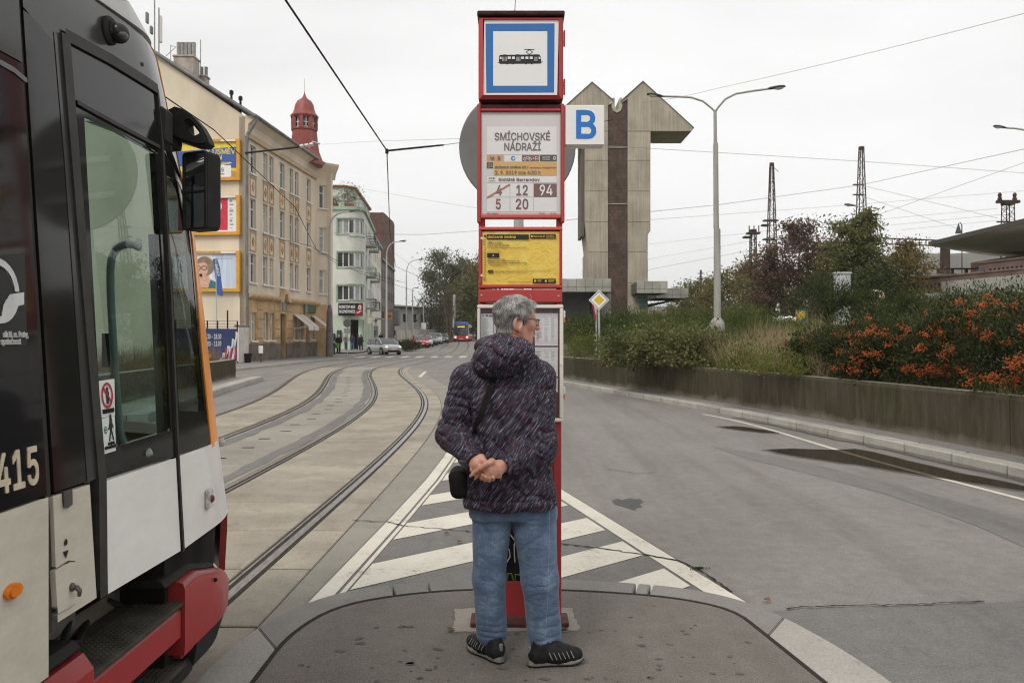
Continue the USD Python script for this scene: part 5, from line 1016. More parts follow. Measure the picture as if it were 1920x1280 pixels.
def unproj(x,y):
 k=(x-960)/F;z=1.5
 for it in range(25):
  lo,hi=0.3,D0(z)+1.45
  f=lambda s:(lambda p:p[0]-k*p[1])(S(s,z))
  ss=np.linspace(lo,hi,60);fv=np.array([f(q)for q in ss]);j=np.where((fv[:-1]<0)&(fv[1:]>=0))[0]
  if len(j)==0:j=[int(np.argmin(np.abs(fv[:-1])))];s=ss[j[0]]
  else:
   a,b=ss[j[0]],ss[j[0]+1]
   for q in range(30):
    c=(a+b)/2
    if f(c)<0:a=c
    else:b=c
   s=a
  zn=H-(y-YH)/F*S(s,z)[1];z=z+.7*(zn-z)
 return s,z
IE=lambda z:float(np.interp(z,[1.22,1.66,1.91,2.2,2.54,2.9],[.085,.115,.15,.19,.30,.34]))
def UP(pts):return [unproj(x,y)for x,y in pts]
def skin(poly,o,th=0.025,cell=0.12,rim=True):
 """a panel of the skin: polygon in (s, z), lifted by o, with a rim going inwards"""
 pg=poly if hasattr(poly,'geom_type')else Polygon(poly);pg=pg.buffer(0);mb=MB();fr_=[];x0,y0,x1,y1=pg.bounds
 for i in range(int((x1-x0)/cell)+1):
  for j in range(int((y1-y0)/cell)+1):
   q=pg.intersection(sbox(x0+i*cell,y0+j*cell,x0+(i+1)*cell,y0+(j+1)*cell))
   for g in getattr(q,'geoms',[q]):
    if g.geom_type=='Polygon' and g.area>1e-6:
     v,f=trimesh.creation.triangulate_polygon(g,engine='earcut');a=v[f];cr=np.cross(a[:,1]-a[:,0],a[:,2]-a[:,0]);f=np.where((cr<0)[:,None],f[:,::-1],f)
     fr_.append(([So(p[0],p[1],o)for p in v],f))
 tmp=MB()
 for v,f in fr_:tmp.add(v,f)
 v,f=tmp.mesh();w,inv=np.unique(np.round(v,5),axis=0,return_inverse=True);f=inv.reshape(-1)[f];f=f[(f[:,0]!=f[:,1])&(f[:,1]!=f[:,2])&(f[:,0]!=f[:,2])];mb.add(w,f)
 if rim:
  for g in getattr(pg,'geoms',[pg]):
   for ring in [g.exterior]+list(g.interiors):
    L=ring.length;pts=[ring.interpolate(d)for d in np.linspace(0,L,max(int(L/.05),8))]
    A=np.array([So(p.x,p.y,o)for p in pts]);B=np.array([So(p.x,p.y,o-th)for p in pts]);n=len(A);i=np.arange(n-1)
    mb.add(np.vstack([A,B]),np.vstack([np.stack([i,i+n,i+n+1],1),np.stack([i,i+n+1,i+1],1)]))
 return mb
def band(pts,w,o=0.004,th=0.02,closed=False):return skin(LineString(pts).buffer(w/2,cap_style=2,join_style=2),o,th)
def weather(name,col,dirt,rough=0.35,amount=0.5,coat=0.25,dr=.35):
 N={'g':('geometry',{}),'n1':('noise_texture',{'scale':2.2,'detail':7.0,'roughness':0.72,'distortion':.5}),'mp':('mapping',{'scale':(1.0,3.0,9.0)}),'n2':('noise_texture',{'scale':2.0,'detail':6.0,'roughness':.7}),'mx':('mix_float',{'fac':.5}),'r':('rgb_ramp',{'ramp':[(.38,(0,0,0)),(.72,(amount,amount,amount))]}),'m':('mix',{'color1':col,'color2':dirt}),
 'rr':('map_range',{'to_min':rough,'to_max':min(rough+dr,1)}),'p':('principled_bsdf',{'coat_weight':coat,'coat_roughness':.12,'specular_ior_level':.5 if coat else .32})}
 return usdkit.material(stage,'/World/Looks/'+name,N,[('g.position','n1.vector'),('g.position','mp.vector'),('mp.vector','n2.vector'),('n1.fac','mx.a'),('n2.fac','mx.b'),('mx.result','r.fac'),('r.color','m.fac'),('m.color','p.base_color'),('n1.fac','rr.value'),('rr.result','p.roughness')],surface='p.BSDF')
T_WHITE=weather('tram_white',(.76,.745,.715),(.50,.46,.39),.32,.4)
T_DIRTY=weather('tram_dirty_white',(.56,.52,.435),(.36,.32,.25),.5,.8,.1)
T_BLACK=weather('tram_black',(.006,.006,.006),(.012,.012,.0115),.03,.5,.0,dr=.10)
T_GREY=weather('tram_dark_grey',(.024,.0235,.023),(.036,.035,.033),.10,.6,.0,dr=.15)
T_RED=weather('tram_red',(.27,.014,.016),(.17,.03,.027),.3,.5,.3)
T_RUB=mat('tram_rubber',(.020,.019,.018),.65,.3,8);T_SEAL=mat('seal_rubber',(.035,.032,.029),.55,.2,12)
T_ORANGE=mat('tram_orange',(.72,.24,.015),.35,.1,4,coat=.3)
T_GLASS=pane('tram_glass',(.50,.61,.585),1.55);T_SMOKE=pane('tram_smoked_glass',(.05,.055,.055),1.6)
T_UNDER=mat('tram_under',(.016,.014,.012),.85,.5,5)
T_TREAD=mat('tread_rubber',(.05,.045,.036),.85,.3,10)
TM=thing('tram','low-floor city tram with black glazing, white panels and red skirt at the stop','tram',(-2.62,1.0,0))
def poly(pts):return Polygon(UP(pts))
sx=lambda x,y:unproj(x,y)
s1t,s1b=sx(40,30),sx(90,924)
ztop=3.05
def q(s0,z0,s1,z1,s0b=None,s1b=None):return Polygon([(s0,z0),(s1,z0),(s1b or s1,z1),(s0b or s0,z1)])
zb=1.262 # lower edge of the glazing
A1,A2,A3,A4=sx(91,925)[0],sx(104,925)[0],sx(163,905)[0],sx(186,890)[0] # seams: first joint, narrow panel, pillar
B1,B2,B3,B4=sx(42,60)[0],sx(46,60)[0],sx(118,70)[0],sx(132,85)[0]
put(TM,'glazing',skin(Polygon([(-6,zb),(A1-.008,zb),(B1-.008,2.55),(-6,2.55)]),0),T_BLACK,smooth=30)
put(TM,'upper_panel',skin(Polygon([(-6,2.555),(B1-.008,2.555),(B1-.01,3.02),(-6,3.02)]),0),T_GREY,smooth=30)
put(TM,'glazing',skin(Polygon([(A2-.004,zb),(A3,zb),(B3,2.72),(B2,2.72)]),0),T_BLACK,smooth=30)
put(TM,'seal',skin(Polygon([(A1-.006,.84),(A2-.006,.84),(B2-.002,3.0),(B1-.006,3.0)]),-.008),T_SEAL)
def nose_line(z0,z1,s,n=30):return [(s+D0(z),z)for z in np.linspace(z0,z1,n)]
ff=[(B2,2.722),(B3-.002,2.722)]
dt0,dt1=sx(118,65),sx(292,172) # top corners of the door
fascia=Polygon([(B2,2.73),(dt0[0],dt0[1]-.06),dt0,(sx(210,122)),dt1,(sx(296,270)),(sx(318,275))]+[(D0(z)+IE(z)-.006,z)for z in np.linspace(2.45,3.02,12)]+[(D0(3.14)+.12,3.14),(sx(180,0)[0],3.14),(B2,3.06)]).buffer(0)
d_o=[sx(118,65),sx(185,1118),sx(187,888),sx(330,853),sx(323,640),sx(303,300),sx(292,170)]
door_out=poly([(118,65),(187,893),(331,855),(318,560),(303,300),(292,168),(205,112)])
door_in=poly([(158,222),(192,845),(320,806),(306,520),(291,284),(225,247)])
put(TM,'door_frame',skin(door_out.difference(door_in),0.0),T_BLACK,smooth=30)
side=Polygon([(-6,.2),(4.9,.2),(4.9,3.5),(-6,3.5)])
fas2=Polygon([(B2,2.73),(A3,zb),(A3,zb-.001),(B2,2.725)])
put(TM,'fascia',skin(fascia.difference(door_out.buffer(.012)),0),T_GREY,smooth=30)
for pts,w in (([(118,65),(152,480),(187,893),(190,1118)],.05),([(118,65),(205,112),(292,168)],.04),([(292,168),(303,300),(318,560),(331,855),(341,1032)],.016),([(140,192),(215,233),(296,276)],.014)):
 put(TM,'door_seal',skin(LineString(UP(pts)).buffer(w/2,cap_style=2,join_style=2),.010,.03),T_SEAL)
put(TM,'door_glass',skin(door_in,-.004,.005,rim=False),T_GLASS,smooth=30)
put(TM,'pillar',skin(poly([(118,70),(100,60),(120,300),(163,905),(186,893),(152,480)]),.002),T_GREY,smooth=30)
Zq=np.linspace(1.235,2.40,16)
qp=Polygon([sx(331,852),sx(318,560),sx(303,300),sx(300,272)]+[(D0(z)+IE(z)-.006,z)for z in Zq[::-1]]).buffer(0)
qg=poly([(336,770),(322,500),(312,330),(345,350),(374,620),(386,770)]).intersection(qp.buffer(-.03))
put(TM,'quarter_panel',skin(qp.difference(qg),0),T_BLACK,smooth=30)
put(TM,'quarter_glass',skin(qg,-.002,.005,rim=False),pane('quarter_glass',(.2,.22,.22),1.6),smooth=30)
Zo=np.linspace(1.22,3.06,30)
put(TM,'edge_strip',skin(Polygon([(D0(z)+IE(z),z)for z in Zo]+[(D0(z)+.41,z)for z in Zo[::-1]]),.004),T_ORANGE,smooth=30)
put(TM,'windscreen',skin(Polygon([(D0(z)+.42,z)for z in Zo]+[(D0(z)+1.53,z)for z in Zo[::-1]]),.0,rim=False),T_GLASS,smooth=30)
put(TM,'nose_top',skin(Polygon([(D0(z)+.20,z)for z in np.linspace(3.07,3.5,8)]+[(D0(z)+1.53,z)for z in np.linspace(3.5,3.07,8)]),0),T_GREY,smooth=30)
rf_=Polygon([(-6,3.03),(B2,3.065),(sx(180,0)[0],3.145),(D0(3.145)+.11,3.145),(D0(3.3)+.2,3.3),(D0(3.5)+.25,3.5),(-6,3.5)]).buffer(0)
put(TM,'roof_cove',skin(rf_,.0),mat('tram_roof_grey',(.40,.40,.39),.4,.12,3),smooth=30)
pl=poly([(180,0),(245,45),(297,88),(283,40),(262,0)])
put(TM,'roof_cover',skin(pl,.008),MATS['tram_roof_grey'],smooth=30)
zl=0.855
put(TM,'side_panel',skin(Polygon([(-6,.72),(A1-.008,.72),(A1-.008,zb-.006),(-6,zb-.006)]),.004),T_DIRTY,smooth=30)
hp=poly([(97,930),(166,908),(179,1120),(106,1166)])
hatch=Polygon([(x,z)for x,z in UP([(98,1070),(125,1053),(137,1053),(147,1075),(148,1108),(138,1130),(103,1150)])]).buffer(.012).buffer(-.012)
put(TM,'narrow_panel',skin(hp.difference(hatch.buffer(.004)),.004),T_DIRTY,smooth=30)
hpn=put(TM,'hatch_flap',skin(hatch,.009),T_DIRTY,smooth=30)
c=So(*sx(128,1100),.012);mb=MB();mb.ball(c,(.012,.012,.014),1);mb.path([c+[.012,0,.002],c+[.022,.004,-.012],c+[.018,.008,-.03]],[.008,.008,.006],6);put(hpn,'key_handle',mb,mat('dark_metal',(.12,.11,.1),.4,.2,20,metal=.7))
put(TM,'catch_plate',skin(poly([(113,922),(129,916),(130,945),(121,952),(114,951)]),.011),mat('catch_grey',(.06,.055,.05),.5,.2,20))
put(TM,'marker_dot',skin(Polygon([(sx(120,1016)[0]+.009*math.cos(a),sx(120,1016)[1]+.010*math.sin(a))for a in np.linspace(0,6.283,16)[:-1]]),.0065,.001),BLACK)
put(TM,'marker_triangle',skin(poly([(115,1034),(125,1030),(120,1046)]),.0065,.001),BLACK)
put(TM,'door_panel',skin(poly([(188,904),(328,858),(337,1032),(192,1118)]),.004),T_WHITE,smooth=30)
put(TM,'nose_panel',skin(Polygon([sx(333,855),(D0(1.235)+.42,1.235),(D0(1.235)+1.53,1.235),(D0(.86)+1.53,.86),(D0(.86)+.40,.86),sx(341,1030)]),.004),T_WHITE,smooth=30)
put(TM,'panel_joint',skin(LineString(UP([(330,850),(341,1034)])).buffer(.008,cap_style=2),.005,.02),T_SEAL)
c=So(*sx(386,934),.004);nrm=So(*sx(386,934),1.004)-c
mb=MB();mb.bbox((-.032,-.046,0),(.032,.046,.022),.012,frame(c,np.cross([0,0,1],nrm),(0,0,1),nrm));lp=put(TM,'indicator_lamp',mb,mat('lamp_clear',(.45,.42,.4),.12,.3,40))
put(lp,'bulb',MB().ball(c+nrm*.022,(.014,.014,.018),2),mat('lamp_amber_brown',(.16,.05,.02),.3))
c=So(*sx(17,1107),.004);mb=MB();Ml=frame(c,(0,1,0),(0,.12,.99),(1,0,0));mb.poly(Polygon(ell(0,0,.034,.021)),.012,Ml);mb.poly(Polygon(ell(0,0,.026,.015)),.02,Ml);put(TM,'side_lamp',mb,mat('lamp_orange',(.62,.17,.015),.25,.2,30))
def letter(txt,s,z,h,bold,m,name,width=None):
 mb=MB();text(mb,txt,1,np.eye(4),bold,depth=.3);v,f=mb.mesh();v=v.copy();k=h if width is None else width/v[:,0].max()
 V=np.array([So(s+p[0]*k,z+p[1]*h,.0015+.003*(p[2]>.1))for p in v]);put(TM,name,(V,f),m)
nb=mat('number_beige',(.50,.43,.31),.6,.15,20)
e5=sx(72,905);h5=sx(68,838)[1]-e5[1]
letter('415',e5[0]-.20,e5[1]+.003,h5,True,nb,'fleet_number',width=.20)
lw=mat('print_pale_grey',(.50,.50,.49),.5,.1,20)
e=sx(51,632);letter('ník hl. m. Prahy,',e[0]-.115,e[1],.0165,True,lw,'lettering',width=.115)
e=sx(37,645);letter('společnost',e[0]-.09,e[1],.0165,True,lw,'lettering',width=.09)
cs,cz=sx(-4,545);cs2=sx(34,545)[0];R_=cs2-cs
ring=Polygon(ell(cs,cz,R_,R_)).difference(Polygon(ell(cs,cz,R_*.78,R_*.78)))
ring=ring.difference(sbox(cs-1,cz-.006,cs+R_*.55,cz+.006)).difference(sbox(cs+R_*.4,cz-R_*.25,cs+2*R_,cz+R_*.02))
put(TM,'operator_mark',skin(ring,.0035,.002),lw)
put(TM,'operator_mark',skin(poly([(43,548),(43,571),(25,575),(6,605),(0,600),(4,572),(16,552)]),.0035,.002),lw)
put(TM,'mark_background',skin(poly([(-30,480),(46,478),(50,648),(-30,655)]),.0012,.001),mat('mark_bg',(.022,.023,.022),.4))
put(TM,'film_stripe',skin(LineString(UP([(0,118),(25,132),(46,150)])).buffer(.008),.004,.004),mat('strip_grey',(.09,.088,.085),.3))
c=So(*sx(203,58),.0);mb=MB();mb.lathe([(.052,0),(.052,.010),(.044,.018)],(0,0,0),20);Mc=frame(c,(0,1,0),(0,0,1),(1,0,0));base=MB().mb(mb,Mc);cp=put(TM,'camera_pod',base,T_RUB,smooth=40)
cc_=c+[.034,.012,-.004];put(cp,'camera_dome',MB().ball(cc_,(.038,.036,.038),3),mat('camera_black',(.016,.016,.016),.25),smooth=True)
lw_=MB().ball(cc_+[.018,-.012,-.014],(.02,.021,.016),2);put(cp,'lens',lw_,mat('camera_lens',(.10,.095,.085),.08,.3,60),smooth=True)
put(cp,'stalk',MB().bbox(c+[0,-.03,-.02],c+[.03,.03,.03],.008),T_RUB)
c=So(*sx(267,121),.001);put(TM,'screw_hole',MB().lathe([(.009,0),(.009,.001)],c,12,axis=0),BLACK)
mr=T(TM.path,TM.M);bx=lambda x,y,D:P(x,y,D)
Dm=3.52
a0=So(*sx(306,235),0.0)
mb=MB();mb.bbox(a0+[-.02,-.05,-.085],a0+[.025,.05,.07],.015);put(TM,'mirror_bracket',mb,T_RUB)
def P3(x,y,D=Dm):return P(x,y,D)
arm=Polygon([(318,212),(333,204),(347,208),(365,220),(383,240),(393,258),(398,272),(390,278),(372,277),(350,270),(330,262),(314,262),(312,236)]).difference(Polygon([(359,233),(368,240),(378,253),(370,257),(361,250)]).buffer(1.5)).buffer(2).buffer(-2)
kx=Dm/F
arm_m=affinity.affine_transform(arm,[kx,0,0,-kx,-960*kx,H+YH*kx]);Ma=frame((0,Dm+.045,0),(1,0,0),(0,0,1),(0,-1,0))
mb=MB();mb.poly(arm_m.buffer(-.010),.092,Ma);mb.poly(arm_m,.066,frame((0,Dm+.032,0),(1,0,0),(0,0,1),(0,-1,0)));put(TM,'mirror_arm',mb,T_RUB,smooth=50)
mb=MB();mb.lathe([(.034,-.09),(.036,-.07),(.036,.03),(.030,.05)],P3(325,243),14);mb.path([P3(310,248)-[.05,0,0],P3(322,246)],.035,8);put(TM,'mirror_hinge',mb,T_RUB,smooth=40)
mb=MB();mb.path([P3(322,214),P3(312,218),P3(306,232),P3(309,248),P3(316,246)],.005,6);put(TM,'mirror_cable',mb,BLACK)
hu=np.array([.36,.93,0]);hu/=np.linalg.norm(hu) # depth direction of the housing
fx=np.array([.90,-.42,0]);fx/=np.linalg.norm(fx)
fl_,fr_=P(345,358,3.54),P(389,358,3.48)
Wm=np.linalg.norm((fr_-fl_)[:2]);Hm=(432-286)/F*3.51
fdir=(fr_-fl_);fdir[2]=0;fdir/=np.linalg.norm(fdir);ndir=np.cross(fdir,[0,0,1.0]);ndir=ndir if ndir[1]<0 else -ndir
ctr=(fl_+fr_)/2
pg=sbox(-Wm/2,-Hm/2,Wm/2,Hm/2).buffer(-.018).buffer(.018)
dirb=np.array([.034,.08,0])
rings=[np.array([[p[0],p[1]]for p in pg.exterior.coords[:-1]])]
R0=np.array([ctr+fdir*p[0]+np.array([0,0,p[1]])for p in rings[0]]);R1=R0+dirb*.85;R2_=ctr+dirb+(R0-ctr)*[.9,.9,.9]
put(TM,'mirror_housing',loft([R0,R1,R2_]),T_RUB,smooth=40)
Mg=frame(ctr+ndir*.002,fdir,(0,0,1));
if (Mg[:3,2]@ndir)<0:Mg=frame(ctr+ndir*.002,-fdir,(0,0,1))
put(TM,'mirror_rim',MB().poly(pg.difference(pg.buffer(-.009)),.008,Mg),T_RUB)
put(TM,'mirror_glass',MB().poly(pg.buffer(-.009),.002,Mg),usdkit.material(stage,'/World/Looks/mirror',{'p':('principled_bsdf',{'base_color':(.42,.44,.43),'metallic':1.0,'roughness':.02})},[],surface='p.BSDF'))
put(TM,'mirror_bar',MB().box((-Wm/2+.01,-.012,.002),(Wm/2-.01,.0,.006),Mg),T_RUB)
put(TM,'nose_knob',MB().ball(So(D0(1.2)+.38,1.2,.02),(.018,.018,.022),2),MATS['lamp_clear'])
def slab_s(s0,s1,x0,x1,z0,z1,b=.012):return MB().bbox((x0,s0,z0),(x1,s1,z1),b)
XO=TX+.02 # outer face of the skirt
sk0,sk1=sx(165,1216)[0],sx(338,1105)[0] # notch for the upper step (depths)
def prof(s0,s1,top,bot,xo=XO,xi=TX-.16,m=T_RED,name='skirt',tl=.03):
 pts=[(xi,bot),(xo-.02,bot),(xo,bot+.03),(xo,top-tl),(xo-tl*.7,top),(xi,top)]
 return put(TM,name,MB().poly(Polygon(pts),s1-s0,frame((0,s1,0),(1,0,0),(0,0,1),(0,-1,0))),m)
zt,zs,zsb=.74,.625,.47
prof(-6,sk0,.70,.36,tl=.05);put(TM,'skirt_cap',MB().bbox((TX-.22,-6,.702),(XO-.035,sk0+.0,.75),.02),T_RUB)
put(TM,'skirt_step_wall',MB().bbox((TX-.16,sk0+.002,.47),(XO-.012,sk1-.002,zs-.022),.012),T_RED)
tr=put(TM,'step',MB().bbox((TX-.24,sk0+.002,zs-.02),(XO-.005,sk1+.02,zs),.008),T_TREAD)
mb=MB()
for i in range(int((sk1-sk0)/.022)):
 for j in range(8):x=TX-.17+j*.022;y=sk0+.012+i*.022;mb.add(np.array([[x,y,zs],[x+.015,y,zs],[x+.015,y+.015,zs],[x,y+.015,zs],[x+.0075,y+.0075,zs+.006]]),[[0,1,4],[1,2,4],[2,3,4],[3,0,4]])
put(tr,'studs',mb,T_TREAD,kind='stuff')
put(TM,'step_backplate',MB().box((TX-.245,sk0-.05,zs),(TX-.235,sk1+.03,zs+.07)),mat('rusty_plate',(.10,.085,.07),.6,.3,10))
put(TM,'bracket_plate',MB().bbox((TX-.22,sx(195,1150)[0],zs+.05),(TX-.21,sx(250,1120)[0],zs+.19),.004),mat('grey_plate',(.17,.16,.15),.5,.2,6,metal=.4))
def rib(zlist,s0,s1,inset,m,name,n=22,back=.3,tap=True):
 secs=[]
 for s in np.linspace(s0,s1,n):
  kz=float(np.interp(s,[3.5,3.75,4.1],[1,.8,.2]))if tap else 1.0;zl_=[(.40+(z-.40)*kz if z>.4 else z,o)for z,o in zlist]
  secs.append(np.array([So(s,z,o)for z,o in zl_]+[So(s,zl_[-1][0],zl_[-1][1]-back),So(s,zl_[0][0],zl_[0][1]-back)]))
 return put(TM,name,loft(secs),m,smooth=35)
rib([(.40,.016),(.44,.02),(.67,.02),(.70,.012),(.71,-.03)],sk1,5.1,0,T_RED,'skirt')
rib([(.712,-.02),(.735,-.035),(.742,-.06)],sk1-.1,4.3,0,T_RUB,'skirt_cap',back=.22)
rib([(.25,-.06),(.29,-.01),(.397,.010)],sk1+.16,5.1,0,T_RUB,'bumper')
low=put(TM,'step',MB().bbox((TX-.2,sx(262,1290)[0]-.5,.335),(XO-.01,sk1+.05,.358),.008),T_TREAD)
mb=MB();y0=sx(262,1290)[0]-.45
for i in range(int((sk1+.02-y0)/.022)):
 for j in range(7):x=TX-.15+j*.022;y=y0+i*.022;mb.add(np.array([[x,y,.358],[x+.015,y,.358],[x+.015,y+.015,.358],[x,y+.015,.358],[x+.0075,y+.0075,.364]]),[[0,1,4],[1,2,4],[2,3,4],[3,0,4]])
put(low,'studs',mb,T_TREAD,kind='stuff')
prof(-6,sk1+.15,.333,.25,xo=XO-.03,m=T_RUB,name='bumper');put(TM,'step_recess',MB().box((TX-.22,-6,.36),(TX-.2,sk1+.15,.6)),T_UNDER);put(TM,'skirt_end',MB().bbox((TX-.16,sk1+.05,.36),(XO-.03,sk1+.2,.47),.01),T_RED)
rib([(.55,.0),(.75,.004),(.86,.004)],4.02,5.2,0,T_RED,'nose_apron',back=.03,tap=False)
put(TM,'inner_lining',skin(Polygon([(-6,.9),(A4,.9),(B4+.02,2.95),(-6,2.95)]),-.05,rim=False),BLACK)
rib([(.30,-.05),(.85,-.05)],3.3,5.2,0,T_UNDER,'nose_underside',back=.3,tap=False)
for px,y in ((394,1086),):put(TM,'skirt_bolt',MB().ball(So(*sx(px,y),.026),(.008,.01,.01),1),BLACK)
put(TM,'underframe',MB().box((-3.6,-6,.35),(TX-.26,3.6,.85)),T_UNDER)
mb=MB();r=np.random.default_rng(3)
for k in range(14):
 y=1.6+2.3*r.random();z=.62+.2*r.random();mb.path([(TX-.24,y,z),(TX-.2+.05*r.random(),y+.15,z-.1*r.random()),(TX-.24,y+.35,z+.1*(r.random()-.5))],.008+.01*r.random(),6)
put(TM,'cables',mb,T_RUB)
for y in (-3.2,-1.3,2.3):
 for x in (-1.94,-3.3):put(TM,'wheel',MB().lathe([(.1,-.06),(.31,-.06),(.33,.0),(.30,.05),(.08,.06)],(x,y,.33),24,axis=0),mat('wheel_steel',(.09,.08,.07),.5,.2,6,metal=.5))
put(TM,'bogie_frame',MB().bbox((-1.75,1.5,.3),(-1.66,3.1,.6),.03),T_UNDER)
INT=mat('cab_interior',(.17,.175,.165),.6,.1,2);INTD=mat('cab_dark',(.03,.03,.03),.6,.2,2);INTW=mat('cab_white',(.50,.50,.48),.5,.08,2)
put(TM,'floor',MB().box((-3.75,-6,.851),(TX-.08,4.0,.90)),INTD)
put(TM,'roof',MB().bbox((-3.45,-6,3.42),(-1.79,2.3,3.55),.05),MATS['tram_roof_grey'])
put(TM,'ceiling',MB().box((-3.6,-6,2.86),(TX-.2,2.9,2.88)),INT)
FS=lambda s,z:np.array([-5.24-S(s,z)[0],S(s,z)[1],z])
ws=[((-6,1.6),(.90,1.25)),((-6,1.6),(2.55,2.95))]
def far(poly_,m,name,o=0.0):
 mbx=skin(poly_,o,rim=False);v,f=mbx.mesh();v=v.copy();v[:,0]=-5.24-v[:,0];put(TM,name,(v,f[:,::-1]),m,smooth=30)
wf=Polygon([(1.45,1.35),(3.2,1.35),(2.95,2.35),(1.45,2.35)]);wf2=Polygon([(3.28,1.35),(3.62,1.35),(3.35,2.35),(3.03,2.35)])
far(Polygon([(-6,.7),(D0(.7)+1.5,.7),(D0(1.3)+.4,1.3),(D0(2.4)+.3,2.4),(D0(3)+.2,3.0),(-6,3.0)]).buffer(0).difference(wf).difference(wf2).difference(Polygon([(-5,1.3),(1.2,1.3),(1.2,2.5),(-5,2.5)])),INT,'far_side')
far(wf,T_GLASS,'far_glass');far(wf2,T_GLASS,'far_glass');far(Polygon([(-5,1.3),(1.2,1.3),(1.2,2.5),(-5,2.5)]),T_SMOKE,'far_glass')
put(TM,'cab_partition',MB().box((-3.8,1.3,.9),(-2.6,1.36,2.86)),INTD)
v=[P(200,700,3.3),P(272,716,3.6),P(272,780,3.6),P(300,830,3.7)]
put(TM,'dashboard',MB().poly(Polygon([(0,0),(1.5,0),(1.5,.30),(.75,.42),(0,.50)]),1.7,frame((-3.5,2.75,.9),(0,1,0),(0,0,1),(1,0,0))),INT)
put(TM,'dash_top',MB().poly(Polygon([(-.02,.50),(.75,.42),(1.5,.30),(1.5,.35),(.75,.47),(-.02,.55)]),1.75,frame((-3.5,2.75,.9),(0,1,0),(0,0,1),(1,0,0))),INTW)
put(TM,'seat',MB().bbox((-2.9,1.7,1.0),(-2.4,2.15,1.12),.04).bbox((-2.9,1.6,1.1),(-2.4,1.72,1.75),.05),mat('seat_cloth',(.05,.055,.065),.9,.2,20))
pf=lambda x,y,D:P(x,y,D)
hr_pts=[(262,464),(240,458),(222,464),(211,480),(207,510),(210,600),(216,700),(222,780),(230,825),(246,846),(266,852),(284,846)]
put(TM,'grab_rail',MB().path(spline([P(x,y,2.98+.006*i)for i,(x,y)in enumerate(hr_pts)],40),.0145,10),mat('rail_greygreen',(.24,.285,.27),.4,.06,3),smooth=True)
put(TM,'rail_foot',MB().bbox(P(256,446,3.0),P(266,472,3.04),.006),MATS['rail_greygreen'])
put(TM,'post',MB().path([P(288,440,3.3),P(306,852,3.3)],.022,8),INT)
put(TM,'lever',MB().path([P(199,688,3.1),P(199,625,3.1)],.016,8),BLACK)
put(TM,'cab_side_lining',skin(poly([(200,830),(310,800),(308,720),(270,705),(205,690)]),-.55,rim=False),INT)
s0,z0=sx(200,747);s1,z1=sx(204,815)
def st(pg,o,m,name):put(TM,name,skin(pg,o,.001,cell=.05),m)
sw=mat('sticker_white',(.60,.63,.60),.4,.05,10);sr=mat('sticker_red',(.35,.02,.03),.4);sg_=mat('sticker_green',(.03,.2,.09),.4);sk=mat('sticker_black',(.02,.02,.02),.4)
pg=poly([(186,716),(213,712),(214,777),(189,781)]).buffer(.004);st(pg,.001,sw,'sticker')
ra=(sx(212,740)[0]-sx(188,742)[0])*.45;cs,cz=sx(200,741)
st(Polygon(ell(cs,cz,ra,ra*1.15)).difference(Polygon(ell(cs,cz,ra*.8,ra*.92))),.0025,sr,'sticker_ring')
st(shapely.union_all([Polygon(ell(cs,cz+ra*.55,ra*.18,ra*.2)),sbox(cs-ra*.25,cz-ra*.1,cs+ra*.25,cz+ra*.35),sbox(cs-ra*.2,cz-ra*.75,cs-ra*.04,cz-ra*.1),sbox(cs+ra*.04,cz-ra*.75,cs+ra*.2,cz-ra*.1)]),.0035,sk,'sticker_figure')
st(LineString([(cs-ra*.6,cz+ra*.65),(cs+ra*.6,cz-ra*.65)]).buffer(ra*.09),.0045,sr,'sticker_bar')
letter('POUZE OBSLUHA',sx(191,778)[0]+.002,sx(191,778)[1]+.004,.014,True,sk,'sticker_text',width=(sx(213,773)[0]-sx(190,778)[0])*.92)
pg=poly([(190,786),(214,781),(216,843),(193,850)]).buffer(.003);st(pg,.001,sw,'sticker')
cs,cz=sx(207,803);st(shapely.union_all([Polygon(ell(cs,cz+.042,.007,.008)),LineString([(cs,cz+.03),(cs,cz)]).buffer(.008),LineString([(cs,cz),(cs-.014,cz-.04)]).buffer(.004),LineString([(cs,cz),(cs+.014,cz-.04)]).buffer(.004),LineString([(cs,cz+.026),(cs-.016,cz+.0)]).buffer(.003),LineString([(cs,cz+.026),(cs+.015,cz+.004)]).buffer(.003)]),.0025,sk,'sticker_figure')
cs,cz=sx(197,806);st(Polygon(ell(cs,cz,.011,.013)).difference(Polygon(ell(cs,cz,.007,.009))).difference(sbox(cs,cz-.004,cs+.02,cz+.004)).union(LineString([(cs-.002,cz),(cs+.013,cz)]).buffer(.002)),.0025,sg_,'sticker_arrow')
letter('POUŽIJTE',sx(205,836)[0]-.012,sx(205,836)[1]+.004,.009,True,sk,'sticker_text',width=.045);letter('NÁSTUPNÍ DVEŘE',sx(195,846)[0]+.003,sx(195,846)[1]+.005,.009,True,sk,'sticker_text',width=.075)
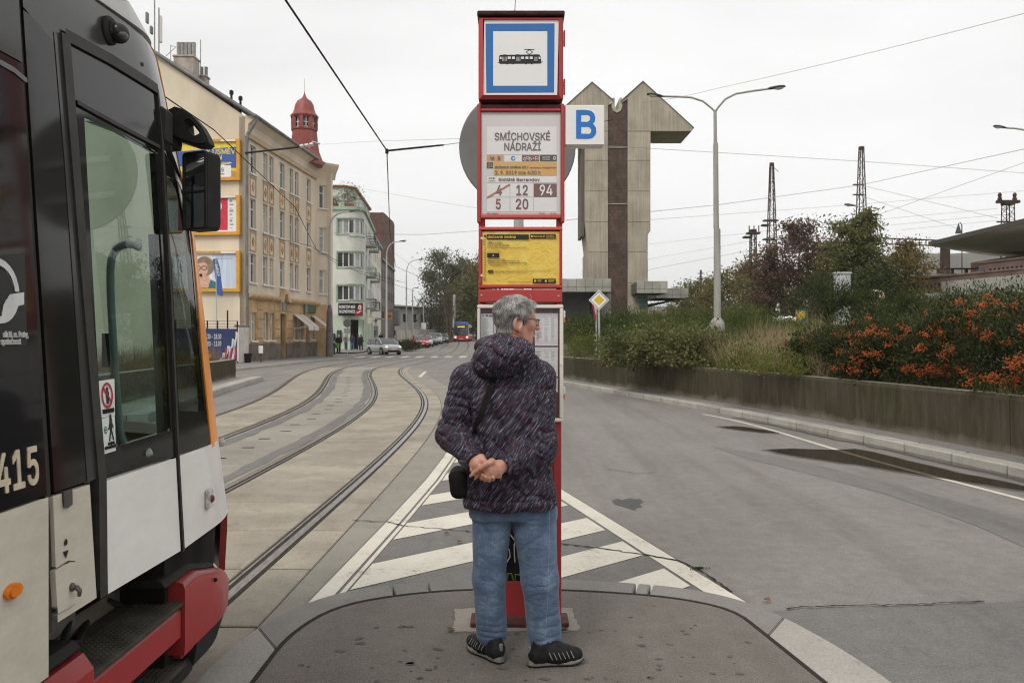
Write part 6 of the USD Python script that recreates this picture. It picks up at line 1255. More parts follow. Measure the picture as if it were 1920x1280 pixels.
# ================================================================ the tram stop post in the middle
DS=4.47
s_red=weather('stop_red',(.40,.030,.028),(.30,.06,.05),.42,.35,.15)
s_redlight=weather('stop_red_faded',(.52,.075,.06),(.42,.10,.08),.5,.4,.1)
s_dark=mat('stop_top_dark',(.045,.022,.02),.7,.4,12)
ST=thing('stop_post','tall red tram stop post with timetables behind the man','tram stop',(.05,4.52,.11))
def pb(name,x0,x1,y0,y1,d0,d1,m,b=.004,D=DS,parent=ST):
 """a box whose front face covers a place of the picture at depth D; d0, d1 are its front and back behind D"""
 a,c=P(x0,y1,D),P(x1,y0,D);return put(parent,name,MB().bbox((a[0],D+d0,a[2]),(c[0],D+d1,c[2]),b),m)
def pm(x,y,d,D=DS):p=P(x,y,D);return frame((p[0],D-d,p[2]),(1,0,0),(0,0,1))
PX=DS/F
def ptext(mb,s,x,y,hpx,d,bold=False,wpx=None):text(mb,s,hpx*PX,pm(x,y,d),bold,.0012,None if wpx is None else wpx*PX)
def sheet_(name,pts,d,m,parent=ST,D=DS):
 v,f=flat(Polygon([P(x,y,D)[[0,2]]for x,y in pts]),0);return put(parent,name,(np.c_[v[:,0],np.full(len(v),D-d),v[:,1]],f),m)
R4=lambda a,b,c,d:[(a,d),(b,d),(b,c),(a,c)]
fp=Polygon([G(853,1141,.11),G(1073,1140,.11),G(1086,1182,.11),G(848,1184,.11)]);fr=fp.buffer(.012).buffer(-.012)
rr=np.random.default_rng(2);ringp=np.array([fr.exterior.interpolate(d).coords[0]for d in np.linspace(0,fr.length,60)])+rr.normal(0,.006,(60,2))
put(ST,'footing',solidp(Polygon(ringp).buffer(0),.05,.114),STRIPC)
put(ST,'base_plate',MB().bbox((P(883,1165,4.52)[0],4.43,.114),(P(1065,1165,4.52)[0],4.60,.140),.006),mat('rusty_red',(.09,.03,.025),.7,.4,14))
for a,b in ((896.5,911),(1038,1053)):pb('upright',a,b,545,1158,.02,.075,s_red)
for a,b in ((897,909),(1044,1055)):pb('upright',a,b,395,545,.03,.075,s_red)
pb('lower_panel',911.2,1037.8,1092,1158,.025,.06,s_red)
pb('back_board',911.2,1037.8,792,1091,.045,.06,mat('board_beige',(.42,.39,.32),.7,.1,3))
pb('red_panel',911.3,1037.7,794,886,.028,.044,s_red)
bp=pb('black_poster',913,1036,960,1096,.032,.044,mat('poster_black',(.012,.011,.013),.55,.3,6),.001)
mb=MB();D_=DS+.031
def stroke(mb,pts,r=.0035):mb.path([P(x,y,D_)for x,y in pts],r,4)
stroke(mb,[(944,1005),(953,1003)]);stroke(mb,[(951,1003),(950,1017)]);stroke(mb,[(957,1002),(967,1016)]);stroke(mb,[(976,999),(964,1020),(965,1054)]);stroke(mb,[(946,1027),(955,1030),(956,1044),(947,1058)]);stroke(mb,[(963,988),(964,992)]);stroke(mb,[(979,1046),(980,1052),(985,1050)]);stroke(mb,[(925,1010),(932,1055)]);stroke(mb,[(996,1004),(1006,1040)])
put(bp,'scrawl',mb,mat('chalk_white',(.55,.53,.45),.8,.1,30))
mb=MB();pts=[(930,1080),(938,1075),(947,1074),(951,1092),(952,1075),(958,1074),(966,1094),(966,1076),(980,1078),(976,1090),(984,1091),(985,1083),(1005,1080)];stroke(mb,pts,.006);put(bp,'green_scrawl',mb,mat('spray_green',(.10,.19,.03),.7,.3,20))
cs_=pb('case_back',897,1053,574,788,.018,.05,mat('case_brown',(.105,.045,.04),.6,.2,4))
for x0,x1,y0,y1 in ((895,1056,571.5,578),(895,1056,784,790.5),(895,900.5,578,784),(1049.5,1056,578,784)):pb('case_frame',x0,x1,y0,y1,-.012,.03,weather('case_white',(.72,.69,.63),(.48,.44,.37),.5,.5,.1))
pw=mat('paper_white',(.64,.64,.66),.6,.03,2);pg_=mat('print_grey',(.33,.33,.345),.7,.05,10);pdk=mat('print_dark',(.17,.17,.175),.7,.1,10)
for k,(x0,x1,y0,y1)in enumerate(((901.5,925,588,700),(926.5,985,588,648),(1003,1046.5,587,648),(1003,1046.5,651,706),(926,1000,651,706),(901.5,1046.5,709,776))):
 if k==5:y1=735
 pp=sheet_('timetable_sheet',R4(x0,x1,y0,y1),-.0165,pw);mb=MB()
 def ln(a,b,c,d):mb.box((P(a,0,DS)[0],DS+.0155,P(0,d,DS)[2]),(P(b,0,DS)[0],DS+.0165,P(0,c,DS)[2]))
 w=x1-x0;colx=[x0+1.5,x0+w*.42,x0+w*.70,x1-1.2]if w>30 else [x0+2,x1-2]
 for cx in colx:ln(cx,cx+.25,y0+3,y1-6)
 for yy in (y0+2.6,y0+6.4,y1-6):ln(colx[0],colx[-1],yy,yy+.25)
 r_=random.Random(k);yy=y0+8.5
 while yy<y1-7.5:
  for i in range(len(colx)-1):
   a=colx[i]+1.2;e=colx[i+1]-1.5
   for q in range(2 if i==0 else 1):
    if r_.random()<.85:ln(a,a+(e-a)*(.3+.5*r_.random()),yy,yy+.55)
  yy+=1.9
 put(pp,'small_print',mb,pg_,kind='stuff')
 if k in (0,1):
  mb=MB();ptext(mb,'B',x0+3,y0+4.5,2.6,-.0155,True);mb.bbox(P(x0+9,y0+4.6,DS)+[0,.014,0],P(x0+13,y0+2.0,DS)+[0,.016,0],.001);mb.box(P(x0+15,y0+4.6,DS)+[0,.014,0],P(x0+21,y0+3.0,DS)+[0,.016,0]);put(pp,'heading',mb,pK)
gl=sheet_('case_glass',R4(900.6,1049.4,578,784),.001,pane('case_glass',(.96,.96,.96),1.4))
for y in (592,735):h=pb('hinge',1056.2,1060,y-10,y+4,-.004,.02,WHITE);pb('hinge_tag',1056.4,1059.6,y+4.4,y+13,-.002,.016,mat('hinge_orange',(.5,.16,.07),.6),parent=T(ST.path,ST.M))
pb('latch',1049.8,1052,680,684,-.02,-.012,WHITE,.002)
bm_=pb('beam',897.5,1054,543,567,-.012,.06,s_red,.006);pb('beam_foot',898,908,567.3,572,.0,.05,s_red);pb('beam_foot',1043,1054,567.3,572,.0,.05,s_red)
mb=MB()
for x,y in ((903,553.5),(1047,555)):mb.lathe([(.0055,-.004),(.0055,0),(.003,.002)],P(x,y,DS)-[0,.012,0],8,axis=1)
put(bm_,'bolt',mb,GALV)
for x0,x1,y0,y1,m in ((897.5,1054.5,425.5,432,s_redlight),(898,1054,534,540.5,s_red),(898,903.5,432,534,s_red),(1049,1054,432,534,s_red)):pb('notice_frame',x0,x1,y0,y1,-.008,.04,m,.005)
pb('notice_back',903,1049.5,432.5,533.5,.012,.03,s_red)
n=24;gxx,gyy=np.meshgrid(np.linspace(904,1049.5,n),np.linspace(433.5,533.5,18));zz=0.0035*(meshkit.fbm(np.stack([gxx*.045,gyy*.06,gxx*0],-1),4,3)-.5);PP=np.stack([(gxx-960)*PX,DS+.006+zz,H-(gyy-YH)*PX],-1).reshape(-1,3)
i,j=np.meshgrid(np.arange(17),np.arange(n-1),indexing='ij');a=(i*n+j).ravel();qf=np.stack([a,a+n,a+n+1,a+1],1)
YP=usdkit.material(stage,'/World/Looks/notice_yellow',{'g':('geometry',{}),'n':('noise_texture',{'scale':9.0,'detail':4.0,'distortion':1.2}),'r':('rgb_ramp',{'ramp':[(.35,(.68,.44,.035)),(.6,(.74,.53,.07)),(.75,(.78,.63,.2))]}),'n2':('noise_texture',{'scale':22.0,'detail':3.0,'distortion':1.5}),'b':('bump',{'strength':.35,'distance':.01}),'p':('principled_bsdf',{'roughness':.3,'coat_weight':.7,'coat_roughness':.12})},[('g.position','n.vector'),('g.position','n2.vector'),('n.fac','r.fac'),('r.color','p.base_color'),('n2.fac','b.height'),('b.normal','p.normal'),('b.normal','p.coat_normal')],surface='p.BSDF')
nt=put(ST,'notice',(PP,np.vstack([qf[:,:3],qf[:,[0,2,3]]])),YP,smooth=True)
mb=MB()
def lb(a,b,c,d,z=.0):mb.box((P(a,0,DS)[0],DS+z-.0005,P(0,d,DS)[2]),(P(b,0,DS)[0],DS+z+.0008,P(0,c,DS)[2]))
for q in ((912.5,991.5,439.6,448.5),(994,1042,439,447),(913.5,936,474.5,482.5),(999,1042,522.5,531),(907.5,911,440.5,443.8)):mb=MB();lb(*q);put(nt,'black_bar',mb,pK)
mb=MB();ptext(mb,'dočasná změna',914,446.6,5.0,.0006,True,53);ptext(mb,'296 19 18 17',1000,445,3.2,.0006,True,22);ptext(mb,'www.dpp.cz',1024,442.5,1.9,.0006,True,15);ptext(mb,'www.ropid.cz',1024,445.8,1.9,.0006,True,17);ptext(mb,'4',923,480.7,4.2,.0006,True)
for x in (1003.5,1023.5):mb.mb(MB().lathe([(.0065,-.001),(.0065,0)],P(x,526.6,DS)-[0,.0006,0],14,axis=1))
mb.box(P(995.5,444.6,DS)-[0,.0012,0],P(998.8,441.3,DS))
for k in range(3):mb.box(P(1008,525.0+1.5*k,DS)-[0,.0012,0],P(1016-k,524.4+1.5*k,DS));mb.box(P(1028,525.0+1.5*k,DS)-[0,.0012,0],P(1040-k,524.4+1.5*k,DS))
put(nt,'yellow_lettering',mb,mat('notice_letter_yellow',(.70,.48,.05),.4))
mb=MB();ptext(mb,'Vážení cestující,',913.5,455.6,2.5,.0,True,29);ptext(mb,'od 2.9.2019 do odvolání',913.5,460.8,2.5,.0,True,42);ptext(mb,'je z důvodu prací v ul. Nádražní omezen tramvajový provoz',913.5,464.8,1.5,.0,False,72);ptext(mb,'Změna se týká linky:',913.5,472,1.7,.0,False,27)
ptext(mb,'Linka je zkrácena do trasy:',914,486.6,1.7,.0,True,34);ptext(mb,'Sídliště Řepy - Anděl - SMÍCHOVSKÉ NÁDRAŽÍ a zpět',914,489.4,1.5,.0,True,60);ptext(mb,'V úseku Smíchovské nádraží - Sídliště Barrandov využijte:',914,493.5,1.6,.0,True,75);ptext(mb,'• tramvajové linky 5, 12 a 20',917,496.8,1.5,.0,False,35)
ptext(mb,'From Monday 2nd September 2019 until further notice, tram line 4 is shortened',927,507.5,1.3,.0,False,105);ptext(mb,'Smíchovské nádraží - Sídliště Barrandov use lines 5, 12 and 20.',927,510.2,1.3,.0,False,60);ptext(mb,'Děkujeme za pochopení',952,528.4,1.4,.0,False,44)
for k in range(17):mb.box(P(908,450.6+k*4.7,DS)-[0,.0006,0],P(910.5,449.2+k*4.7,DS))
mb.box(P(914.6,511.5,DS)-[0,.0004,0],P(925,506,DS));put(nt,'lettering',mb,mat('notice_ink',(.10,.075,.02),.5))
mb=MB()
for y in (447,516.5):mb.lathe([(.0075,-.002),(.0075,.0)],P(903.5,y,DS)-[0,.009,0],10,axis=1)
put(nt,'fixing_tab',mb,mat('tab_pale',(.75,.68,.35),.5))
for a,b in ((894.5,901.5),(1051.5,1058.5)):pb('name_frame',a,b,195,417.5,-.01,.05,s_red,.006)
pb('name_frame',901.5,1051.5,204,209,-.006,.05,s_red);pb('name_frame',901.5,1051.5,402.5,409.5,-.008,.05,s_redlight);pb('name_head',901.5,1051.5,195,204,.012,.05,s_dark)
nbk=pb('name_back',901.5,1051.5,209.2,402.3,.008,.03,mat('panel_greywhite',(.47,.455,.455),.5,.06,2),.001)
sheet_('film_edge',R4(903.5,1050,216,400),-.0072,mat('film_white',(.58,.565,.565),.4,.04,3))
d1,d2,d3=-.0062,-.0052,-.0042
w_=mat('sheet_white',(.68,.67,.67),.5,.03,3);gy_=mat('ink_grey',(.18,.165,.16),.6,.1,10);br_=mat('ink_brown',(.20,.115,.105),.6,.1,10);or_=mat('sheet_orange',(.58,.36,.13),.5,.05,4);or2=mat('sheet_salmon',(.56,.30,.17),.5,.05,4);dg_=mat('sheet_darkgrey',(.10,.10,.095),.5);bl_=mat('ink_blue',(.10,.26,.52),.5)
for R in (R4(913,1044,237,289),R4(913,1044,330.5,341.5),R4(913,955.5,344,369),R4(957,999.5,344,369),R4(913,955.5,370.5,396),R4(957,999.5,370.5,396),R4(1001,1044,370.5,396),R4(946,978,290.5,302.5)):sheet_('printed_field',R,d1,w_)
sheet_('printed_field',R4(912.5,944,290.5,302.5),d1,or2);sheet_('printed_field',R4(979,1011,290.5,302.5),d1,br_);sheet_('printed_field',R4(1012.5,1044,290.5,302.5),d1,dg_);sheet_('printed_field',R4(912.5,924.5,304,315.5),d1,dg_);sheet_('printed_field',R4(925.5,1044,304,329),d1,or_);sheet_('printed_field',R4(1001,1044,344,369),d1,br_)
for q in (('SMÍCHOVSKÉ',926.5,262.5,13.6,d2,True,105),('NÁDRAŽÍ',944,281.5,13.6,d2,True,70),('B',932.5,300,6.6,d2,True),('dočasná změna od /',927.5,315.2,4.8,d2,True,63),('temporary change from',993,315.2,2.8,d2,False,49),('2. 9. 2019 cca 4:30 h',927.5,326.5,6.6,d2,True,86),('Sídliště Barrandov',934,339.3,5.6,d2,True,78),('směr',916,335.2,3.3,d2,False,12.5),('z direction',916,339.6,1.6,d2,False,13),('458 / 2 přední',912.5,401.2,2.2,d2,True,22)):mb=MB();ptext(mb,*q);put(nbk,'lettering',mb,gy_)
mb=MB()
stroke2=lambda pts,r:mb.path([P(x,y,DS)-[0,d2,0]for x,y in pts],r,4)
mb.poly(LineString([P(x,y,DS)[[0,2]]for x,y in ((920.5,294),(919.5,296.5),(923,299.8),(926.5,296.5),(925.5,294),(923,296.5),(920.5,294))]).buffer(.0022),.001,frame((0,DS-d2,0),(1,0,0),(0,0,1)))
put(nbk,'metro_mark',mb,gy_)
for s,x,y,w in (('4',929,365.5,12),('5',928,391.5,11),('12',966,365.5,23.5),('20',965.5,391.5,25)):mb=MB();ptext(mb,s,x,y,18.5,d2,True,w);put(nbk,'line_number',mb,br_)
for q in (('94',1010,365.8,19,d2,True,26),('NÁSTUPIŠTĚ',1017,296,2.1,d2,True,14.5),('PLATFORM',1017.5,300,2.1,d2,True,13),('B',1037,299.5,6,d2,True)):mb=MB();ptext(mb,*q);put(nbk,'white_lettering',mb,w_)
mb=MB()
for x in (984,994):mb.poly(Polygon(ell(P(x,298.3,DS)[0],P(x,298.3,DS)[2],.0085,.0085)).difference(Polygon(ell(P(x,298.3,DS)[0],P(x,298.3,DS)[2],.0058,.0058))),.001,frame((0,DS-d2,0),(1,0,0),(0,0,1)))
for pts in (((984,298.3),(987.5,294),(992,294.2),(994,298.3)),((987.5,294),(989,298.3),(992,294.2)),((999,297),(1001.8,297)),((1000.6,295.6),(1002,297),(1000.6,298.4)),((1004,293.3),(1009,293.3),(1009,300.5),(1004,300.5),(1004,293.3)),((1004,297.2),(1009,297.2))):mb.path([P(x,y,DS)-[0,d2,0]for x,y in pts],.0016,4)
put(nbk,'bicycle_mark',mb,w_)
mb=MB();mb.poly(Polygon(ell(P(962,296.5,DS)[0],P(962,296.5,DS)[2],.0125,.0125)).difference(Polygon(ell(P(963,296.5,DS)[0],P(963,296.5,DS)[2],.007,.008))),.001,frame((0,DS-d2,0),(1,0,0),(0,0,1)));put(nbk,'blue_mark',mb,bl_)
sheet_('red_stroke',[(912,369.5),(913.5,372),(956.5,347),(955,344.3)],d3,mat('ink_salmon',(.44,.14,.09),.5),parent=nbk)
mb=MB();mb.path([P(x,y,DS)-[0,d2,0]for x,y in ((915,314),(917,314),(917,307),(921,307),(921,313),(923,313))],.0022,4);put(nbk,'orange_mark',mb,or_)
mb=MB()
for x in (1012.5,1033.5):mb.lathe([(.0052,-.001),(.0052,0)],P(x,400,DS)-[0,d2,0],12,axis=1);mb.box(P(x+3,401.2,DS)-[0,d2+.0005,0],P(x+11,400.4,DS)-[0,d2,0]);mb.box(P(x+3,399.7,DS)-[0,d2+.0005,0],P(x+9,398.9,DS)-[0,d2,0])
put(nbk,'red_mark',mb,mat('ink_pale_red',(.46,.2,.18),.5))
a,b=P(897,190,DS),P(1056,34,DS)
put(ST,'head_box',MB().bbox((a[0],DS-.0,a[2]+.012),(b[0],DS+.17,b[2]),.008),s_red)
hf=MB();ox0,oz0,ox1,oz1=P(898,0,DS)[0],P(0,187,DS)[2],P(1055,0,DS)[0],P(0,33,DS)[2];ix0,iz0,ix1,iz1=P(906,0,DS)[0],P(0,180.5,DS)[2],P(1047.5,0,DS)[0],P(0,39,DS)[2]
O=[(ox0,oz0),(ox1,oz0),(ox1,oz1),(ox0,oz1)];I=[(ix0,iz0),(ix1,iz0),(ix1,iz1),(ix0,iz1)]
for k in range(4):
 k2=(k+1)%4;o1,o2,i1,i2=O[k],O[k2],I[k],I[k2]
 hf.add([[o1[0],DS-.004,o1[1]],[o2[0],DS-.004,o2[1]],[i2[0],DS-.022,i2[1]],[i1[0],DS-.022,i1[1]],[o1[0],DS+.02,o1[1]],[o2[0],DS+.02,o2[1]],[i2[0],DS-.012,i2[1]],[i1[0],DS-.012,i1[1]]],[[0,1,2,3],[4,5,1,0],[3,2,6,7]])
put(ST,'head_frame',hf,s_red)
put(ST,'head_lip',MB().add([[ox0,DS-.004,oz0],[ox1,DS-.004,oz0],[ox1-.02,DS+.06,oz0-.02],[ox0+.02,DS+.06,oz0-.02],[ox0,DS+.1,oz0],[ox1,DS+.1,oz0]],[[0,3,2,1],[3,4,5,2]]),s_dark)
put(ST,'head_cap',MB().bbox((P(895,0,DS)[0],DS-.03,P(0,32,DS)[2]),(P(1058.5,0,DS)[0],DS+.19,P(0,23.5,DS)[2]),.006),s_dark)
mb=MB();mb.ball(P(1046,22.5,DS)+[0,.06,0],(.014,.012,.008),1);mb.ball(P(1036,23,DS)+[0,.05,0],(.008,.01,.005),1);mb.path([P(965,22,DS)+[0,.08,0],P(967,-25,DS)+[0,.08,0]],.002,4);put(ST,'cap_debris',mb,mat('rust',(.10,.03,.02),.9))
for y in (71,162):pb('head_hinge',1056.6,1059.6,y-15,y+15,.0,.03,s_red)
fw=sheet_('sign_face',[(906,180.5),(1044.5,180),(1047.5,39),(908,39)],.012,mat('sign_face_white',(.74,.74,.74),.35,.03,2))
fb=Polygon([(910.5,46.5),(1039.5,46),(1038.5,175),(912,175.5)]).difference(Polygon(R4(924.5,1026,60,162.5)))
fx2=affinity.affine_transform(fb,[PX,0,0,-PX,-960*PX,H+YH*PX]);Mf=frame((0,DS-.0125,0),(1,0,0),(0,0,1))
put(fw,'blue_border',MB().poly(fx2,.001,Mf),mat('sign_blue',(.030,.145,.40),.35,.06,3))
tr_=shapely.union_all([Polygon([(936,107),(938,105),(1011,104),(1014,109),(1014.5,119),(1013,121),(937,121.5),(935.5,117)]),sbox(943.5,104,950,106),sbox(967,103.8,974,106),sbox(1001,103.8,1008,106),LineString([(933.5,119),(937,118.5)]).buffer(.4),LineString([(1013,119.5),(1017,117.5)]).buffer(.4)]+[Polygon(ell(x,121.3,1.6,1.0))for x in (951,962,986,997)])
holes=[R4(937,940.5,108,112.8),R4(951.8,957.8,107.5,112.6),R4(959.8,965.6,107.5,112.6),R4(977,982.6,107.5,112.6),R4(985,990.6,107.5,112.6),R4(993,999,107.5,112.6),[(1009.5,108),(1012.5,108),(1013.5,112.5),(1010,112.8)]]+[R4(x,x+1.0,108,116.6)for x in (942,944.2,946.6,949,968.4,970.4,972.2,974.4)]+[R4(x,x+.8,108,116.6)for x in (1001,1002.8,1004.6,1006.4)]
for h in holes:tr_=tr_.difference(Polygon(h))
pan=shapely.union_all([LineString([(983.5,94.5),(1001.5,94.5)]).buffer(.5),LineString([(992.5,95),(986.5,99.3),(992.5,104),(998.5,99.3),(992.5,95)]).buffer(.45)])
put(fw,'tram_pictogram',MB().poly(affinity.affine_transform(tr_.union(pan),[PX,0,0,-PX,-960*PX,H+YH*PX]),.001,Mf),pK)
pb('post_back',901,1052,193.5,404,.052,.07,s_red)
bd=put(ST,'platform_board',MB().bbox((P(1060.2,0,DS)[0],DS-.01,P(0,272.5,DS)[2]),(P(1132.5,0,DS)[0],DS+.085,P(0,198,DS)[2]),.003),weather('board_white',(.78,.77,.75),(.58,.56,.52),.4,.35,.2))
mb=MB();ptext(mb,'B',1074.3,259.5,50.5,.0115,True,43);put(bd,'letter',mb,mat('letter_blue',(.018,.16,.50),.4))
RS=thing('round_road_sign','grey back of a large round road sign behind the red stop post','road sign',(.05,5.55,0));c=P(970,276,5.55)
put(RS,'disc',MB().lathe([(.40,.0),(.407,.004),(.407,.022),(.395,.024),(.39,.006)],c,48,axis=1),mat('sign_back_grey',(.165,.165,.162),.5,.12,4,metal=.2))
px_=P(972.5,300,5.6);put(RS,'pole',MB().path([(px_[0],5.6,-.05),(px_[0],5.6,3.4)],.036,14),GALV,smooth=True)
mb=MB()
for z in (2.85,3.1):mb.box((px_[0]-.25,5.53,z),(px_[0]+.25,5.545,z+.04));mb.box((px_[0]-.05,5.545,z-.01),(px_[0]+.05,5.645,z+.05))
put(RS,'bracket',mb,GALV)
# ================================================================ the man, from joints and smooth blends
def surface_nets(f,lo,hi,h):
 """mesh of f < 0 on a grid of step h; f takes an (n, 3) array"""
 lo,hi=np.array(lo,float),np.array(hi,float);n=np.ceil((hi-lo)/h).astype(int)+1
 ax=[lo[k]+h*np.arange(n[k])for k in range(3)];X=np.stack(np.meshgrid(*ax,indexing='ij'),-1);d=f(X.reshape(-1,3)).reshape(n)
 s=d<0;cell=np.zeros(n-1,int);acc=np.zeros((*(n-1),3));cnt=np.zeros(n-1)
 corners=[(i,j,k)for i in (0,1)for j in (0,1)for k in (0,1)]
 sl=lambda c:tuple(slice(c[k],n[k]-1+c[k])for k in range(3))
 for a in range(3):
  for c in corners:
   if c[a]:continue
   c2=list(c);c2[a]=1;d0,d1=d[sl(c)],d[sl(c2)];m=(d0<0)!=(d1<0);t=np.where(m,d0/np.where(d0==d1,1,d0-d1),0)
   p=np.array(c,float)[None,None,None]*m[...,None];p[...,a]+=t*m;acc+=p;cnt+=m
 act=cnt>0;idx=-np.ones(n-1,int);idx[act]=np.arange(act.sum());I=np.argwhere(act);V=lo+(I+acc[act]/cnt[act][:,None])*h;Fs=[]
 for a in range(3):
  b,c=(a+1)%3,(a+2)%3;s0=[slice(None)]*3;s1=[slice(None)]*3;s0[a]=slice(0,-1);s1[a]=slice(1,None)
  ch=s[tuple(s0)]!=s[tuple(s1)];E=np.argwhere(ch);ok=(E[:,b]>0)&(E[:,c]>0)&(E[:,b]<n[b]-1)&(E[:,c]<n[c]-1);E=E[ok];ins=s[tuple(s0)][tuple(E.T)]
  def at(db,dc):q=E.copy();q[:,b]-=db;q[:,c]-=dc;return idx[tuple(q.T)]
  Q=np.stack([at(1,1),at(0,1),at(0,0),at(1,0)],1);Q=np.where(ins[:,None],Q,Q[:,::-1]);Fs.append(Q)
 Q=np.vstack(Fs);Q=Q[(Q>=0).all(1)];return V,np.vstack([Q[:,[0,1,2]],Q[:,[0,2,3]]])
def smin(a,b,k):h_=np.clip(.5+.5*(b-a)/k,0,1);return b+(a-b)*h_-k*h_*(1-h_)
def capsule(p,a,b,ra,rb=None,sq=None):
 a,b=np.asarray(a,float),np.asarray(b,float);rb=ra if rb is None else rb;ab=b-a;t=np.clip(((p-a)@ab)/max(ab@ab,1e-12),0,1);q=p-a-t[:,None]*ab
 if sq is not None:q=q/np.asarray(sq)
 return np.linalg.norm(q,axis=1)-(ra+(rb-ra)*t)
def ellipsoid(p,c,r,R=None):
 q=p-np.asarray(c);q=q if R is None else q@R;r=np.asarray(r,float);k0=np.linalg.norm(q/r,axis=1);k1=np.linalg.norm(q/(r*r),axis=1);return k0*(k0-1)/np.maximum(k1,1e-9)
def rings_sdf(p,rings,axis_pts=None):
 """a trunk from (z, cx, cy, rx, ry) rings"""
 R=np.array(rings);z=p[:,2];g=lambda k:np.interp(z,R[:,0],R[:,k]);q=np.stack([(p[:,0]-g(1))/g(3),(p[:,1]-g(2))/g(4)],1);e=2.6
 k0=(np.abs(q)**e).sum(1)**(1/e);d=(k0-1)*np.minimum(g(3),g(4))*.9;return np.maximum(d,np.maximum(R[0,0]-z,z-R[-1,0]))
WORLD=False
DM=4.0;ZP=.109
MO=np.array([0.0,DM,ZP])
K=DM/F
def L(x,y,dy=0.0):
 """a joint: place in the picture at the man's own depth plus dy, in his frame"""
 p=P(x,y,DM+dy);return np.array([p[0],dy,p[2]-ZP])
MAN=thing('person','man in a dark streaked hooded jacket and blue jeans, hands clasped behind his back','person',MO)
nz=lambda p,s,seed=0,o=3:meshkit.fbm(p*s,o,seed)-.5
sh_l,sh_r=L(874,712,.03),L(1012,706,.03)
el_l,el_r=L(846,815,.02),L(1014,838,-.03)
wr_l,wr_r=L(890,866,-.20),L(944,872,-.215)
tor=[(L(0,953)[2],-.010,.02,.232,.150),(L(0,930)[2],-.008,.02,.232,.152),(L(0,890)[2],-.012,.02,.216,.148),(L(0,840)[2],-.020,.02,.205,.145),(L(0,790)[2],-.026,.02,.205,.142),(L(0,745)[2],-.032,.025,.212,.140),(L(0,710)[2],-.035,.03,.215,.128),(L(0,690)[2],-.034,.035,.185,.110),(L(0,675)[2],-.030,.04,.13,.09),(L(0,655)[2],-.02,.045,.085,.08)]
def folds(p,c,d,f,amp,R,ph=0.0,warp=.05):
 """pressed folds across direction d around c"""
 q=p-np.asarray(c);w=np.exp(-(q**2).sum(1)/(R*R));t=q@np.asarray(d,float)+warp*(nz(p,9,3)*2);s=np.abs(np.sin(math.pi*f*t+ph));return amp*w*(.5-1.6*(1-s)**2.2+.8*nz(p,14,17,2))
hem_z=L(0,947)[2]
def jacket(p):
 d=rings_sdf(p,tor)
 al=smin(capsule(p,sh_l,el_l,.078,.071),capsule(p,el_l,wr_l,.073,.050),.035)
 ar=smin(capsule(p,sh_r,el_r,.080,.074),capsule(p,el_r,wr_r,.076,.050),.035)
 d=smin(d,smin(capsule(p,sh_l+[.03,0,.0],L(940,668,.045),.062,.055),capsule(p,sh_r-[.03,0,0],L(950,668,.045),.062,.055),.02),.05);d=smin(smin(d,al,.045),ar,.04)
 w=.006*nz(p,7,1,4)+.004*np.abs(nz(p,18,2,2))
 for c,dr,f,a,R,ph in ((el_r+[-.05,-.05,.0],(.75,0,.66),21,.011,.10,0),(el_r+[.0,-.02,.07],(.3,0,.95),17,.008,.10,1),(el_l+[.01,-.05,0],(.5,0,.87),17,.010,.11,.5),(el_l+[.02,-.03,.12],(.2,.0,1.0),13,.007,.13,2),(wr_r+[.07,0,0],(.9,0,-.2),24,.008,.07,0),(wr_l+[-.04,0,.02],(.7,0,.7),24,.008,.07,0),(np.array([.12,-.13,1.22]),(.9,0,-.45),7,.012,.16,.6),(np.array([-.14,-.12,1.2]),(.95,0,.35),7,.012,.17,1.1),(np.array([-.02,-.13,1.05]),(.6,0,.8),6,.008,.2,0),(np.array([.1,-.12,.85]),(.3,0,.95),9,.007,.15,0),(np.array([-.12,-.12,.83]),(.25,0,.95),8,.006,.15,1)):w=w+folds(p,c,dr,f*1.15,a*.95,R,ph)
 zy=1.372+.06*np.abs(p[:,0]+.03)*0-.22*(p[:,0]+.03)**2;w=w-.0045*np.exp(-((p[:,2]-zy)/.006)**2)*(p[:,1]<.05)
 zh=hem_z+.045;w=w-.005*np.exp(-((p[:,2]-zh)/.005)**2);w=w+.004*np.exp(-((p[:,2]-hem_z-.02)/.015)**2)
 for xs_ in (-.205+.35*(p[:,2]-1.30)**2,.128-.35*(p[:,2]-1.30)**2):w=w-.006*np.exp(-((p[:,0]-xs_)/.006)**2)*(p[:,1]<.02)*np.clip((p[:,2]-1.14)/.06,0,1)
 d=d+w*-1.0
 cut=(hem_z-.012*np.cos((p[:,0]+.03)/.23*1.4)+.006*np.sin(p[:,0]*30))-p[:,2]
 d=np.maximum(d,np.where(np.abs(p[:,0]+.01)<.3,cut,-1))
 for w_,e_ in ((wr_l,el_l),(wr_r,el_r)): # open cuffs
  a=(w_-e_)/np.linalg.norm(w_-e_);t=(p-w_)@a;d=np.maximum(d,np.where(np.linalg.norm(p-w_,axis=1)<.13,t-.012,-1));d=np.maximum(d,-(capsule(p,w_-a*.02,w_+a*.1,.036)))
 return d
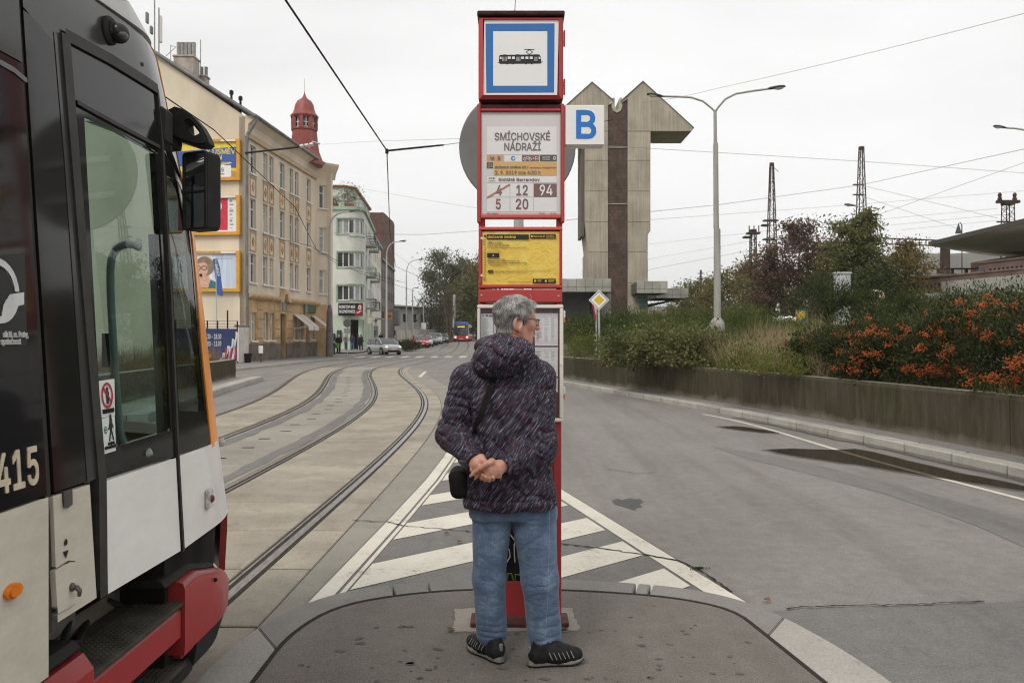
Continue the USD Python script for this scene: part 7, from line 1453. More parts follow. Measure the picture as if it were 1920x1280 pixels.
def jacket_mat():
 N={'tc':('texture_coordinate',{}),'rot':('mapping',{'rotation':(0.0,math.radians(-36),0.0)}),'s1':('mapping',{'scale':(360.0,70.0,17.0)}),'s2':('mapping',{'scale':(280.0,60.0,13.0),'location':(3.3,0,1.7)}),'s3':('mapping',{'scale':(300.0,60.0,17.0),'location':(9.1,0,5.2)}),
 'w':('noise_texture',{'scale':6.0,'detail':2.0}),'wa':('mix_vector',{'fac':.02}),'n1':('noise_texture',{'scale':1.0,'detail':1.0}),'n2':('noise_texture',{'scale':1.0,'detail':1.0}),'n3':('noise_texture',{'scale':1.0,'detail':1.0}),'nb':('noise_texture',{'scale':16.0,'detail':3.0}),
 'base':('rgb_ramp',{'ramp':[(.4,(.007,.008,.016)),(.6,(.017,.009,.018))]}),'r1':('rgb_ramp',{'ramp':[(.585,(0,0,0)),(.61,(1,1,1))]}),'r2':('rgb_ramp',{'ramp':[(.60,(0,0,0)),(.64,(1,1,1))]}),'r3':('rgb_ramp',{'ramp':[(.645,(0,0,0)),(.68,(1,1,1))]}),
 'm1':('mix',{'color2':(.115,.13,.18)}),'m2':('mix',{'color2':(.055,.018,.034)}),'m3':('mix',{'color2':(.10,.018,.022)}),'r4':('rgb_ramp',{'ramp':[(.68,(0,0,0)),(.71,(1,1,1))]}),'m4':('mix',{'color2':(.24,.27,.335)}),
 'bn':('noise_texture',{'scale':14.0,'detail':5.0,'roughness':.5,'distortion':1.5}),'b':('bump',{'strength':.6,'distance':.012}),'p':('principled_bsdf',{'roughness':.62,'sheen_weight':.0,'specular_ior_level':.3})}
 Ls=[('tc.object','w.vector'),('tc.object','wa.a'),('w.color','wa.b'),('wa.result','rot.vector'),('rot.vector','s1.vector'),('rot.vector','s2.vector'),('rot.vector','s3.vector'),('s1.vector','n1.vector'),('s2.vector','n2.vector'),('s3.vector','n3.vector'),('tc.object','nb.vector'),('nb.fac','base.fac'),('n1.fac','r1.fac'),('n2.fac','r2.fac'),('n3.fac','r3.fac'),
 ('base.color','m2.color1'),('r2.color','m2.fac'),('m2.color','m1.color1'),('r1.color','m1.fac'),('m1.color','m3.color1'),('r3.color','m3.fac'),('n1.fac','r4.fac'),('m3.color','m4.color1'),('r4.color','m4.fac'),('m4.color','p.base_color'),('tc.object','bn.vector'),('bn.fac','b.height'),('b.normal','p.normal')]
 return usdkit.material(stage,'/World/Looks/jacket_cloth',N,Ls,surface='p.BSDF')
JM=jacket_mat()
jk=put(MAN,'jacket',surface_nets(jacket,(-.48,-.34,hem_z-.04),(.34,.24,1.56),.0065),JM,smooth=True)
hc=L(945,668,-.085)
def hood(p):
 a=math.radians(-14);R=np.array([[math.cos(a),0,math.sin(a)],[0,1,0],[-math.sin(a),0,math.cos(a)]])
 d=ellipsoid(p,hc+[-.005,.0,-.005],(.162,.105,.100),R)
 d=smin(d,capsule(p,L(905,650,.03),L(935,641,-.055),.044,.046),.03)
 rim=smin(capsule(p,L(935,642,-.055),L(972,657,-.050),.028,.028),capsule(p,L(972,657,-.050),L(1000,674,.04),.028,.026),.01)
 d=smin(d,rim,.02);d=smin(d,capsule(p,L(1000,676,.04),L(985,680,.14),.028),.02)
 d=np.maximum(d,-capsule(p,L(962,615,.045),L(955,655,.04),.078,.070)) # the neck opening
 w=.005*nz(p,9,11,3)+folds(p,hc+[-.03,-.06,.02],(.5,0,.87),14,.008,.13,.5,.04)+folds(p,hc+[.08,-.05,0],(.8,0,-.6),13,.008,.10,0,.03)+folds(p,hc+[.0,-.08,-.06],(.25,0,.97),17,.006,.10,0,.03)
 seam=np.abs((p-hc)@np.array([.9,0,.43])-.055+.3*(p[:,2]-hc[2])**2);w=w-.005*np.exp(-(seam/.005)**2)
 return d-w
put(jk,'hood',surface_nets(hood,hc-[.23,.17,.16],hc+[.22,.26,.15],.0055),JM,smooth=True)
for w_,e_ in ((wr_l,el_l),(wr_r,el_r)):
 a=(w_-e_)/np.linalg.norm(w_-e_);mb=MB();u=np.cross(a,[0,0,1.0]);u/=np.linalg.norm(u);v=np.cross(a,u);rings=[]
 for t in np.linspace(-.03,.016,10):
  an=np.linspace(0,2*math.pi,41)[:-1];r=.047+.003*np.sin(an*13+3*t*60)-(.004 if t>.01 else 0);rings.append(w_+a*t+np.outer(np.cos(an)*r,u)+np.outer(np.sin(an)*r,v))
 put(jk,'cuff',loft(rings,cap=False),JM,smooth=True)
hipL,kneL,ankL=L(923,962,.03),L(917,1085,.025),L(922,1196,.05)
hipR,kneR,ankR=L(1000,962,.03),L(1012,1085,.0),L(1021,1200,.02)
def jeans(p):
 l=smin(capsule(p,hipL,kneL,.102,.080),capsule(p,kneL,ankL+[0,0,.03],.080,.078),.03)
 r=smin(capsule(p,hipR,kneR,.117,.090),capsule(p,kneR,ankR+[0,0,.03],.090,.086),.03)
 pel=rings_sdf(p,[(.715,.0,.03,.21,.12),(.74,.0,.03,.216,.132),(.80,.0,.03,.218,.138),(1.0,.0,.03,.21,.135)])
 leg=np.minimum(l,r)+0
 leg=smin(l,r,.003);d=smin(leg,pel,.03)
 w=.004*nz(p,10,21,3)
 for c,dr,f,a,R,ph in ((kneL+[0,-.07,-.01],(.25,0,.97),15,.008,.075,0),(kneR+[0,-.07,-.0],(-.3,0,.95),14,.009,.08,.4),(ankL+[0,-.05,.06],(.1,0,1),19,.012,.075,0),(ankR+[.02,-.05,.06],(-.15,0,1),18,.013,.08,.5),(hipL+[0,-.1,-.13],(.75,0,.65),9,.008,.11,0),(hipR+[-.02,-.1,-.13],(-.7,0,.7),8,.009,.12,0),(kneR+[-.03,-.06,.12],(-.6,0,.8),9,.006,.08,0),(kneL+[.0,-.06,-.16],(.3,0,.95),9,.005,.08,1),(kneR+[.0,-.06,-.16],(-.35,0,.93),9,.006,.09,1)):w=w+folds(p,c,dr,f*1.25,a*.55,R,ph,.06)
 sx_=np.interp(p[:,2],[.05,.42,.82],[ankR[0]-.012,kneR[0]+.030,hipR[0]+.070]);w=w+.0035*np.exp(-((p[:,0]-sx_)/.006)**2)*(p[:,1]<.05)*(p[:,0]>.04)
 d=d-w
 cut=np.where(p[:,0]<.05,.058+.012*np.sin(p[:,0]*22)+.0*p[:,1],.068-.10*np.clip(p[:,1],-.1,.12)+.010*np.sin(p[:,0]*25))-p[:,2]
 return np.maximum(-smin(-d,-cut,.014),p[:,2]-.88)
def denim():
 N={'tc':('texture_coordinate',{}),'n':('noise_texture',{'scale':5.5,'detail':5.0,'roughness':.6}),'mp':('mapping',{'scale':(330.0,330.0,60.0)}),'n2':('noise_texture',{'scale':1.0,'detail':2.0}),'mp3':('mapping',{'scale':(1.0,1.0,.35)}),'n3':('noise_texture',{'scale':9.0,'detail':3.0}),
 'r':('rgb_ramp',{'ramp':[(.32,(.034,.062,.118)),(.52,(.078,.132,.22)),(.68,(.17,.25,.355))]}),'mx':('mix_float',{'fac':.4}),'mr':('map_range',{'from_min':.3,'from_max':.7,'to_min':.78,'to_max':1.22}),'h':('hsv',{'hue':.5,'saturation':.92,'fac':1.}),'mb':('mapping',{'scale':(1.0,1.0,2.2),'rotation':(0,.5,0)}),'nw':('noise_texture',{'scale':13.0,'detail':3.0,'roughness':.45,'distortion':1.2}),'b2':('bump',{'strength':.55,'distance':.012}),'b':('bump',{'strength':.3,'distance':.0015}),'p':('principled_bsdf',{'roughness':.88,'sheen_weight':.12})}
 return usdkit.material(stage,'/World/Looks/denim',N,[('tc.object','n.vector'),('tc.object','mp.vector'),('mp.vector','n2.vector'),('tc.object','mp3.vector'),('mp3.vector','n3.vector'),('n.fac','mx.a'),('n3.fac','mx.b'),('mx.result','r.fac'),('n2.fac','mr.value'),('mr.result','h.value'),('r.color','h.color'),('h.color','p.base_color'),('tc.object','mb.vector'),('mb.vector','nw.vector'),('nw.fac','b2.height'),('b2.normal','b.normal'),('n2.fac','b.height'),('b.normal','p.normal')],surface='p.BSDF')
JN=denim()
jn=put(MAN,'jeans',surface_nets(jeans,(-.30,-.16,.02),(.33,.22,.90),.006),JN,smooth=True)
mb=MB();zz=np.linspace(.10,.80,90);sx_=np.interp(zz,[.05,.42,.82],[ankR[0]-.012,kneR[0]+.030,hipR[0]+.070])
mb2=MB()
for k in range(0,90,1): # dashed stitches beside the outer seam: found on the surface of the cloth
 ys=np.linspace(-.2,.0,120);q=np.c_[np.full(120,sx_[k]+.010),ys,np.full(120,zz[k])];dd_=jeans(q);j=np.argmax(dd_<0)
 if dd_[j]<0:p0=q[j];mb2.box(p0-[.0010,.0015,.0028],p0+[.0010,.001,.0028])
put(jn,'seam_stitch',mb2,mat('stitch',(.30,.33,.38),.8),kind='stuff')
SH=mat('shoe_black',(.014,.014,.015),.6,.3,30,bump=.4,bscale=300,dist=.001);SG=mat('shoe_grey',(.15,.15,.14),.7,.2,30);SW=mat('shoe_sole',(.15,.145,.13),.7,.3,25);SO_=mat('shoe_outsole',(.02,.02,.02),.8)
def shoe(heel,yaw,name,lng=.285):
 """heel: back of the sole on the ground; toes along yaw"""
 Mx=rotz(yaw,heel);sec=lambda ts,ws,z:None
 out=[(0.0,-.020),(.0,.020),(.03,.033),(.10,.036),(.17,.048),(.22,.050),(.265,.036),(lng,.008),(lng,-.012),(.262,-.036),(.21,-.044),(.14,-.036),(.07,-.032),(.02,-.03)]
 pg=Polygon(spline(np.array(out+[out[0]]),60,k=3)).buffer(0)
 R=lambda s,z:np.array([[*c,z+.028*max(0,(c[0]-.2)/.085)**2]for c in np.array(pg.buffer(s).exterior.coords)[np.linspace(0,len(pg.buffer(s).exterior.coords)-2,40).astype(int)]])
 def ringz(s,zf):
  e=pg.buffer(s).exterior;c=np.array([e.interpolate(t,normalized=True).coords[0]for t in np.linspace(0,1,49)[:-1]]);k=np.argmin(c[:,0]);c=np.roll(c,-k,axis=0);return np.c_[c,zf(c[:,0])]
 up=lambda x:.022*np.clip((x-.19)/.095,0,1)**2
 tf=lambda S_:[(q@Mx[:3,:3].T+Mx[:3,3])for q in S_]
 s1=put(MAN,name,loft(tf([ringz(-.004,lambda x:.002+up(x)),ringz(-.002,lambda x:.008+up(x))])),SO_,smooth=40)
 put(s1,'midsole',loft(tf([ringz(-.003,lambda x:.009+up(x)),ringz(-.001,lambda x:.014+up(x)),ringz(-.004,lambda x:.018+.012*np.clip(1-x/.1,0,1)+up(x)),ringz(-.010,lambda x:.022+.012*np.clip(1-x/.1,0,1)+up(x))])),SW,smooth=40)
 def upper(p):
  q=(p-heel)@Mx[:3,:3];x=q[:,0]
  d=capsule(q,(.044,0,.052),(.14,0,.056),.040,.043);d=smin(d,capsule(q,(.15,0,.048),(.238,.002,.042),.046,.038),.03);d=smin(d,capsule(q,(.045,0,.06),(.06,0,.10),.036,.040),.03);d=smin(d,capsule(q,(.14,0,.085),(.19,0,.066),.03,.025),.03)
  d=np.maximum(d,.014+up(x)-q[:,2]);d=np.maximum(d,-capsule(q,(.06,0,.105),(.065,0,.16),.034));return d+.0015*np.sin(q[:,0]*160)*(q[:,2]<.07)
 lo=np.array(heel)+[-.32,-.32,.0];hi=np.array(heel)+[.32,.32,.17]
 put(s1,'upper',surface_nets(upper,lo,hi,.0045),SH,smooth=True)
 mb=MB()
 for sgn in (-1,1):
  for k in range(6):
   x=.10+k*.022;pts=[(x+.012,sgn*.046,.042),(x+.004,sgn*.046,.058),(x-.004,sgn*.038,.076)];Q=[]
   for p0 in pts:
    tt_=np.linspace(0,.03,40);q=np.array([[p0[0],p0[1]*1.3-sgn*t*1.0*1.3,p0[2]]for t in tt_])@Mx[:3,:3].T+Mx[:3,3];dd_=upper(q);j=np.argmax(dd_<.0012);Q.append(q[j])
   mb.path(Q,.0016,4)
 put(s1,'stripe',mb,mat('stripe_silver',(.40,.40,.39),.4))
 mb=MB()
 for k in range(4):x=.115+k*.018;mb.path([np.array([x,-.018,.092-k*.005])@Mx[:3,:3].T+Mx[:3,3],np.array([x+.004,0,.105-k*.007])@Mx[:3,:3].T+Mx[:3,3],np.array([x,.018,.092-k*.005])@Mx[:3,:3].T+Mx[:3,3]],.003,6)
 mb.path([np.array(q)@Mx[:3,:3].T+Mx[:3,3]for q in ((.112,0,.108),(.098,.012,.124),(.108,.016,.112),(.122,-.012,.116),(.112,0,.108))],.0026,6);put(s1,'laces',mb,SO_)
 put(s1,'heel_tab',MB().bbox((.0,-.010,.06),(.014,.010,.098),.004,Mx),mat('heel_grey',(.16,.165,.17),.6))
 return s1
shoe(np.array([L(990,0)[0]+.0,-.075,0]),math.radians(10),'shoe')
shoe(np.array([L(941,0)[0],-.045,0]),math.radians(128),'shoe')
ya=math.radians(14);U=np.array([math.cos(ya),math.sin(ya),0]);W=np.array([-math.sin(ya),math.cos(ya),0]);HC=L(968,604,.045) # face direction, his left side, head centre
HR=np.stack([U,W,np.array([0,0,1.0])],1)
ti=math.radians(3);Tm=np.array([[math.cos(ti),0,math.sin(ti)],[0,1,0],[-math.sin(ti),0,math.cos(ti)]]);HR=HR@Tm
def hl_(p):return (p-HC)@HR
def head(p):
 q=hl_(p);x,y,z=q.T;ay=np.abs(y);qs=np.stack([x,ay,z],1)
 d=ellipsoid(q,(-.012,0,.030),(.098,.077,.092)) # skull
 d=smin(d,ellipsoid(q,(.030,0,.0),(.062,.064,.085)),.03) # face
 d=smin(d,ellipsoid(q,(.042,0,-.062),(.042,.046,.050)),.03) # jaw
 d=smin(d,ellipsoid(q,(.071,0,-.094),(.020,.022,.018)),.018) # chin
 d=smin(d,capsule(qs,(-.005,.052,-.040),(.045,.034,-.086),.020,.018),.022) # jaw line
 d=smin(d,ellipsoid(qs,(.060,.040,-.012),(.030,.026,.026)),.02) # cheek
 d=smin(d,capsule(qs,(.086,.008,.030),(.074,.042,.030),.012,.012),.014) # brow
 d=smin(d,capsule(q,(.090,0,.018),(.112,0,-.022),.010,.0145),.010) # nose
 d=smin(d,ellipsoid(qs,(.098,.012,-.026),(.013,.009,.009)),.006)
 d=smin(d,capsule(qs,(.0985,.0,-.052),(.088,.020,-.053),.007,.004),.006) # lips
 d=smin(d,capsule(qs,(.095,.0,-.065),(.086,.018,-.063),.007,.004),.006)
 d=np.maximum(d,-capsule(qs,(.108,0,-.0585),(.088,.020,-.058),.0032))
 d=-smin(-d,ellipsoid(qs,(.086,.030,.010),(.014,.017,.011)),.010) # eye sockets
 d=smin(d,ellipsoid(qs,(.072,.031,.010),(.0135,.0135,.0125)),.002)
 e=ellipsoid(q,(-.012,-.081,-.007),(.026,.011,.041));e2=ellipsoid(q,(-.006,-.091,-.004),(.017,.014,.029));ear=np.maximum(e,-e2);ear=np.minimum(ear,ellipsoid(q,(-.001,-.080,-.042),(.011,.008,.013)))
 d=smin(d,ear,.0035);e=ellipsoid(q,(-.012,.080,-.005),(.021,.010,.034));d=smin(d,e,.006)
 neck=capsule(p,HC+HR@[-.030,0,-.05],np.array([-.02,.05,1.44]),.060,.066);d=smin(d,neck,.028)
 for k in range(3):d=d+.0012*np.exp(-((z+.055+.018*k+.5*(x-.0))/.003)**2)*(x<.04)*(x>-.02)
 return d+.0008*nz(p,60,5,2)
SKIN=usdkit.material(stage,'/World/Looks/skin',{'tc':('texture_coordinate',{}),'n':('noise_texture',{'scale':28.0,'detail':4.0}),'r':('rgb_ramp',{'ramp':[(.3,(.40,.17,.12)),(.52,(.50,.255,.18)),(.68,(.58,.335,.25))]}),'n2':('noise_texture',{'scale':260.0,'detail':2.0}),'b':('bump',{'strength':.15,'distance':.001}),'p':('principled_bsdf',{'roughness':.5,'subsurface_weight':.12,'subsurface_scale':.01,'subsurface_radius':(1.,.35,.2)})},
[('tc.object','n.vector'),('tc.object','n2.vector'),('n.fac','r.fac'),('r.color','p.base_color'),('n2.fac','b.height'),('b.normal','p.normal')],surface='p.BSDF')
def chain(p,pts,rs,k=.004):
 d=None
 for i in range(len(pts)-1):c=capsule(p,pts[i],pts[i+1],rs[i],rs[i+1]);d=c if d is None else smin(d,c,k)
 return d
h=lambda x,y,dy:L(x,y,dy)
def hands(p):
 yR=-.262
 palm=smin(capsule(p,h(936,872,yR+.02),h(917,878,yR),.026,.026,),capsule(p,h(933,886,yR+.015),h(914,892,yR),.022,.022),.02);palm=smin(palm,capsule(p,h(922,866,yR+.0),h(908,878,yR),.020,.016),.015);palm=smin(palm,capsule(p,wr_r+[.02,.01,0],h(934,876,yR+.02),.033,.027),.02)
 d=palm
 d=smin(d,chain(p,[h(921,866,yR-.018),h(909,871,yR-.028),h(900,878,yR-.026),h(895,883,yR-.020)],[.0155,.0125,.0105,.0085]),.008) # thumb
 d=np.minimum(d,smin(palm,chain(p,[h(910,874,yR),h(900,874,yR-.004),h(891,884,yR+.004),h(882,892,yR+.012)],[.0105,.0095,.0085,.0070]),.006)) # index
 d=np.minimum(d,chain(p,[h(910,881,yR+.008),h(901,885,yR+.012),h(895,892,yR+.018),h(891,897,yR+.026)],[.0105,.0095,.0085,.0070])) # middle
 d=np.minimum(d,chain(p,[h(912,887,yR+.006),h(903,893,yR+.016),h(902,898,yR+.028)],[.010,.009,.0075]))
 d=np.minimum(d,chain(p,[h(930,893,yR+.006),h(937,893,yR+.010),h(939,890,yR+.016)],[.009,.0085,.007])) # tip of a finger at the wrist side
 yL=-.232
 dl=smin(capsule(p,wr_l+[-.01,.0,0],h(897,866,yL),.033,.029),capsule(p,h(893,872,yL),h(906,882,yL),.028,.026),.02);dl=smin(dl,capsule(p,h(902,858,yL),h(911,874,yL+.0),.020,.018),.012)
 dl=smin(dl,chain(p,[h(905,861,yL-.01),h(911,866,yL-.028),h(908,873,yL-.042)],[.0135,.0115,.009]),.006)
 for k,(x,y)in enumerate(((904,895),(910,898),(917,899),(924,897))):
  dl=np.minimum(dl,smin(dl,chain(p,[h(902+3*k,884,yL+.002),h(x-1,y+1,yL-.012),h(x,y,yL-.034),h(x+.5,y-5+k,yL-.046)],[.0105,.0100,.0092,.0078]),.004))
 dl=np.minimum(dl,chain(p,[h(888,866,yL),h(886,880,yL-.006),h(889,888,yL-.01)],[.016,.013,.01]))
 return np.minimum(d,dl)+.0006*nz(p,90,7,2)
def bodyd(p):
 b=rings_sdf(p,[(.80,0,.03,.16,.10),(1.0,-.01,.03,.15,.10),(1.25,-.025,.03,.16,.105),(1.40,-.03,.035,.16,.085),(1.47,-.025,.045,.06,.06)])
 for a_,e_,w_ in ((sh_l,el_l,wr_l),(sh_r,el_r,wr_r)):b=smin(b,smin(capsule(p,a_,e_,.045,.038),capsule(p,e_,w_,.038,.028),.02),.04)
 for a_,e_,w_ in ((hipL,kneL,ankL),(hipR,kneR,ankR)):b=smin(b,smin(capsule(p,a_,e_,.08,.052),capsule(p,e_,w_-[0,0,.03],.052,.036),.02),.04)
 return b
import manifold3d
def to_man(vf):m=manifold3d.Manifold(manifold3d.Mesh(np.ascontiguousarray(vf[0],np.float32),np.ascontiguousarray(vf[1],np.uint32)));return m
hd=surface_nets(head,HC-[.15,.14,.30],HC+[.17,.14,.15],.0034)
hn=surface_nets(hands,L(880,905,-.33)-[.03,0,.03],L(955,848,-.12)+[.03,0,.03],.0026)
bd_=surface_nets(bodyd,(-.42,-.30,.03),(.30,.20,1.52),.012)
parts_=[to_man(q)for q in (bd_,hd,hn)]
try:
 if all(m.status()==manifold3d.Error.NoError for m in parts_):
  u_=parts_[0]+parts_[1]+parts_[2];bm=u_.to_mesh();body_m=(np.array(bm.vert_properties)[:,:3],np.array(bm.tri_verts))
 else:raise ValueError
except Exception:
 body_m=MB().add(*bd_).add(*hd).add(*hn).mesh()
put(MAN,'body',body_m,SKIN,smooth=True)
BODY=T(MAN.path,MAN.M)
gl_=lambda x,y,z:HC+HR@np.array([x,y,z])
mb=MB();mb2=MB()
for s in (-1,1):mb.ball(gl_(.0745,s*.031,.010),.0122,2);mb2.ball(gl_(.0835,s*.031,.010),.0052,1)
ey=put(MAN,'eyes',mb,mat('eye_white',(.6,.57,.53),.2));put(ey,'iris',mb2,mat('iris',(.05,.06,.07),.2))
gm=mat('glasses_metal',(.06,.055,.05),.3,.1,20,metal=.6);mb=MB();ln_=MB()
for s in (-1,1):
 mb.path([gl_(.104,s*.060,.016),gl_(.060,s*.078,.018),gl_(.0,s*.0835,.016),gl_(-.024,s*.0845,.004),gl_(-.040,s*.082,-.018)],[.0024,.0024,.0018,.0016,.0014],6)
 ring=[gl_(.106-.004*abs(math.cos(a)),s*(.034+.026*math.cos(a)),.002+.016*math.sin(a))for a in np.linspace(0,2*math.pi,25)];mb.path(ring,.0014,5)
 c=gl_(.1045,s*.034,.002);rr_=np.array(ring[:-1]);ln_.add(np.vstack([[c],rr_]),[[0,i+1,(i+1)%24+1]for i in range(24)])
mb.path([gl_(.106,-.009,.006),gl_(.112,0,.009),gl_(.106,.009,.006)],.0014,5);mb.box(*(lambda a:(a-[.003,.003,.003],a+[.003,.003,.003]))(gl_(.102,-.060,.015)))
g_=put(MAN,'glasses',mb,gm);put(g_,'lens',ln_,pane('lens_glass',(.9,.92,.92),1.5))
def hairmask(q):
 x,y,z=q.T;ay=np.abs(y)
 line=np.where(x>.0,.072+.0*x+.25*(x-.03)*(x>.03),np.interp(x,[-.10,-.055,-.035,-.012,0.0],[-.070,-.066,-.052,.012,.03])) # lower limit of the hair
 side=np.interp(x,[-.10,-.05,-.038,-.032,.012,.030,.040,.050,.062,.075],[-.075,-.070,-.048,-.01,-.012,.004,.040,.074,.098,.112])
 return z-side
def hair(p):
 q=hl_(p);d0=ellipsoid(q,(-.012,0,.030),(.098,.077,.092));d0=smin(d0,ellipsoid(q,(.030,0,.0),(.062,.064,.085)),.03);d0=smin(d0,capsule(p,HC+HR@[-.030,0,-.05],np.array([-.02,.05,1.44]),.060,.066),.028)
 th=.004+.007*np.clip((q[:,2]+.02)/.1,0,1)+.002*(nz(q*[1,1,.6],30,31,2));th=th*np.clip(hairmask(q)/.018,-1,1)
 ear=ellipsoid(q,(-.012,-.086,-.007),(.029,.021,.044))
 return np.maximum(d0-th,-ear)
HAIR=usdkit.material(stage,'/World/Looks/hair_grey',{'tc':('texture_coordinate',{}),'mp':('mapping',{'scale':(60.,60.,9.)}),'n':('noise_texture',{'scale':2.0,'detail':4.0,'roughness':.6,'distortion':.5}),'r':('rgb_ramp',{'ramp':[(.3,(.10,.095,.085)),(.52,(.24,.23,.215)),(.72,(.46,.45,.43))]}),'b':('bump',{'strength':.4,'distance':.002}),'p':('principled_bsdf',{'roughness':.6})},[('tc.object','mp.vector'),('mp.vector','n.vector'),('n.fac','r.fac'),('r.color','p.base_color'),('n.fac','b.height'),('b.normal','p.normal')],surface='p.BSDF')
hm=surface_nets(hair,HC-[.13,.13,.13],HC+[.15,.13,.16],.0036)
hp_=put(MAN,'hair',hm,HAIR,smooth=True)
rng=np.random.default_rng(12);hv,hf_=hm;tri=hv[hf_];ar_=np.linalg.norm(np.cross(tri[:,1]-tri[:,0],tri[:,2]-tri[:,0]),axis=1);pick=rng.choice(len(tri),30000,p=ar_/ar_.sum());bc=rng.dirichlet((1,1,1),30000);roots=(tri[pick]*bc[...,None]).sum(1)
nn_=np.cross(tri[pick][:,1]-tri[pick][:,0],tri[pick][:,2]-tri[pick][:,0]);nn_/=np.linalg.norm(nn_,axis=1,keepdims=True);ql=hl_(roots);keep=(hairmask(ql)>-.004);roots,nn_,ql=roots[keep],nn_[keep],ql[keep]
fw_=np.clip((ql[:,2]-.04)/.07,0,1)*np.clip((ql[:,0]+.07)/.06,0,1);flow=np.stack([.6*fw_-.30*(1-fw_),ql[:,1]*2,-1.0*(1-fw_)-.1],1)@HR.T;flow=flow+.16*(np.stack([nz(ql,18,s,2)for s in (1,2,3)],1)*2)+.12*rng.normal(size=flow.shape);flow-=nn_*(flow*nn_).sum(1,keepdims=True);flow/=np.linalg.norm(flow,axis=1,keepdims=True)
ln2=(.010+.014*np.clip((ql[:,2]+.05)/.12,0,1.2))*(.6+.8*rng.random(len(roots)));front=(ql[:,0]>.04)&(ql[:,2]>.07);ln2=ln2*np.where(front,1.5,1.0)
p1=roots+flow*ln2[:,None]*.5+nn_*(.003+.003*rng.random((len(roots),1)))*np.where(front,2.0,1)[:,None];p2=roots+flow*ln2[:,None]+nn_*(.001+.006*rng.random((len(roots),1)))*np.where(front,2.2,1)[:,None]
tone=nz(roots,38,41,2)*1.3+.7*(rng.random(len(roots))-.5)+np.where(ql[:,2]>.05,.12,-.05)
for k,(lo_,hi_,col)in enumerate(((-9,-.22,(.085,.08,.072)),(-.22,.08,(.21,.20,.185)),(.08,.34,(.37,.36,.34)),(.34,9,(.60,.59,.57)))):
 m=(tone>=lo_)&(tone<hi_);cv=np.stack([roots[m]-nn_[m]*.001,p1[m],p2[m]],1).reshape(-1,3)
 bc_=UsdGeom.BasisCurves.Define(stage,hp_.path+'/'+numbered(hp_.path,'hair_strands'));bc_.CreateTypeAttr('linear');bc_.CreatePointsAttr(Vt.Vec3fArray.FromNumpy(cv.astype(np.float32)));bc_.CreateCurveVertexCountsAttr(Vt.IntArray.FromNumpy(np.full(m.sum(),3,np.int32)));bc_.CreateWidthsAttr(Vt.FloatArray.FromNumpy(np.tile([.0013,.0011,.0005],m.sum()).astype(np.float32)));bc_.SetWidthsInterpolation('vertex')
 UsdShade.MaterialBindingAPI.Apply(bc_.GetPrim()).Bind(mat('hair_tone_%d'%k,col,.5,.1,20,spec=.4));bc_.GetPrim().SetCustomDataByKey('kind','stuff')
BAGM=mat('bag_black',(.010,.009,.009),.75,.3,40,bump=.4,bscale=200,dist=.001)
BG=thing('shoulder_bag','black shoulder bag hanging at the left hip of the man','bag',MO+L(862,928,.05))
bc_=L(862,902,.05)
def bag(p):
 q=p-bc_;q=np.stack([q[:,0]-.10*q[:,2]*-1,q[:,1],q[:,2]],1);e=np.abs(q)-np.array([.045+0*q[:,0],.12+0*q[:,0],.068+0*q[:,0]]).T+.034;return np.linalg.norm(np.maximum(e,0),axis=1)+np.minimum(e.max(1),0)-.034+.012*nz(p,14,9,2)
v,f=surface_nets(bag,bc_-[.12,.2,.13],bc_+[.12,.2,.13],.008);WORLD=True;put(BG,'body',(v+MO,f),BAGM,smooth=True)
def on_cloth(x,y,o=.004):
 """the point of the jacket's back seen at a place of the picture"""
 ys=np.linspace(-.34,.1,300);q=np.array([L(x,y,t)for t in ys]);dd_=jacket(q);j=int(np.argmax(dd_<0));return q[j]+[0,-o,0]
sp=[on_cloth(x,y)for x,y in ((930,700),(924,715),(915,740),(905,768),(896,795),(892,812))]
sp=[L(940,690,-.10)]+sp;A=np.array(sp);wv=np.array([.0185,0,.006]);ring=[np.array([q-wv,q+wv,q+wv+[0,-.004,0],q-wv+[0,-.004,0]])+MO for q in spline(A,24)]
put(BG,'strap',loft(ring),BAGM,smooth=False)
# ================================================================ lamps, wires, masts, signs
LH=mat('lamp_head_dark',(.05,.052,.055),.5,.1,10);LG=mat('lamp_lens',(.55,.55,.52),.15,.05,10);LPC=mat('lamp_concrete',(.30,.29,.265),.9,.2,1.5,stretch=(3,3,.5));CAST=mat('cast_base',(.14,.13,.125),.7,.2,3)
def head(t,p,dx,dy=0,s=1.0):
 """a street lamp head at p pointing along (dx, dy)"""
 u=np.array([dx,dy,.12]);u/=np.linalg.norm(u);w=np.cross([0,0,1],u);w/=np.linalg.norm(w);up=np.cross(u,w);M=frame(p,u,w,up);rings=[]
 for a,b,c in ((0,.06,.05),(.12,.11,.08),(.5,.16,.10),(.72,.13,.07),(.80,.05,.03)):rings.append(np.array([[a*s,b*s*math.cos(q),max(c*s*math.sin(q),-.02)]for q in np.linspace(0,2*math.pi,11)[:-1]])@M[:3,:3].T+p)
 h=put(t,'lamp_head',loft(rings),LH,smooth=50);rings=[np.array([[a*s,b*s*math.cos(q),(-.02+c*math.sin(q)*-1 if math.sin(q)>0 else -.02)*s]for q in np.linspace(0,2*math.pi,11)[:-1]])@M[:3,:3].T+p for a,b,c in ((.3,.09,.05),(.5,.13,.10),(.7,.09,.06))]
 put(h,'lamp_lens',loft(rings),LG,smooth=50)
t=thing('street_lamp','tall twin-armed concrete street lamp on the planted bank','street lamp',(P(1343,610,27)[0],27,1.9));D=27;zt=lambda y:P(0,y,D)[2]
X=P(1344,0,D)[0]
put(t,'post',MB().path([(X+.02,D,1.3),(X+.01,D,zt(430)),(X-.02,D,zt(428)),(X-.04,D,zt(270)),(X-.05,D,zt(268)),(X-.06,D,zt(210))],[.125,.115,.095,.085,.06,.055],12),LPC,smooth=40)
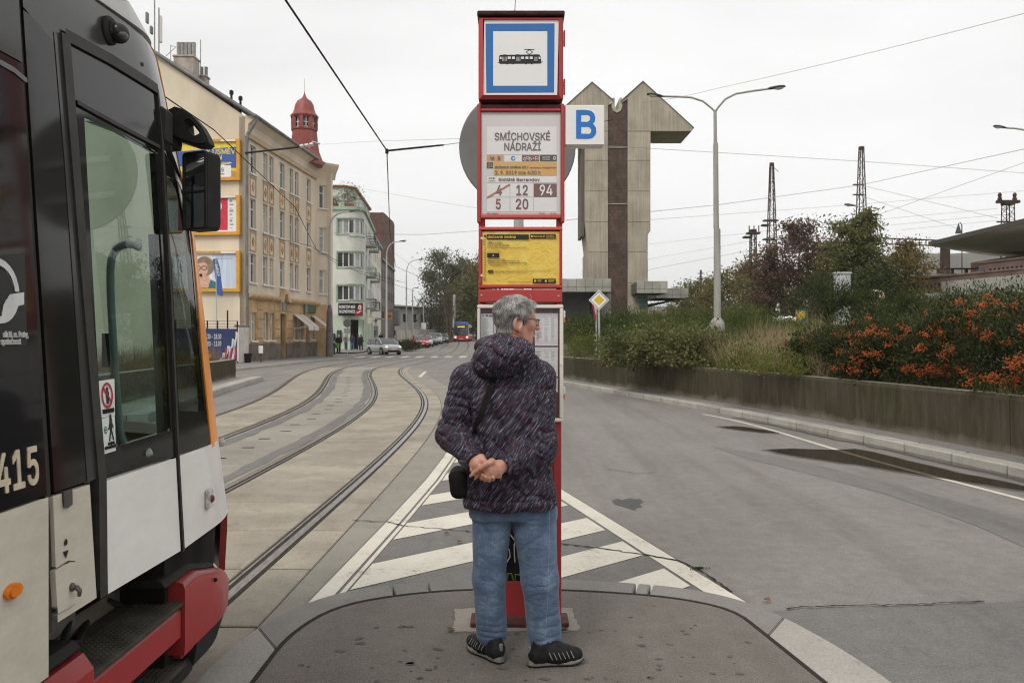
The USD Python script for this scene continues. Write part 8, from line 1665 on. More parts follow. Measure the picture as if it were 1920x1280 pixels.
put(t,'foot',MB().lathe([(.22,1.2),(.27,zt(616)),(.26,zt(606)),(.16,zt(598)),(.12,zt(596))],(X+.01,D,0),14),LPC,smooth=50)
for pts,dx in (([(1341,210),(1334,203),(1318,190),(1296,183),(1270,181.5),(1242,181)],-1),([(1341,210),(1347,201),(1360,186),(1380,176),(1410,171),(1440,167)],1)):
 put(t,'arm',MB().path([P(x,y,D)for x,y in pts],.035,8),LPC,smooth=True);head(t,P(*pts[-1],D),dx,-.1,.72 if dx>0 else .68)
def lamp(label,base,top,harm,D,z0,r=.07,m=GALV,s=1.0,base_m=None,foot=0):
 """single-armed lamp: base and top of the post and the lamp head, as seen"""
 a,b,h=P(*base,D),P(*top,D),P(*harm,D);t=thing('street_lamp',label,'street lamp',(a[0],D,z0));a[2]=z0
 put(t,'post',MB().path([a,[(a[0]+b[0])/2,D,(a[2]+b[2])/2],b],[r*1.25,r,r*.75],8),m,smooth=40)
 q=[b,b*.5+h*.5,h];ctrl=np.array([b[0],D,h[2]]);arc_=[(1-u)**2*b+2*u*(1-u)*ctrl+u*u*h for u in np.linspace(0,1,9)]
 put(t,'arm',MB().path(arc_,r*.55,6),m,smooth=True);head(t,h,1 if h[0]>b[0]else -1,-.1,s)
 if foot:put(t,'foot',MB().lathe([(.30,z0),(.30,z0+.25),(.22,z0+foot*.85),(.12,z0+foot)],(a[0],D,0),12),CAST,smooth=40)
lamp('grey street lamp with thick foot in front of the green house',(618,668,),(618,430),(655,397),60,.11,.10,s=1.0,foot=3.9)
lamp('grey street lamp behind the silver car, its head before the sky gap',(725,640),(725,480),(748,453),84,.1,.10,s=1.0)
lamp('slim grey street lamp with long curved arm before the office building',(762,640),(762,515),(784,487),98,.2,.09,s=.9)
lamp('short-armed grey lamp post right of the long curved one',(773.5,640),(773.5,545),(777,540),118,.4,.10,s=.9)
lamp('thin lamp post with a white plate before the office building',(794,640),(794,552),(797,546),140,.6,.10,s=1.0)
lamp('street lamp left of the green feathery tree, reaching over it',(1633,570),(1633,418),(1603,386),51,2,.07,s=.9)
lamp('slim pale lamp post in front of the rust-brown tree',(1481,600),(1480.5,468),(1452,448),68,2,.08,s=.9)
lamp('small distant lamp post left of the rust-brown tree',(1426.5,590),(1426,510),(1407,491),90,2,.08,s=.9)
lamp('distant lamp post just right of the big twin lamp',(1368.5,590),(1368,520),(1353,505),100,2,.08,s=.9)
lamp('distant lamp post just left of the big twin lamp',(1331,590),(1331,536),(1319,520),112,2,.08,s=.9)
lamp('most distant lamp post near the tower canopy',(1304.5,590),(1304.5,540),(1291,524),120,2,.08,s=.9)
lamp('lamp head entering at the right edge below the wires',(1962,560),(1958,290),(1886,240),38,2,.08,s=.8)
p=P(851.5,642,138);t=thing('utility_pole','plain pale pole beside the bus','pole',p);put(t,'shaft',MB().path([(p[0],138,.4),(p[0],138,P(0,556,138)[2])],[.3,.22],8),GALV);put(t,'cap',MB().lathe([(.24,0),(.24,.15),(.1,.3)],(p[0],138,P(0,556,138)[2]),8),GALV)
p=P(841,490,120);t=thing('hanging_lamp','lamp head hanging on the span wire before the poplars','street lamp',p);head(t,p,1,0,.9);put(t,'hanger',MB().path([p,p+[0,0,.4]],.03,4),BLACK)
RUSTY=mat('mast_rust',(.055,.035,.03),.8,.3,3)
def mast(label,px,ytop,D,wt,wb,z0=2.0,yb=620,plat=None,X=None):
 X=P(px,0,D)[0];zt_=P(0,ytop,D)[2];t=thing('lattice_mast',label,'mast',(X,D,z0));legs=MB();br=MB();n=16;rr=max(.045,D*.0006)
 wd=lambda z:wb+(wt-wb)*(z-z0)/(zt_-z0)
 for sx_,sy in ((-1,-1),(1,-1),(1,1),(-1,1)):put(t,'leg',MB().path([(X+sx_*wb/2,D+sy*wb/2,z0),(X+sx_*wt/2,D+sy*wt/2,zt_)],rr*1.2,4),RUSTY)
 zs_=[z0+(zt_-z0)*(1-(1-i/n)**1.25)for i in range(n+1)]
 for i in range(n):
  a,b=zs_[i],zs_[i+1];wa,wb_=wd(a)/2,wd(b)/2;f=1 if i%2 else -1
  for sy in (-1,1):br.path([(X-f*wa,D+sy*wa,a),(X+f*wb_,D+sy*wb_,b)],rr*.6,3);br.path([(X-wb_,D+sy*wb_,b),(X+wb_,D+sy*wb_,b)],rr*.5,3)
  for s in (-1,1):br.path([(X+s*wa,D-f*wa,a),(X+s*wb_,D+f*wb_,b)],rr*.6,3)
 put(t,'bracing',br,RUSTY);put(t,'head_plate',MB().box((X-wt*.6,D-wt*.6,zt_),(X+wt*.6,D+wt*.6,zt_+.35)),RUSTY);return t,X,zt_,wd
t,X,z,wd=mast('tall lattice mast left of the rust-brown tree',1447,311,95,.35,1.5);put(t,'stay',MB().path([(X,95,z),(X+.8,95,z-.7)],.04,3),RUSTY)
for y in (415,450):zz=P(0,y,95)[2];put(t,'bracket',MB().box((X-1.0,94.6,zz),(X+.7,95.4,zz+.15)),RUSTY)
put(t,'floodlight',MB().bbox((X-1.3,94.5,P(0,425,95)[2]),(X-.4,95.2,P(0,421,95)[2]),.1),LH)
t,X,z,wd=mast('tallest lattice mast behind the green feathery tree',1615,281,90,.4,1.55)
for y in (347,366):zz=P(0,y,90)[2];put(t,'bracket',MB().box((X-.9,89.8,zz),(X+.3,90.2,zz+.1)),RUSTY)
t,X,z,wd=mast('short lattice mast with a platform left of the tall one',1412,436,92,.55,.8);put(t,'platform',MB().box((X-.7,91.5,z-.2),(X+.7,92.5,z)),RUSTY)
for s in (-.55,0,.55):put(t,'rail_post',MB().box((X+s-.05,91.6,z),(X+s+.05,91.7,z+.75)),RUSTY)
put(t,'floodlight',MB().bbox((X-1.2,91.6,P(0,447,92)[2]),(X-.35,92.3,P(0,443,92)[2]),.1),LH)
t,X,z,wd=mast('lattice mast with twin insulator heads above the station roof',1890,384,72,.7,1.0)
for s in (-.75,.6):put(t,'insulator',MB().lathe([(.18,0),(.2,.3),(.12,.35),(.18,.6),(.08,.8)],(X+s,72,z+.3),8),RUSTY)
put(t,'crossarm',MB().box((X-1.0,71.8,z+.15),(X+1.0,72.2,z+.4)),RUSTY);put(t,'bracket',MB().box((X-1.0,71.9,z-1.6),(X+1.6,72.1,z-1.5)),RUSTY)
t=thing('signal_gantry','rusty lattice gantry beam between the feathery tree and the station roof','gantry',P(1730,450,80));a,b=P(1660,447,80),P(1800,452,80);mb=MB();hh=.55
put(t,'chord',MB().path([a,b],.07,4),RUSTY);put(t,'chord',MB().path([a-[0,0,hh],b-[0,0,hh]],.07,4),RUSTY)
for k in range(12):q=a+(b-a)*k/11;put(t,'strut',MB().path([q,q-[0,0,hh]],.05,4),RUSTY)
for px in (1772,):q=P(px,450,80);put(t,'support',MB().box((q[0]-.35,79.7,2),(q[0]+.35,80.3,q[2])),RUSTY)
p=P(1797,430,70);t=thing('bell_lamp','bell-shaped lamp on a crook above the station roof edge','street lamp',p);put(t,'shade',MB().lathe([(.26,-.35),(.2,-.1),(.1,.25),(.04,.45)],p,12),LH,smooth=40);put(t,'post',MB().path([p+[0,0,.45],p+[.15,0,.6],p+[.3,0,.4],p+[.32,0,-6]],.04,6),RUSTY)
for px,y,D,lab in ((1314,506,125,'signal pole with short cross arms behind the lamp posts'),(1326,533,130,'short signal pole farther right behind the lamp posts')):
 p=P(px,y,D);t=thing('signal_pole',lab,'pole',(p[0],D,2));put(t,'shaft',MB().path([(p[0],D,2),p],.16,6),RUSTY)
 for k in range(3):put(t,'cross_arm',MB().box((p[0]-.5,D-.1,p[2]-.6-k*.8),(p[0]+.5,D+.1,p[2]-.5-k*.8)),RUSTY)
t=thing('catenary_beam','long thin distant gantry line behind the lamp posts','gantry',P(1330,538,140))
for y in (538,540.5):put(t,'chord',MB().path([P(1262,y,140),P(1420,y,140)],.07,3),RUSTY)
mb=MB()
for k in range(40):x=1262+k*4;mb.path([P(x,538,140),P(x+2,540.5,140)],.04,3)
put(t,'lacing',mb,RUSTY)
WIRE=mat('wire_dark',(.02,.02,.021),.6);WIREG=mat('wire_grey',(.22,.22,.225),.6)
def wire(label,pts,r,m=WIRE,sag=0.0,n=14):
 pts=[np.array(p,float)for p in pts];Q=[]
 for a,b in zip(pts[:-1],pts[1:]):
  for u in np.linspace(0,1,n)[:-1]:Q.append(a+(b-a)*u-np.array([0,0,4*sag*u*(1-u)]))
 return solo('overhead_wire',MB().path(Q+[pts[-1]],r,4),m,label,'wire')
zc=5.6
ct=lambda C,D:np.array([np.interp(D,C[:,1],C[:,0]),D,zc])
wire('thick contact wire above the near tram track, crossing the sky to the hanger',[ct(C1,-3),ct(C1,5),ct(C1,16.7)],.016);wire('thin continuation of the contact wire dropping behind the hanger',[ct(C1,16.7),ct(C1,30),ct(C1,45),ct(C1,62),ct(C1,90),ct(C1,120)],.012)
wire('contact wire above the far tram track, passing the cream house front',[ct(C2,5),ct(C2,15),ct(C2,24),ct(C2,36),ct(C2,50),ct(C2,70)],.013)
a=ct(C1,16.7);t=thing('pull_off_arm','black pull-off arm holding the contact wire left of the round sign','wire arm',a);b=P(832,272,16.6);put(t,'rod',MB().path([a,a*.4+b*.6+[0,0,.0],b],[.022,.022,.018],6),WIRE);put(t,'clamp',MB().bbox(a-[.03,.05,.06],a+[.03,.05,.04],.01),WIRE)
wire('thin span wire from the pull-off arm to the right behind the round sign',[b,P(1000,249,16.2),P(1150,225,15.8)],.006)
t=thing('bracket_arm','dark bracket arm with pale insulators fixed to the cream house','wire arm',P(460,287,48));a,b=P(460,287,48.2),P(560,276,47);put(t,'rod',MB().path([a,b],.06,6),WIRE);mb=MB()
for k in range(3):mb.path([P(563+9*k,275-k*1.5,47),P(569+9*k,274-k*1.5,47)],.12,6)
put(t,'insulator',mb,GALV);put(t,'clevis',MB().path([P(580,278,47),P(586,266,47),P(600,270,47)],.06,4),GALV)
for lab,pts,r,m,sg in (('long wire rising from the twin gables to the upper right corner',[P(1205,193,60),P(1340,167,52),P(1980,10,30)],.016,WIREG,.1),('wire falling gently across the middle of the right sky',[P(1130,273,58),P(1620,303,62),P(2010,331,64)],.022,WIREG,0),('wire rising across the sky past the tallest mast',[P(1060,413,75),P(1347,384,80),P(1614,347,88),P(2000,262,60)],.032,WIREG,0),('faint wire below the one past the tallest mast',[P(1219,412,80),P(1600,384,85),P(1990,352,80)],.020,WIREG,0),
('wire from the feathery tree up to the right edge',[P(1632,408,62),P(1990,280,45)],.018,WIREG,0),('upper wire of the pair sloping down from the tallest mast to the station',[P(1618,348,90),P(1870,409,75)],.024,WIREG,0),('lower wire of the pair sloping down from the tallest mast',[P(1618,368,90),P(1800,430,78)],.024,WIREG,0),('low wire across the right sky behind the concrete tower',[P(1214,506,110),P(1440,463,96),P(1600,400,100)],.026,WIREG,0),('wire below, nearly parallel, toward the short mast',[P(1214,486,115),P(1420,450,100)],.02,WIREG,0),('faint upper wire toward the short mast',[P(1214,458,115),P(1447,432,96)],.02,WIREG,0),
('thin wire from the green house across to the stop sign',[P(647,348,88),P(780,372,70),P(930,396,55)],.014,WIREG,.0),('thin wire from the cream house past the turret to the round sign',[P(603,271,47),P(700,265,34),P(940,258,20)],.008,WIREG,0),('span wire with a dark link before the poplars',[P(610,437,75),P(790,440,80),P(940,430,85)],.02,WIRE,0),('span wire holding the far contact wires before the green house',[P(517,446,52),P(582,461,56),P(640,500,62),P(760,530,75)],.022,WIRE,0),('span wire from the green house to the lamp behind the car',[P(650,445,86),P(725,463,84),P(800,520,100)],.02,WIREG,0),('thin wire high at the station, upper of three',[P(1640,412,80),P(1870,391,72)],.018,WIREG,0),('thin wire at the station, middle of three',[P(1670,422,80),P(1880,402,72)],.018,WIREG,0),('thin wire at the station, lowest of three',[P(1690,431,80),P(1885,412,72)],.018,WIREG,0)):wire(lab,pts,r*.7,m,sg)
t=thing('priority_sign','yellow and white diamond priority road sign on a grey pole above the wall','road sign',(P(1124,664,28.5)[0],28.5,1.0));c=P(1123,562.5,28.4);dm=lambda s:Polygon([(s,0),(0,s),(-s,0),(0,-s)]);Mt=frame(c,(1,0,0),(0,0,1))
put(t,'plate',MB().poly(dm(.345).buffer(.015),.02,Mt),pW);put(t,'black_line',MB().poly(dm(.325).difference(dm(.30)),.004,sub(Mt,0,0,.021)),pK);put(t,'yellow_field',MB().poly(dm(.185),.004,sub(Mt,0,0,.021)),mat('sign_yellow',(.62,.42,.02),.4))
put(t,'pole',MB().path([(c[0]+.03,28.46,.8),(c[0],28.46,c[2]+.3)],.035,8),GALV)
t=thing('yield_sign','red and white yield sign turned half away behind the diamond sign','road sign',(P(1117,640,29.5)[0],29.5,1.0));c=P(1116,577,29.5);u=np.array([.42,.9,0]);u/=np.linalg.norm(u);Mt=frame(c,u,(0,0,1));tri_=lambda s:Polygon([(-s,s*.6),(s,s*.6),(0,-s*1.13)])
put(t,'plate',MB().poly(tri_(.42).buffer(.02),.02,Mt),pR);put(t,'white_field',MB().poly(tri_(.27),.004,sub(Mt,0,.02,.021)),pW);put(t,'pole',MB().path([(c[0]+.05,29.56,.8),(c[0]+.05,29.56,c[2]+.3)],.03,8),GALV)
t=thing('round_road_sign','grey back of a round sign with a small plate before the green house','road sign',(P(651.5,668,60)[0],60,.11));c=P(651,606,60);put(t,'disc',MB().lathe([(.30,0),(.30,.03)],c,20,axis=1),MATS['sign_back_grey']);put(t,'plate',MB().box(c+[-.24,-.01,-.78],c+[.24,.02,-.36]),GALV);put(t,'pole',MB().path([(c[0],60.06,.1),(c[0],60.06,c[2]+.25)],.04,8),GALV)
t=thing('plate_on_post','small white plate on the lamp post before the office building','sign',P(794,612,139));put(t,'plate',MB().box(P(790,617,139),P(799,605,139.2)),pW)
t=thing('small_notice','small white notice on a wooden stake before the cream house plinth','sign',(P(489,677,47)[0],47,.12));a=P(489,648,47);put(t,'stake',MB().box((a[0]-.04,47.02,.1),(a[0]+.04,47.06,a[2])),TWIG);put(t,'board',MB().bbox((a[0]-.13,46.98,a[2]-.45),(a[0]+.13,47.02,a[2]),.01),pW)
a=P(464,680,46.8);t=thing('flower_tub','dark flower tub at the foot of the drainpipe','pot',(a[0],46.8,.12));put(t,'tub',MB().lathe([(.2,.12),(.26,.55),(.3,.6),(.3,.66),(.22,.66)],(a[0],46.8,0),12),T_RUB)
for k,px in enumerate((600,611,624)):
 a=P(px,663,66+.3*k);t=thing('waste_bin',['leftmost black wheeled bin beside the green house','middle black wheeled bin beside the green house','black wheeled bin nearest the bar entrance'][k],'bin',(a[0],66,.12),group='black wheeled bins');put(t,'body',loft([np.array([[a[0]+x*s,66+y*s*.8,z]for x,y in ((-.3,-.4),(.3,-.4),(.3,.4),(-.3,.4))])for z,s in ((.2,.8),(1.0,1.0))]),T_RUB);put(t,'lid',MB().bbox((a[0]-.33,65.6,1.0),(a[0]+.33,66.4,1.1),.03),BLACK);put(t,'label_sticker',MB().box((a[0]-.08,65.6,.6),(a[0]+.08,65.63,.8)),pR)
 for s in (-.24,.24):put(t,'wheel',MB().lathe([(.1,-.04),(.1,.04)],(a[0]+s,66.2,.22),10,axis=0),BLACK)
BG_=mat('bollard_green',(.03,.15,.06),.5,.1,5);b0=None
for k,(px,y)in enumerate(((772,656),(775.5,655),(779,654),(782,653.2),(785.5,652.4),(789,651.5),(756,652.5))):
 g=P(px,y,90+.7*k);lab=['green and white bollard at the left end of the row before the red car','second green and white bollard from the left before the red car','third green and white bollard from the left before the red car','fourth green and white bollard from the left before the red car','fifth green and white bollard from the left before the red car','green and white bollard at the right end of the row before the red car','lone green and white bollard just right of the silver car'][k]
 loc=(g[0],90+.7*k,float(zr(90+.7*k)))
 if b0 is None:
  b0=thing('bollard',lab,'bollard',loc,group='green and white bollards');b0l=T(b0.path,np.eye(4));put(b0l,'shaft',MB().lathe([(.13,0),(.13,.75),(.11,.8),(.03,.83)],n=12),BG_)
  for z in (.25,.5):put(b0l,'white_band',MB().lathe([(.134,z),(.134,z+.1)],n=12),WHITE)
 else:copy(b0,lab,loc)
p=P(1578,545,40);t=thing('advertising_pylon','grey advertising pylon half hidden by the dark junipers','sign',(p[0],40,2));put(t,'body',MB().bbox(P(1567,610,40),P(1591,514,40.3),.04),mat('pylon_grey',(.36,.38,.40),.4,.1,1));put(t,'top_cap',MB().bbox(P(1566,514,39.95),P(1592,511,40.35),.03),GALV)
for k in range(2):put(t,'panel',MB().box(P(1570+11*k,585,39.95),P(1579+10*k,518,39.99)),mat('pylon_pale',(.42,.44,.46),.3,.1,2))
t=thing('painted_panel','small yellow and blue painted panel with green frame behind the shrubs','sign',P(1503,605,36));put(t,'board',MB().box(P(1493,615,36),P(1511,582,36.1)),mat('panel_ochre',(.42,.28,.05),.6,.3,4));put(t,'frame',MB().box(P(1511.2,615,35.98),P(1513,579,36.12)).box(P(1493,582,35.98),P(1511,579,36.12)),BG_);mb=MB();rq=random.Random(3)
for k in range(7):mb.ball(P(1502+8*rq.random(),588+24*rq.random(),35.98),(.06+.05*rq.random(),.02,.08),1)
put(t,'painting',mb,mat('panel_blue',(.05,.06,.14),.6,.5,8))
t=thing('white_sculpture','white lumpy sculpture with a small upright figure behind the shrubs','sculpture',P(1470,602,38));mb=MB();rq=np.random.default_rng(8)
for k in range(15):mb.ball(P(1447+60*k/14,597+4*rq.random(),38),(.12+.06*rq.random(),.15,.10+.06*rq.random()),2)
put(t,'base',mb,pW,smooth=True);mb=MB()
for x,y,r0 in ((1459,588,.10),(1458,580,.11),(1459,572,.08)):mb.ball(P(x,y,38),(r0,r0,r0*1.2),2)
put(t,'figure',mb,mat('spotted_white',(.03,.03,.03),.6,.1,7,col2=(.7,.7,.68),ramp=(.48,.52)),smooth=True)
t=thing('inflatable_figure','red and white striped figure between the dark junipers','sculpture',P(1646,570,30));mb=MB();mb.ball(P(1641,549,30),(.16,.12,.13),2);mb.ball(P(1652,556,30),(.13,.12,.22),2);mb.ball(P(1642,566,30),(.2,.14,.2),2);put(t,'body',mb,mat('striped',(.5,.06,.05),.6,.1,9,col2=(.7,.66,.6),ramp=(.44,.5)),smooth=True)
# ================================================================ vehicles
CG=mat('car_glass',(.03,.035,.04),.05,.3,1,spec=.8);TY=mat('tyre',(.018,.018,.018),.8);HUB=mat('wheel_rim',(.25,.25,.255),.35,.1,8,metal=.6);HL=mat('headlight',(.62,.62,.6),.1,.1,20);PLT=mat('plate_white',(.6,.6,.58),.5)
def car(label,loc,rz,col,kind='hatch',group=None,lights=False):
 """a car facing +x, built from cross sections"""
 t=thing('parked_car' if group else 'car',label,'car',loc,rz,group);q=T(t.path,np.eye(4));m=mat('car_paint_%d'%(len(MATS)),col,.3,.03,2,coat=.8,metal=.25 if sum(col)>.6 else .05);L_=4.3
 hgt={'hatch':1.48,'suv':1.68,'sedan':1.42}[kind]
 xs=[-2.15,-2.08,-1.9,-1.4,-.7,0,.7,1.2,1.6,1.95,2.1,2.16];zb_=[.45,.32,.26,.22,.2,.2,.2,.2,.22,.25,.3,.42];zt_=[.85,.93,.96,.97,.96,.95,.95,.94,.88,.78,.68,.60];wy=[.66,.78,.84,.88,.89,.89,.89,.88,.86,.80,.70,.58]
 if kind=='suv':zt_=[z*1.12 for z in zt_]
 S_=[]
 for x,a,b,w in zip(xs,zb_,zt_,wy):S_.append(np.array([[x,y*w,a+(b-a)*z]for y,z in ((-.86,0),(-.98,.12),(-1,.45),(-.99,.72),(-.94,.93),(-.82,1),(0,1.03),(.82,1),(.94,.93),(.99,.72),(1,.45),(.98,.12),(.86,0))]))
 b=put(q,'body',loft(S_),m,smooth=35);f=hgt
 cab=[(-1.98,.95,.74,.97),(-1.72,.95,.72,1.02+(f-1.02)*.62),(-1.45,.95,.70,f-.09),(-.9,.95,.68,f-.01),(-.2,.95,.68,f),(.35,.95,.68,f-.04),(.8,.95,.70,f-.26),(1.3,.93,.74,.96)]
 S2=[np.array([[x,s*y,z]for s,y,z in ((-1,.84,a),(-1,w+.06,a+(c-a)*.6),(-1,w-.03,c-.03),(0,w,c),(1,w-.03,c-.03),(1,w+.06,a+(c-a)*.6),(1,.84,a))])*[1,1,1]for x,a,w,c in cab]
 put(q,'glasshouse',loft(S2),CG,smooth=30)
 S3=[np.array([[x,s*w,z]for s,w,z in ((-1,w-.005,c-.06),(-1,w-.06,c+.0),(0,w,c+.012),(1,w-.06,c),(1,w-.005,c-.06))])for x,a,w,c in cab[2:6]]
 rf=put(q,'roof',loft(S3),m,smooth=40)
 mb=MB()
 for s in (-1,1):
  for A in (((1.28,.80,.95),(.78,.70,f-.26),(.35,.68,f-.04)),((-.15,.86,.94),(-.2,.72,f-.02)),((-2.0,.76,.96),(-1.72,.72,f-.2),(-1.42,.68,f-.08)),((-1.25,.86,.95),(-1.35,.71,f-.06))):mb.path([(x,s*y,z)for x,y,z in A],.04,5)
 put(q,'pillar',mb,m)
 for x in (-1.32,1.33):
  for s in (-1,1):w=put(q,'wheel',MB().lathe([(.24,-.10),(.31,-.09),(.315,.0),(.31,.09),(.24,.10)],(x,s*.80,.315),20,axis=1),TY,smooth=40);put(w,'rim',MB().lathe([(.01,-.11),(.20,-.105),(.205,.105),(.01,.11)],(x,s*.80,.315),16,axis=1),HUB);put(q,'wheel_arch',MB().lathe([(.36,-.06),(.36,.06)],(x,s*.845,.33),18,axis=1),BLACK)
 for s in (-1,1):
  put(q,'headlight',MB().ball((1.92,s*.62,.70),(.2,.15,.09),2),HL if not lights else emit('headlight_lit',(1,.93,.8),.9),smooth=True);put(q,'mirror',MB().ball((.78,s*.98,.98),(.08,.10,.07),2),m,smooth=True);put(q,'tail_light',MB().ball((-2.02,s*.66,.82),(.08,.12,.13),1),pR)
 put(q,'grille',MB().bbox((2.08,-.42,.56),(2.15,.42,.64),.02).bbox((2.08,-.55,.3),(2.17,.55,.44),.03),BLACK);put(q,'number_plate',MB().box((2.16,-.26,.44),(2.185,.26,.55)),PLT)
 mb=MB()
 for s in (-1,1):mb.box((-.1,s*.885,.84),(.06,s*.905,.87));mb.box((-1.15,s*.885,.84),(-.99,s*.905,.87))
 put(q,'door_handle',mb,m);return t
car('silver hatchback turning out of the side street',(P(719,665,71)[0],71.3,0),math.radians(-57),(.40,.40,.39),lights=True)
for i,(px,D,col,kind,lab)in enumerate(((788,97,(.48,.02,.03),'hatch','bright red parked car at the head of the row'),(797,103,(.55,.55,.53),'hatch','white parked car right behind the red one'),(806,110,(.13,.15,.15),'hatch','dark grey-green parked car behind the white one'),(816,116,(.42,.45,.43),'suv','tall silver parked car in the middle of the row'),(828,124,(.08,.07,.07),'hatch','dark brownish parked car right of the tall silver one'),(835,131,(.15,.15,.16),'hatch','grey parked car second right of the tall silver one'),(841,138,(.3,.31,.32),'hatch','pale grey parked car left of the blue one'),(847,145,(.04,.10,.28),'hatch','blue parked car left of the bright green one'),(855,153,(.08,.38,.08),'hatch','bright green parked car left of the bus'),(888,158,(.5,.5,.49),'hatch','white car half hidden behind the right side of the bus'))):
 car(lab,(P(px,640,D)[0],D,float(zr(D))),math.radians(-78 if i<9 else -90),col,kind,group='cars parked along the street')
def bus():
 X,D=P(865,640,134)[0],134.0;z0=float(zr(134));t=thing('bus','red and cream city bus with blue roof coming towards us','bus',(X,D,z0));q=T(t.path,np.eye(4));B1=mat('bus_red',(.5,.03,.04),.35,.05,2,coat=.5);B2=mat('bus_cream',(.55,.5,.4),.4,.05,2,coat=.3);B3=mat('bus_blue',(.05,.11,.30),.5)
 put(q,'skirt',MB().bbox((-1.27,0,.3),(1.27,12,1.0),.06),B1);put(q,'side_wall',MB().bbox((-1.26,.12,1.0),(1.26,12,2.75),.05),B2);put(q,'roof',MB().bbox((-1.22,.1,2.75),(1.22,12,2.95),.06),B2);put(q,'roof_pod',MB().bbox((-1.0,.6,2.95),(1.0,5,3.35),.12),B3);put(q,'roof_brow',MB().bbox((-1.24,-.03,2.68),(1.24,.3,2.97),.06),B3)
 put(q,'windscreen',MB().bbox((-1.2,-.04,1.05),(1.2,.1,2.66),.05),CG);put(q,'front_panel',MB().bbox((-1.24,-.05,.55),(1.24,.1,1.0),.05),B1)
 d=put(q,'destination_board',MB().box((-.8,-.07,2.38),(.8,-.045,2.64)),BLACK);mb=MB();r=random.Random(1)
 for k in range(9):mb.box((-.62+k*.14,-.08,2.44),(-.53+k*.14,-.072,2.58))
 put(d,'lit_text',mb,emit('bus_amber',(1,.42,.05),2.5))
 for s in (-1,1):put(q,'headlight',MB().ball((s*.98,-.04,.72),(.2,.06,.13),2),emit('headlight_lit',(1,.93,.8),.9));put(q,'white_corner',MB().bbox((s*.75,-.075,.86),(s*1.24,-.05,1.02),.01),PLT);put(q,'mirror',MB().bbox((s*1.32,-.25,1.9),(s*1.5,-.15,2.4),.04),BLACK)
 put(q,'number_plate',MB().box((-.28,-.075,.45),(.28,-.06,.56)),PLT)
 for k in range(6):put(q,'side_window',MB().box((1.262,.8+k*1.85,1.25),(1.275,2.45+k*1.85,2.45)),CG)
 for y in (2.4,8.5):
  for s in (-1,1):put(q,'wheel',MB().lathe([(.2,-.12),(.48,-.12),(.48,.12),(.2,.12)],(s*1.18,y,.48),16,axis=0),TY)
bus()
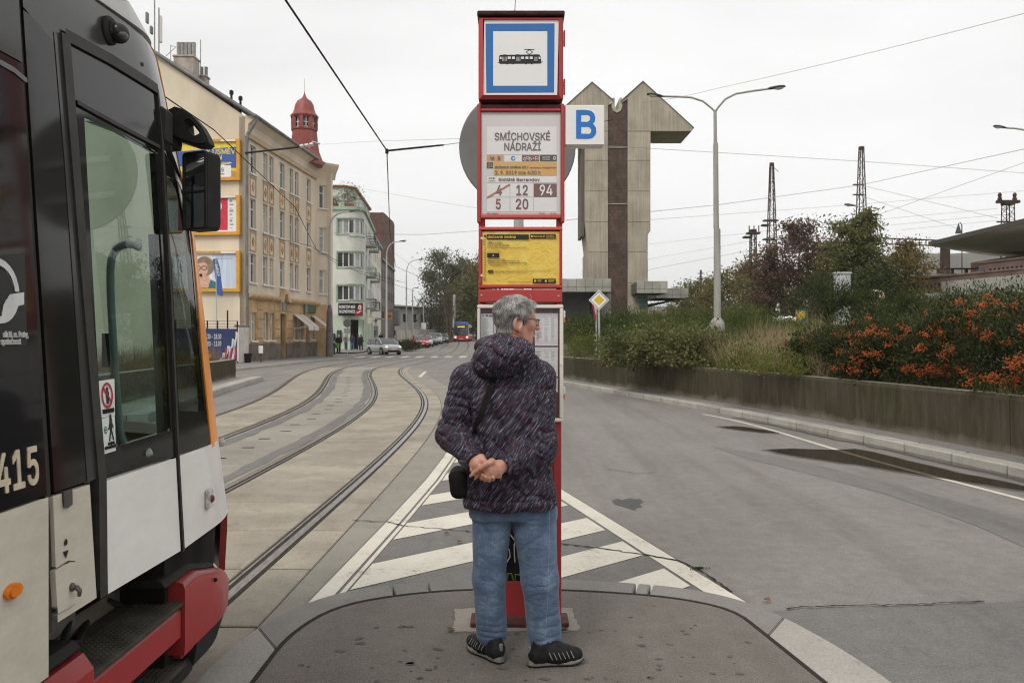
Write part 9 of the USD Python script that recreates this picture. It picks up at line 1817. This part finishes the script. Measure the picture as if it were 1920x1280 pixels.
# ================================================================ people far off
def person(label,px,ybase,D,z0,h,jacket_c,trouser_c,hair_c,rz=0.0,hold=None,coat=False,seed=0,arms=.18):
 r=np.random.default_rng(seed);X=P(px,ybase,D)[0];t=thing('person',label,'person',(X,D,z0),rz);q=T(t.path,np.eye(4));k=h/1.75;st_=.06+.05*r.random()
 Jn={n:np.array(p)*k for n,p in dict(hipl=(-.09,0,.90),hipr=(.09,0,.90),knl=(-.10,-st_,.5),knr=(.10,st_,.5),anl=(-.11,-st_,.08),anr=(.11,st_,.08),shl=(-.19,0,1.42),shr=(.19,0,1.42),ell=(-.25,.02,1.14),elr=(.25,.02,1.14),wrl=(-arms,-.18,1.02),wrr=(arms,-.18,1.02),hd=(0,-.01,1.62),nk=(0,0,1.45)).items()}
 def legs(p,g):return np.minimum(smin(capsule(p,Jn['hipl'],Jn['knl'],.085+g,.065+g),capsule(p,Jn['knl'],Jn['anl'],.065+g,.05+g),.02),smin(capsule(p,Jn['hipr'],Jn['knr'],.085+g,.065+g),capsule(p,Jn['knr'],Jn['anr'],.065+g,.05+g),.02))
 def top(p,g):
  b=ellipsoid(p,(0,0,1.18*k),(.19+g,.12+g,.34));b=smin(b,capsule(p,Jn['shl'],Jn['shr'],.075+g),.05);b=smin(b,ellipsoid(p,(0,0,.93*k),(.17+g,.12+g,.14)),.05)
  for s in 'lr':b=smin(b,smin(capsule(p,Jn['sh'+s],Jn['el'+s],.055+g,.045+g),capsule(p,Jn['el'+s],Jn['wr'+s],.045+g,.032+g),.02),.02)
  return b
 def body(p):
  d=smin(top(p,-.012),legs(p,-.015),.05);d=smin(d,capsule(p,Jn['nk'],Jn['hd'],.05),.02);d=smin(d,ellipsoid(p,Jn['hd'],(.075,.09,.115)),.02);d=smin(d,capsule(p,Jn['hd']+[0,-.08,-.01],Jn['hd']+[0,-.105,-.03],.014),.01)
  for s in 'lr':d=smin(d,capsule(p,Jn['wr'+s],Jn['wr'+s]+[0,-.05,-.07],.035,.025),.02);d=smin(d,capsule(p,Jn['an'+s]+[0,.03,-.04],Jn['an'+s]+[0,-.16,-.05],.04),.02)
  return d
 B_=((-.4,-.4,-.02),(.4,.3,1.85*k));put(q,'body',surface_nets(body,*B_,.026),SKIN,smooth=True);lo_=(.62 if coat else .86)*k
 put(q,'jacket',surface_nets(lambda p:np.maximum(top(p,.02+(.03 if coat else 0))if not coat else np.minimum(top(p,.02),ellipsoid(p,(0,0,.9*k),(.2,.15,.35))),np.maximum(lo_-p[:,2],p[:,2]-1.5*k)),*B_,.028),mat('cloth_%d'%len(MATS),jacket_c,.9,.2,6),smooth=True)
 put(q,'trousers',surface_nets(lambda p:np.maximum(np.minimum(legs(p,.012),ellipsoid(p,(0,0,.92*k),(.18,.125,.14))),.1*k-p[:,2]),*B_,.028),mat('cloth_%d'%len(MATS),trouser_c,.9,.2,6),smooth=True)
 put(q,'hair',surface_nets(lambda p:np.maximum(ellipsoid(p,Jn['hd']+[0,.015,.02],(.09,.10,.115)),-(p[:,2]-Jn['hd'][2]+.02-(p[:,1]+.02)*-1.2)),*B_,.022),mat('hair_%d'%len(MATS),hair_c,.8),smooth=True)
 put(q,'shoe',MB().ball(Jn['anl']+[0,-.06,-.04],(.05,.14,.045),2),BLACK,smooth=True);put(q,'shoe',MB().ball(Jn['anr']+[0,-.06,-.04],(.05,.14,.045),2),BLACK,smooth=True)
 return t,Jn,X
t,Jn,X=person('white-haired person in black holding a green bag by the lamp post',635,667,68,.08,1.68,(.015,.015,.018),(.015,.015,.02),(.6,.58,.55),.3,seed=1,arms=.1);b=thing('shopping_bag','bright green bag held by the white-haired person','bag',(X,67.7,.6));put(b,'bag_body',MB().bbox((X-.32,67.55,.62),(X+.1,67.72,1.05),.03),mat('bag_green',(.16,.36,.03),.6,.2,8));put(b,'print',MB().ball((X-.1,67.55,.84),(.1,.02,.12),1),mat('bag_print',(.05,.1,.16),.6))
person('person in navy jacket and blue jeans seen from behind near the bar door',660.5,658,81,.1,1.72,(.02,.03,.07),(.09,.15,.26),(.06,.045,.035),3.0,seed=2)
person('person in a long black coat beside the green building corner',677,657,82,.1,1.72,(.012,.014,.014),(.012,.012,.014),(.05,.04,.03),2.4,coat=True,seed=3)
person('person in dark clothes partly behind the black coat',672,656,83.2,.1,1.68,(.02,.02,.022),(.02,.02,.022),(.07,.05,.04),2.0,seed=4)
person('person in grey standing in the bar doorway behind the round sign',648.5,657,84.3,.1,1.7,(.13,.12,.12),(.06,.06,.07),(.08,.06,.05),.5,seed=5)
person('distant dark-haired person in black at the shop front',714,640,106,.3,1.7,(.02,.02,.02),(.02,.02,.02),(.03,.02,.02),.4,seed=6)
solo('haze',MB().box((-3100,-350,-1.2),(3100,3600,175)),usdkit.material(stage,'/World/Looks/haze',{'v':('principled_volume',{'color':(.93,.945,.96),'density':.00026,'anisotropy':.3})},[],volume='v.volume'),'thin pale autumn haze over the whole street','haze',kind='stuff')
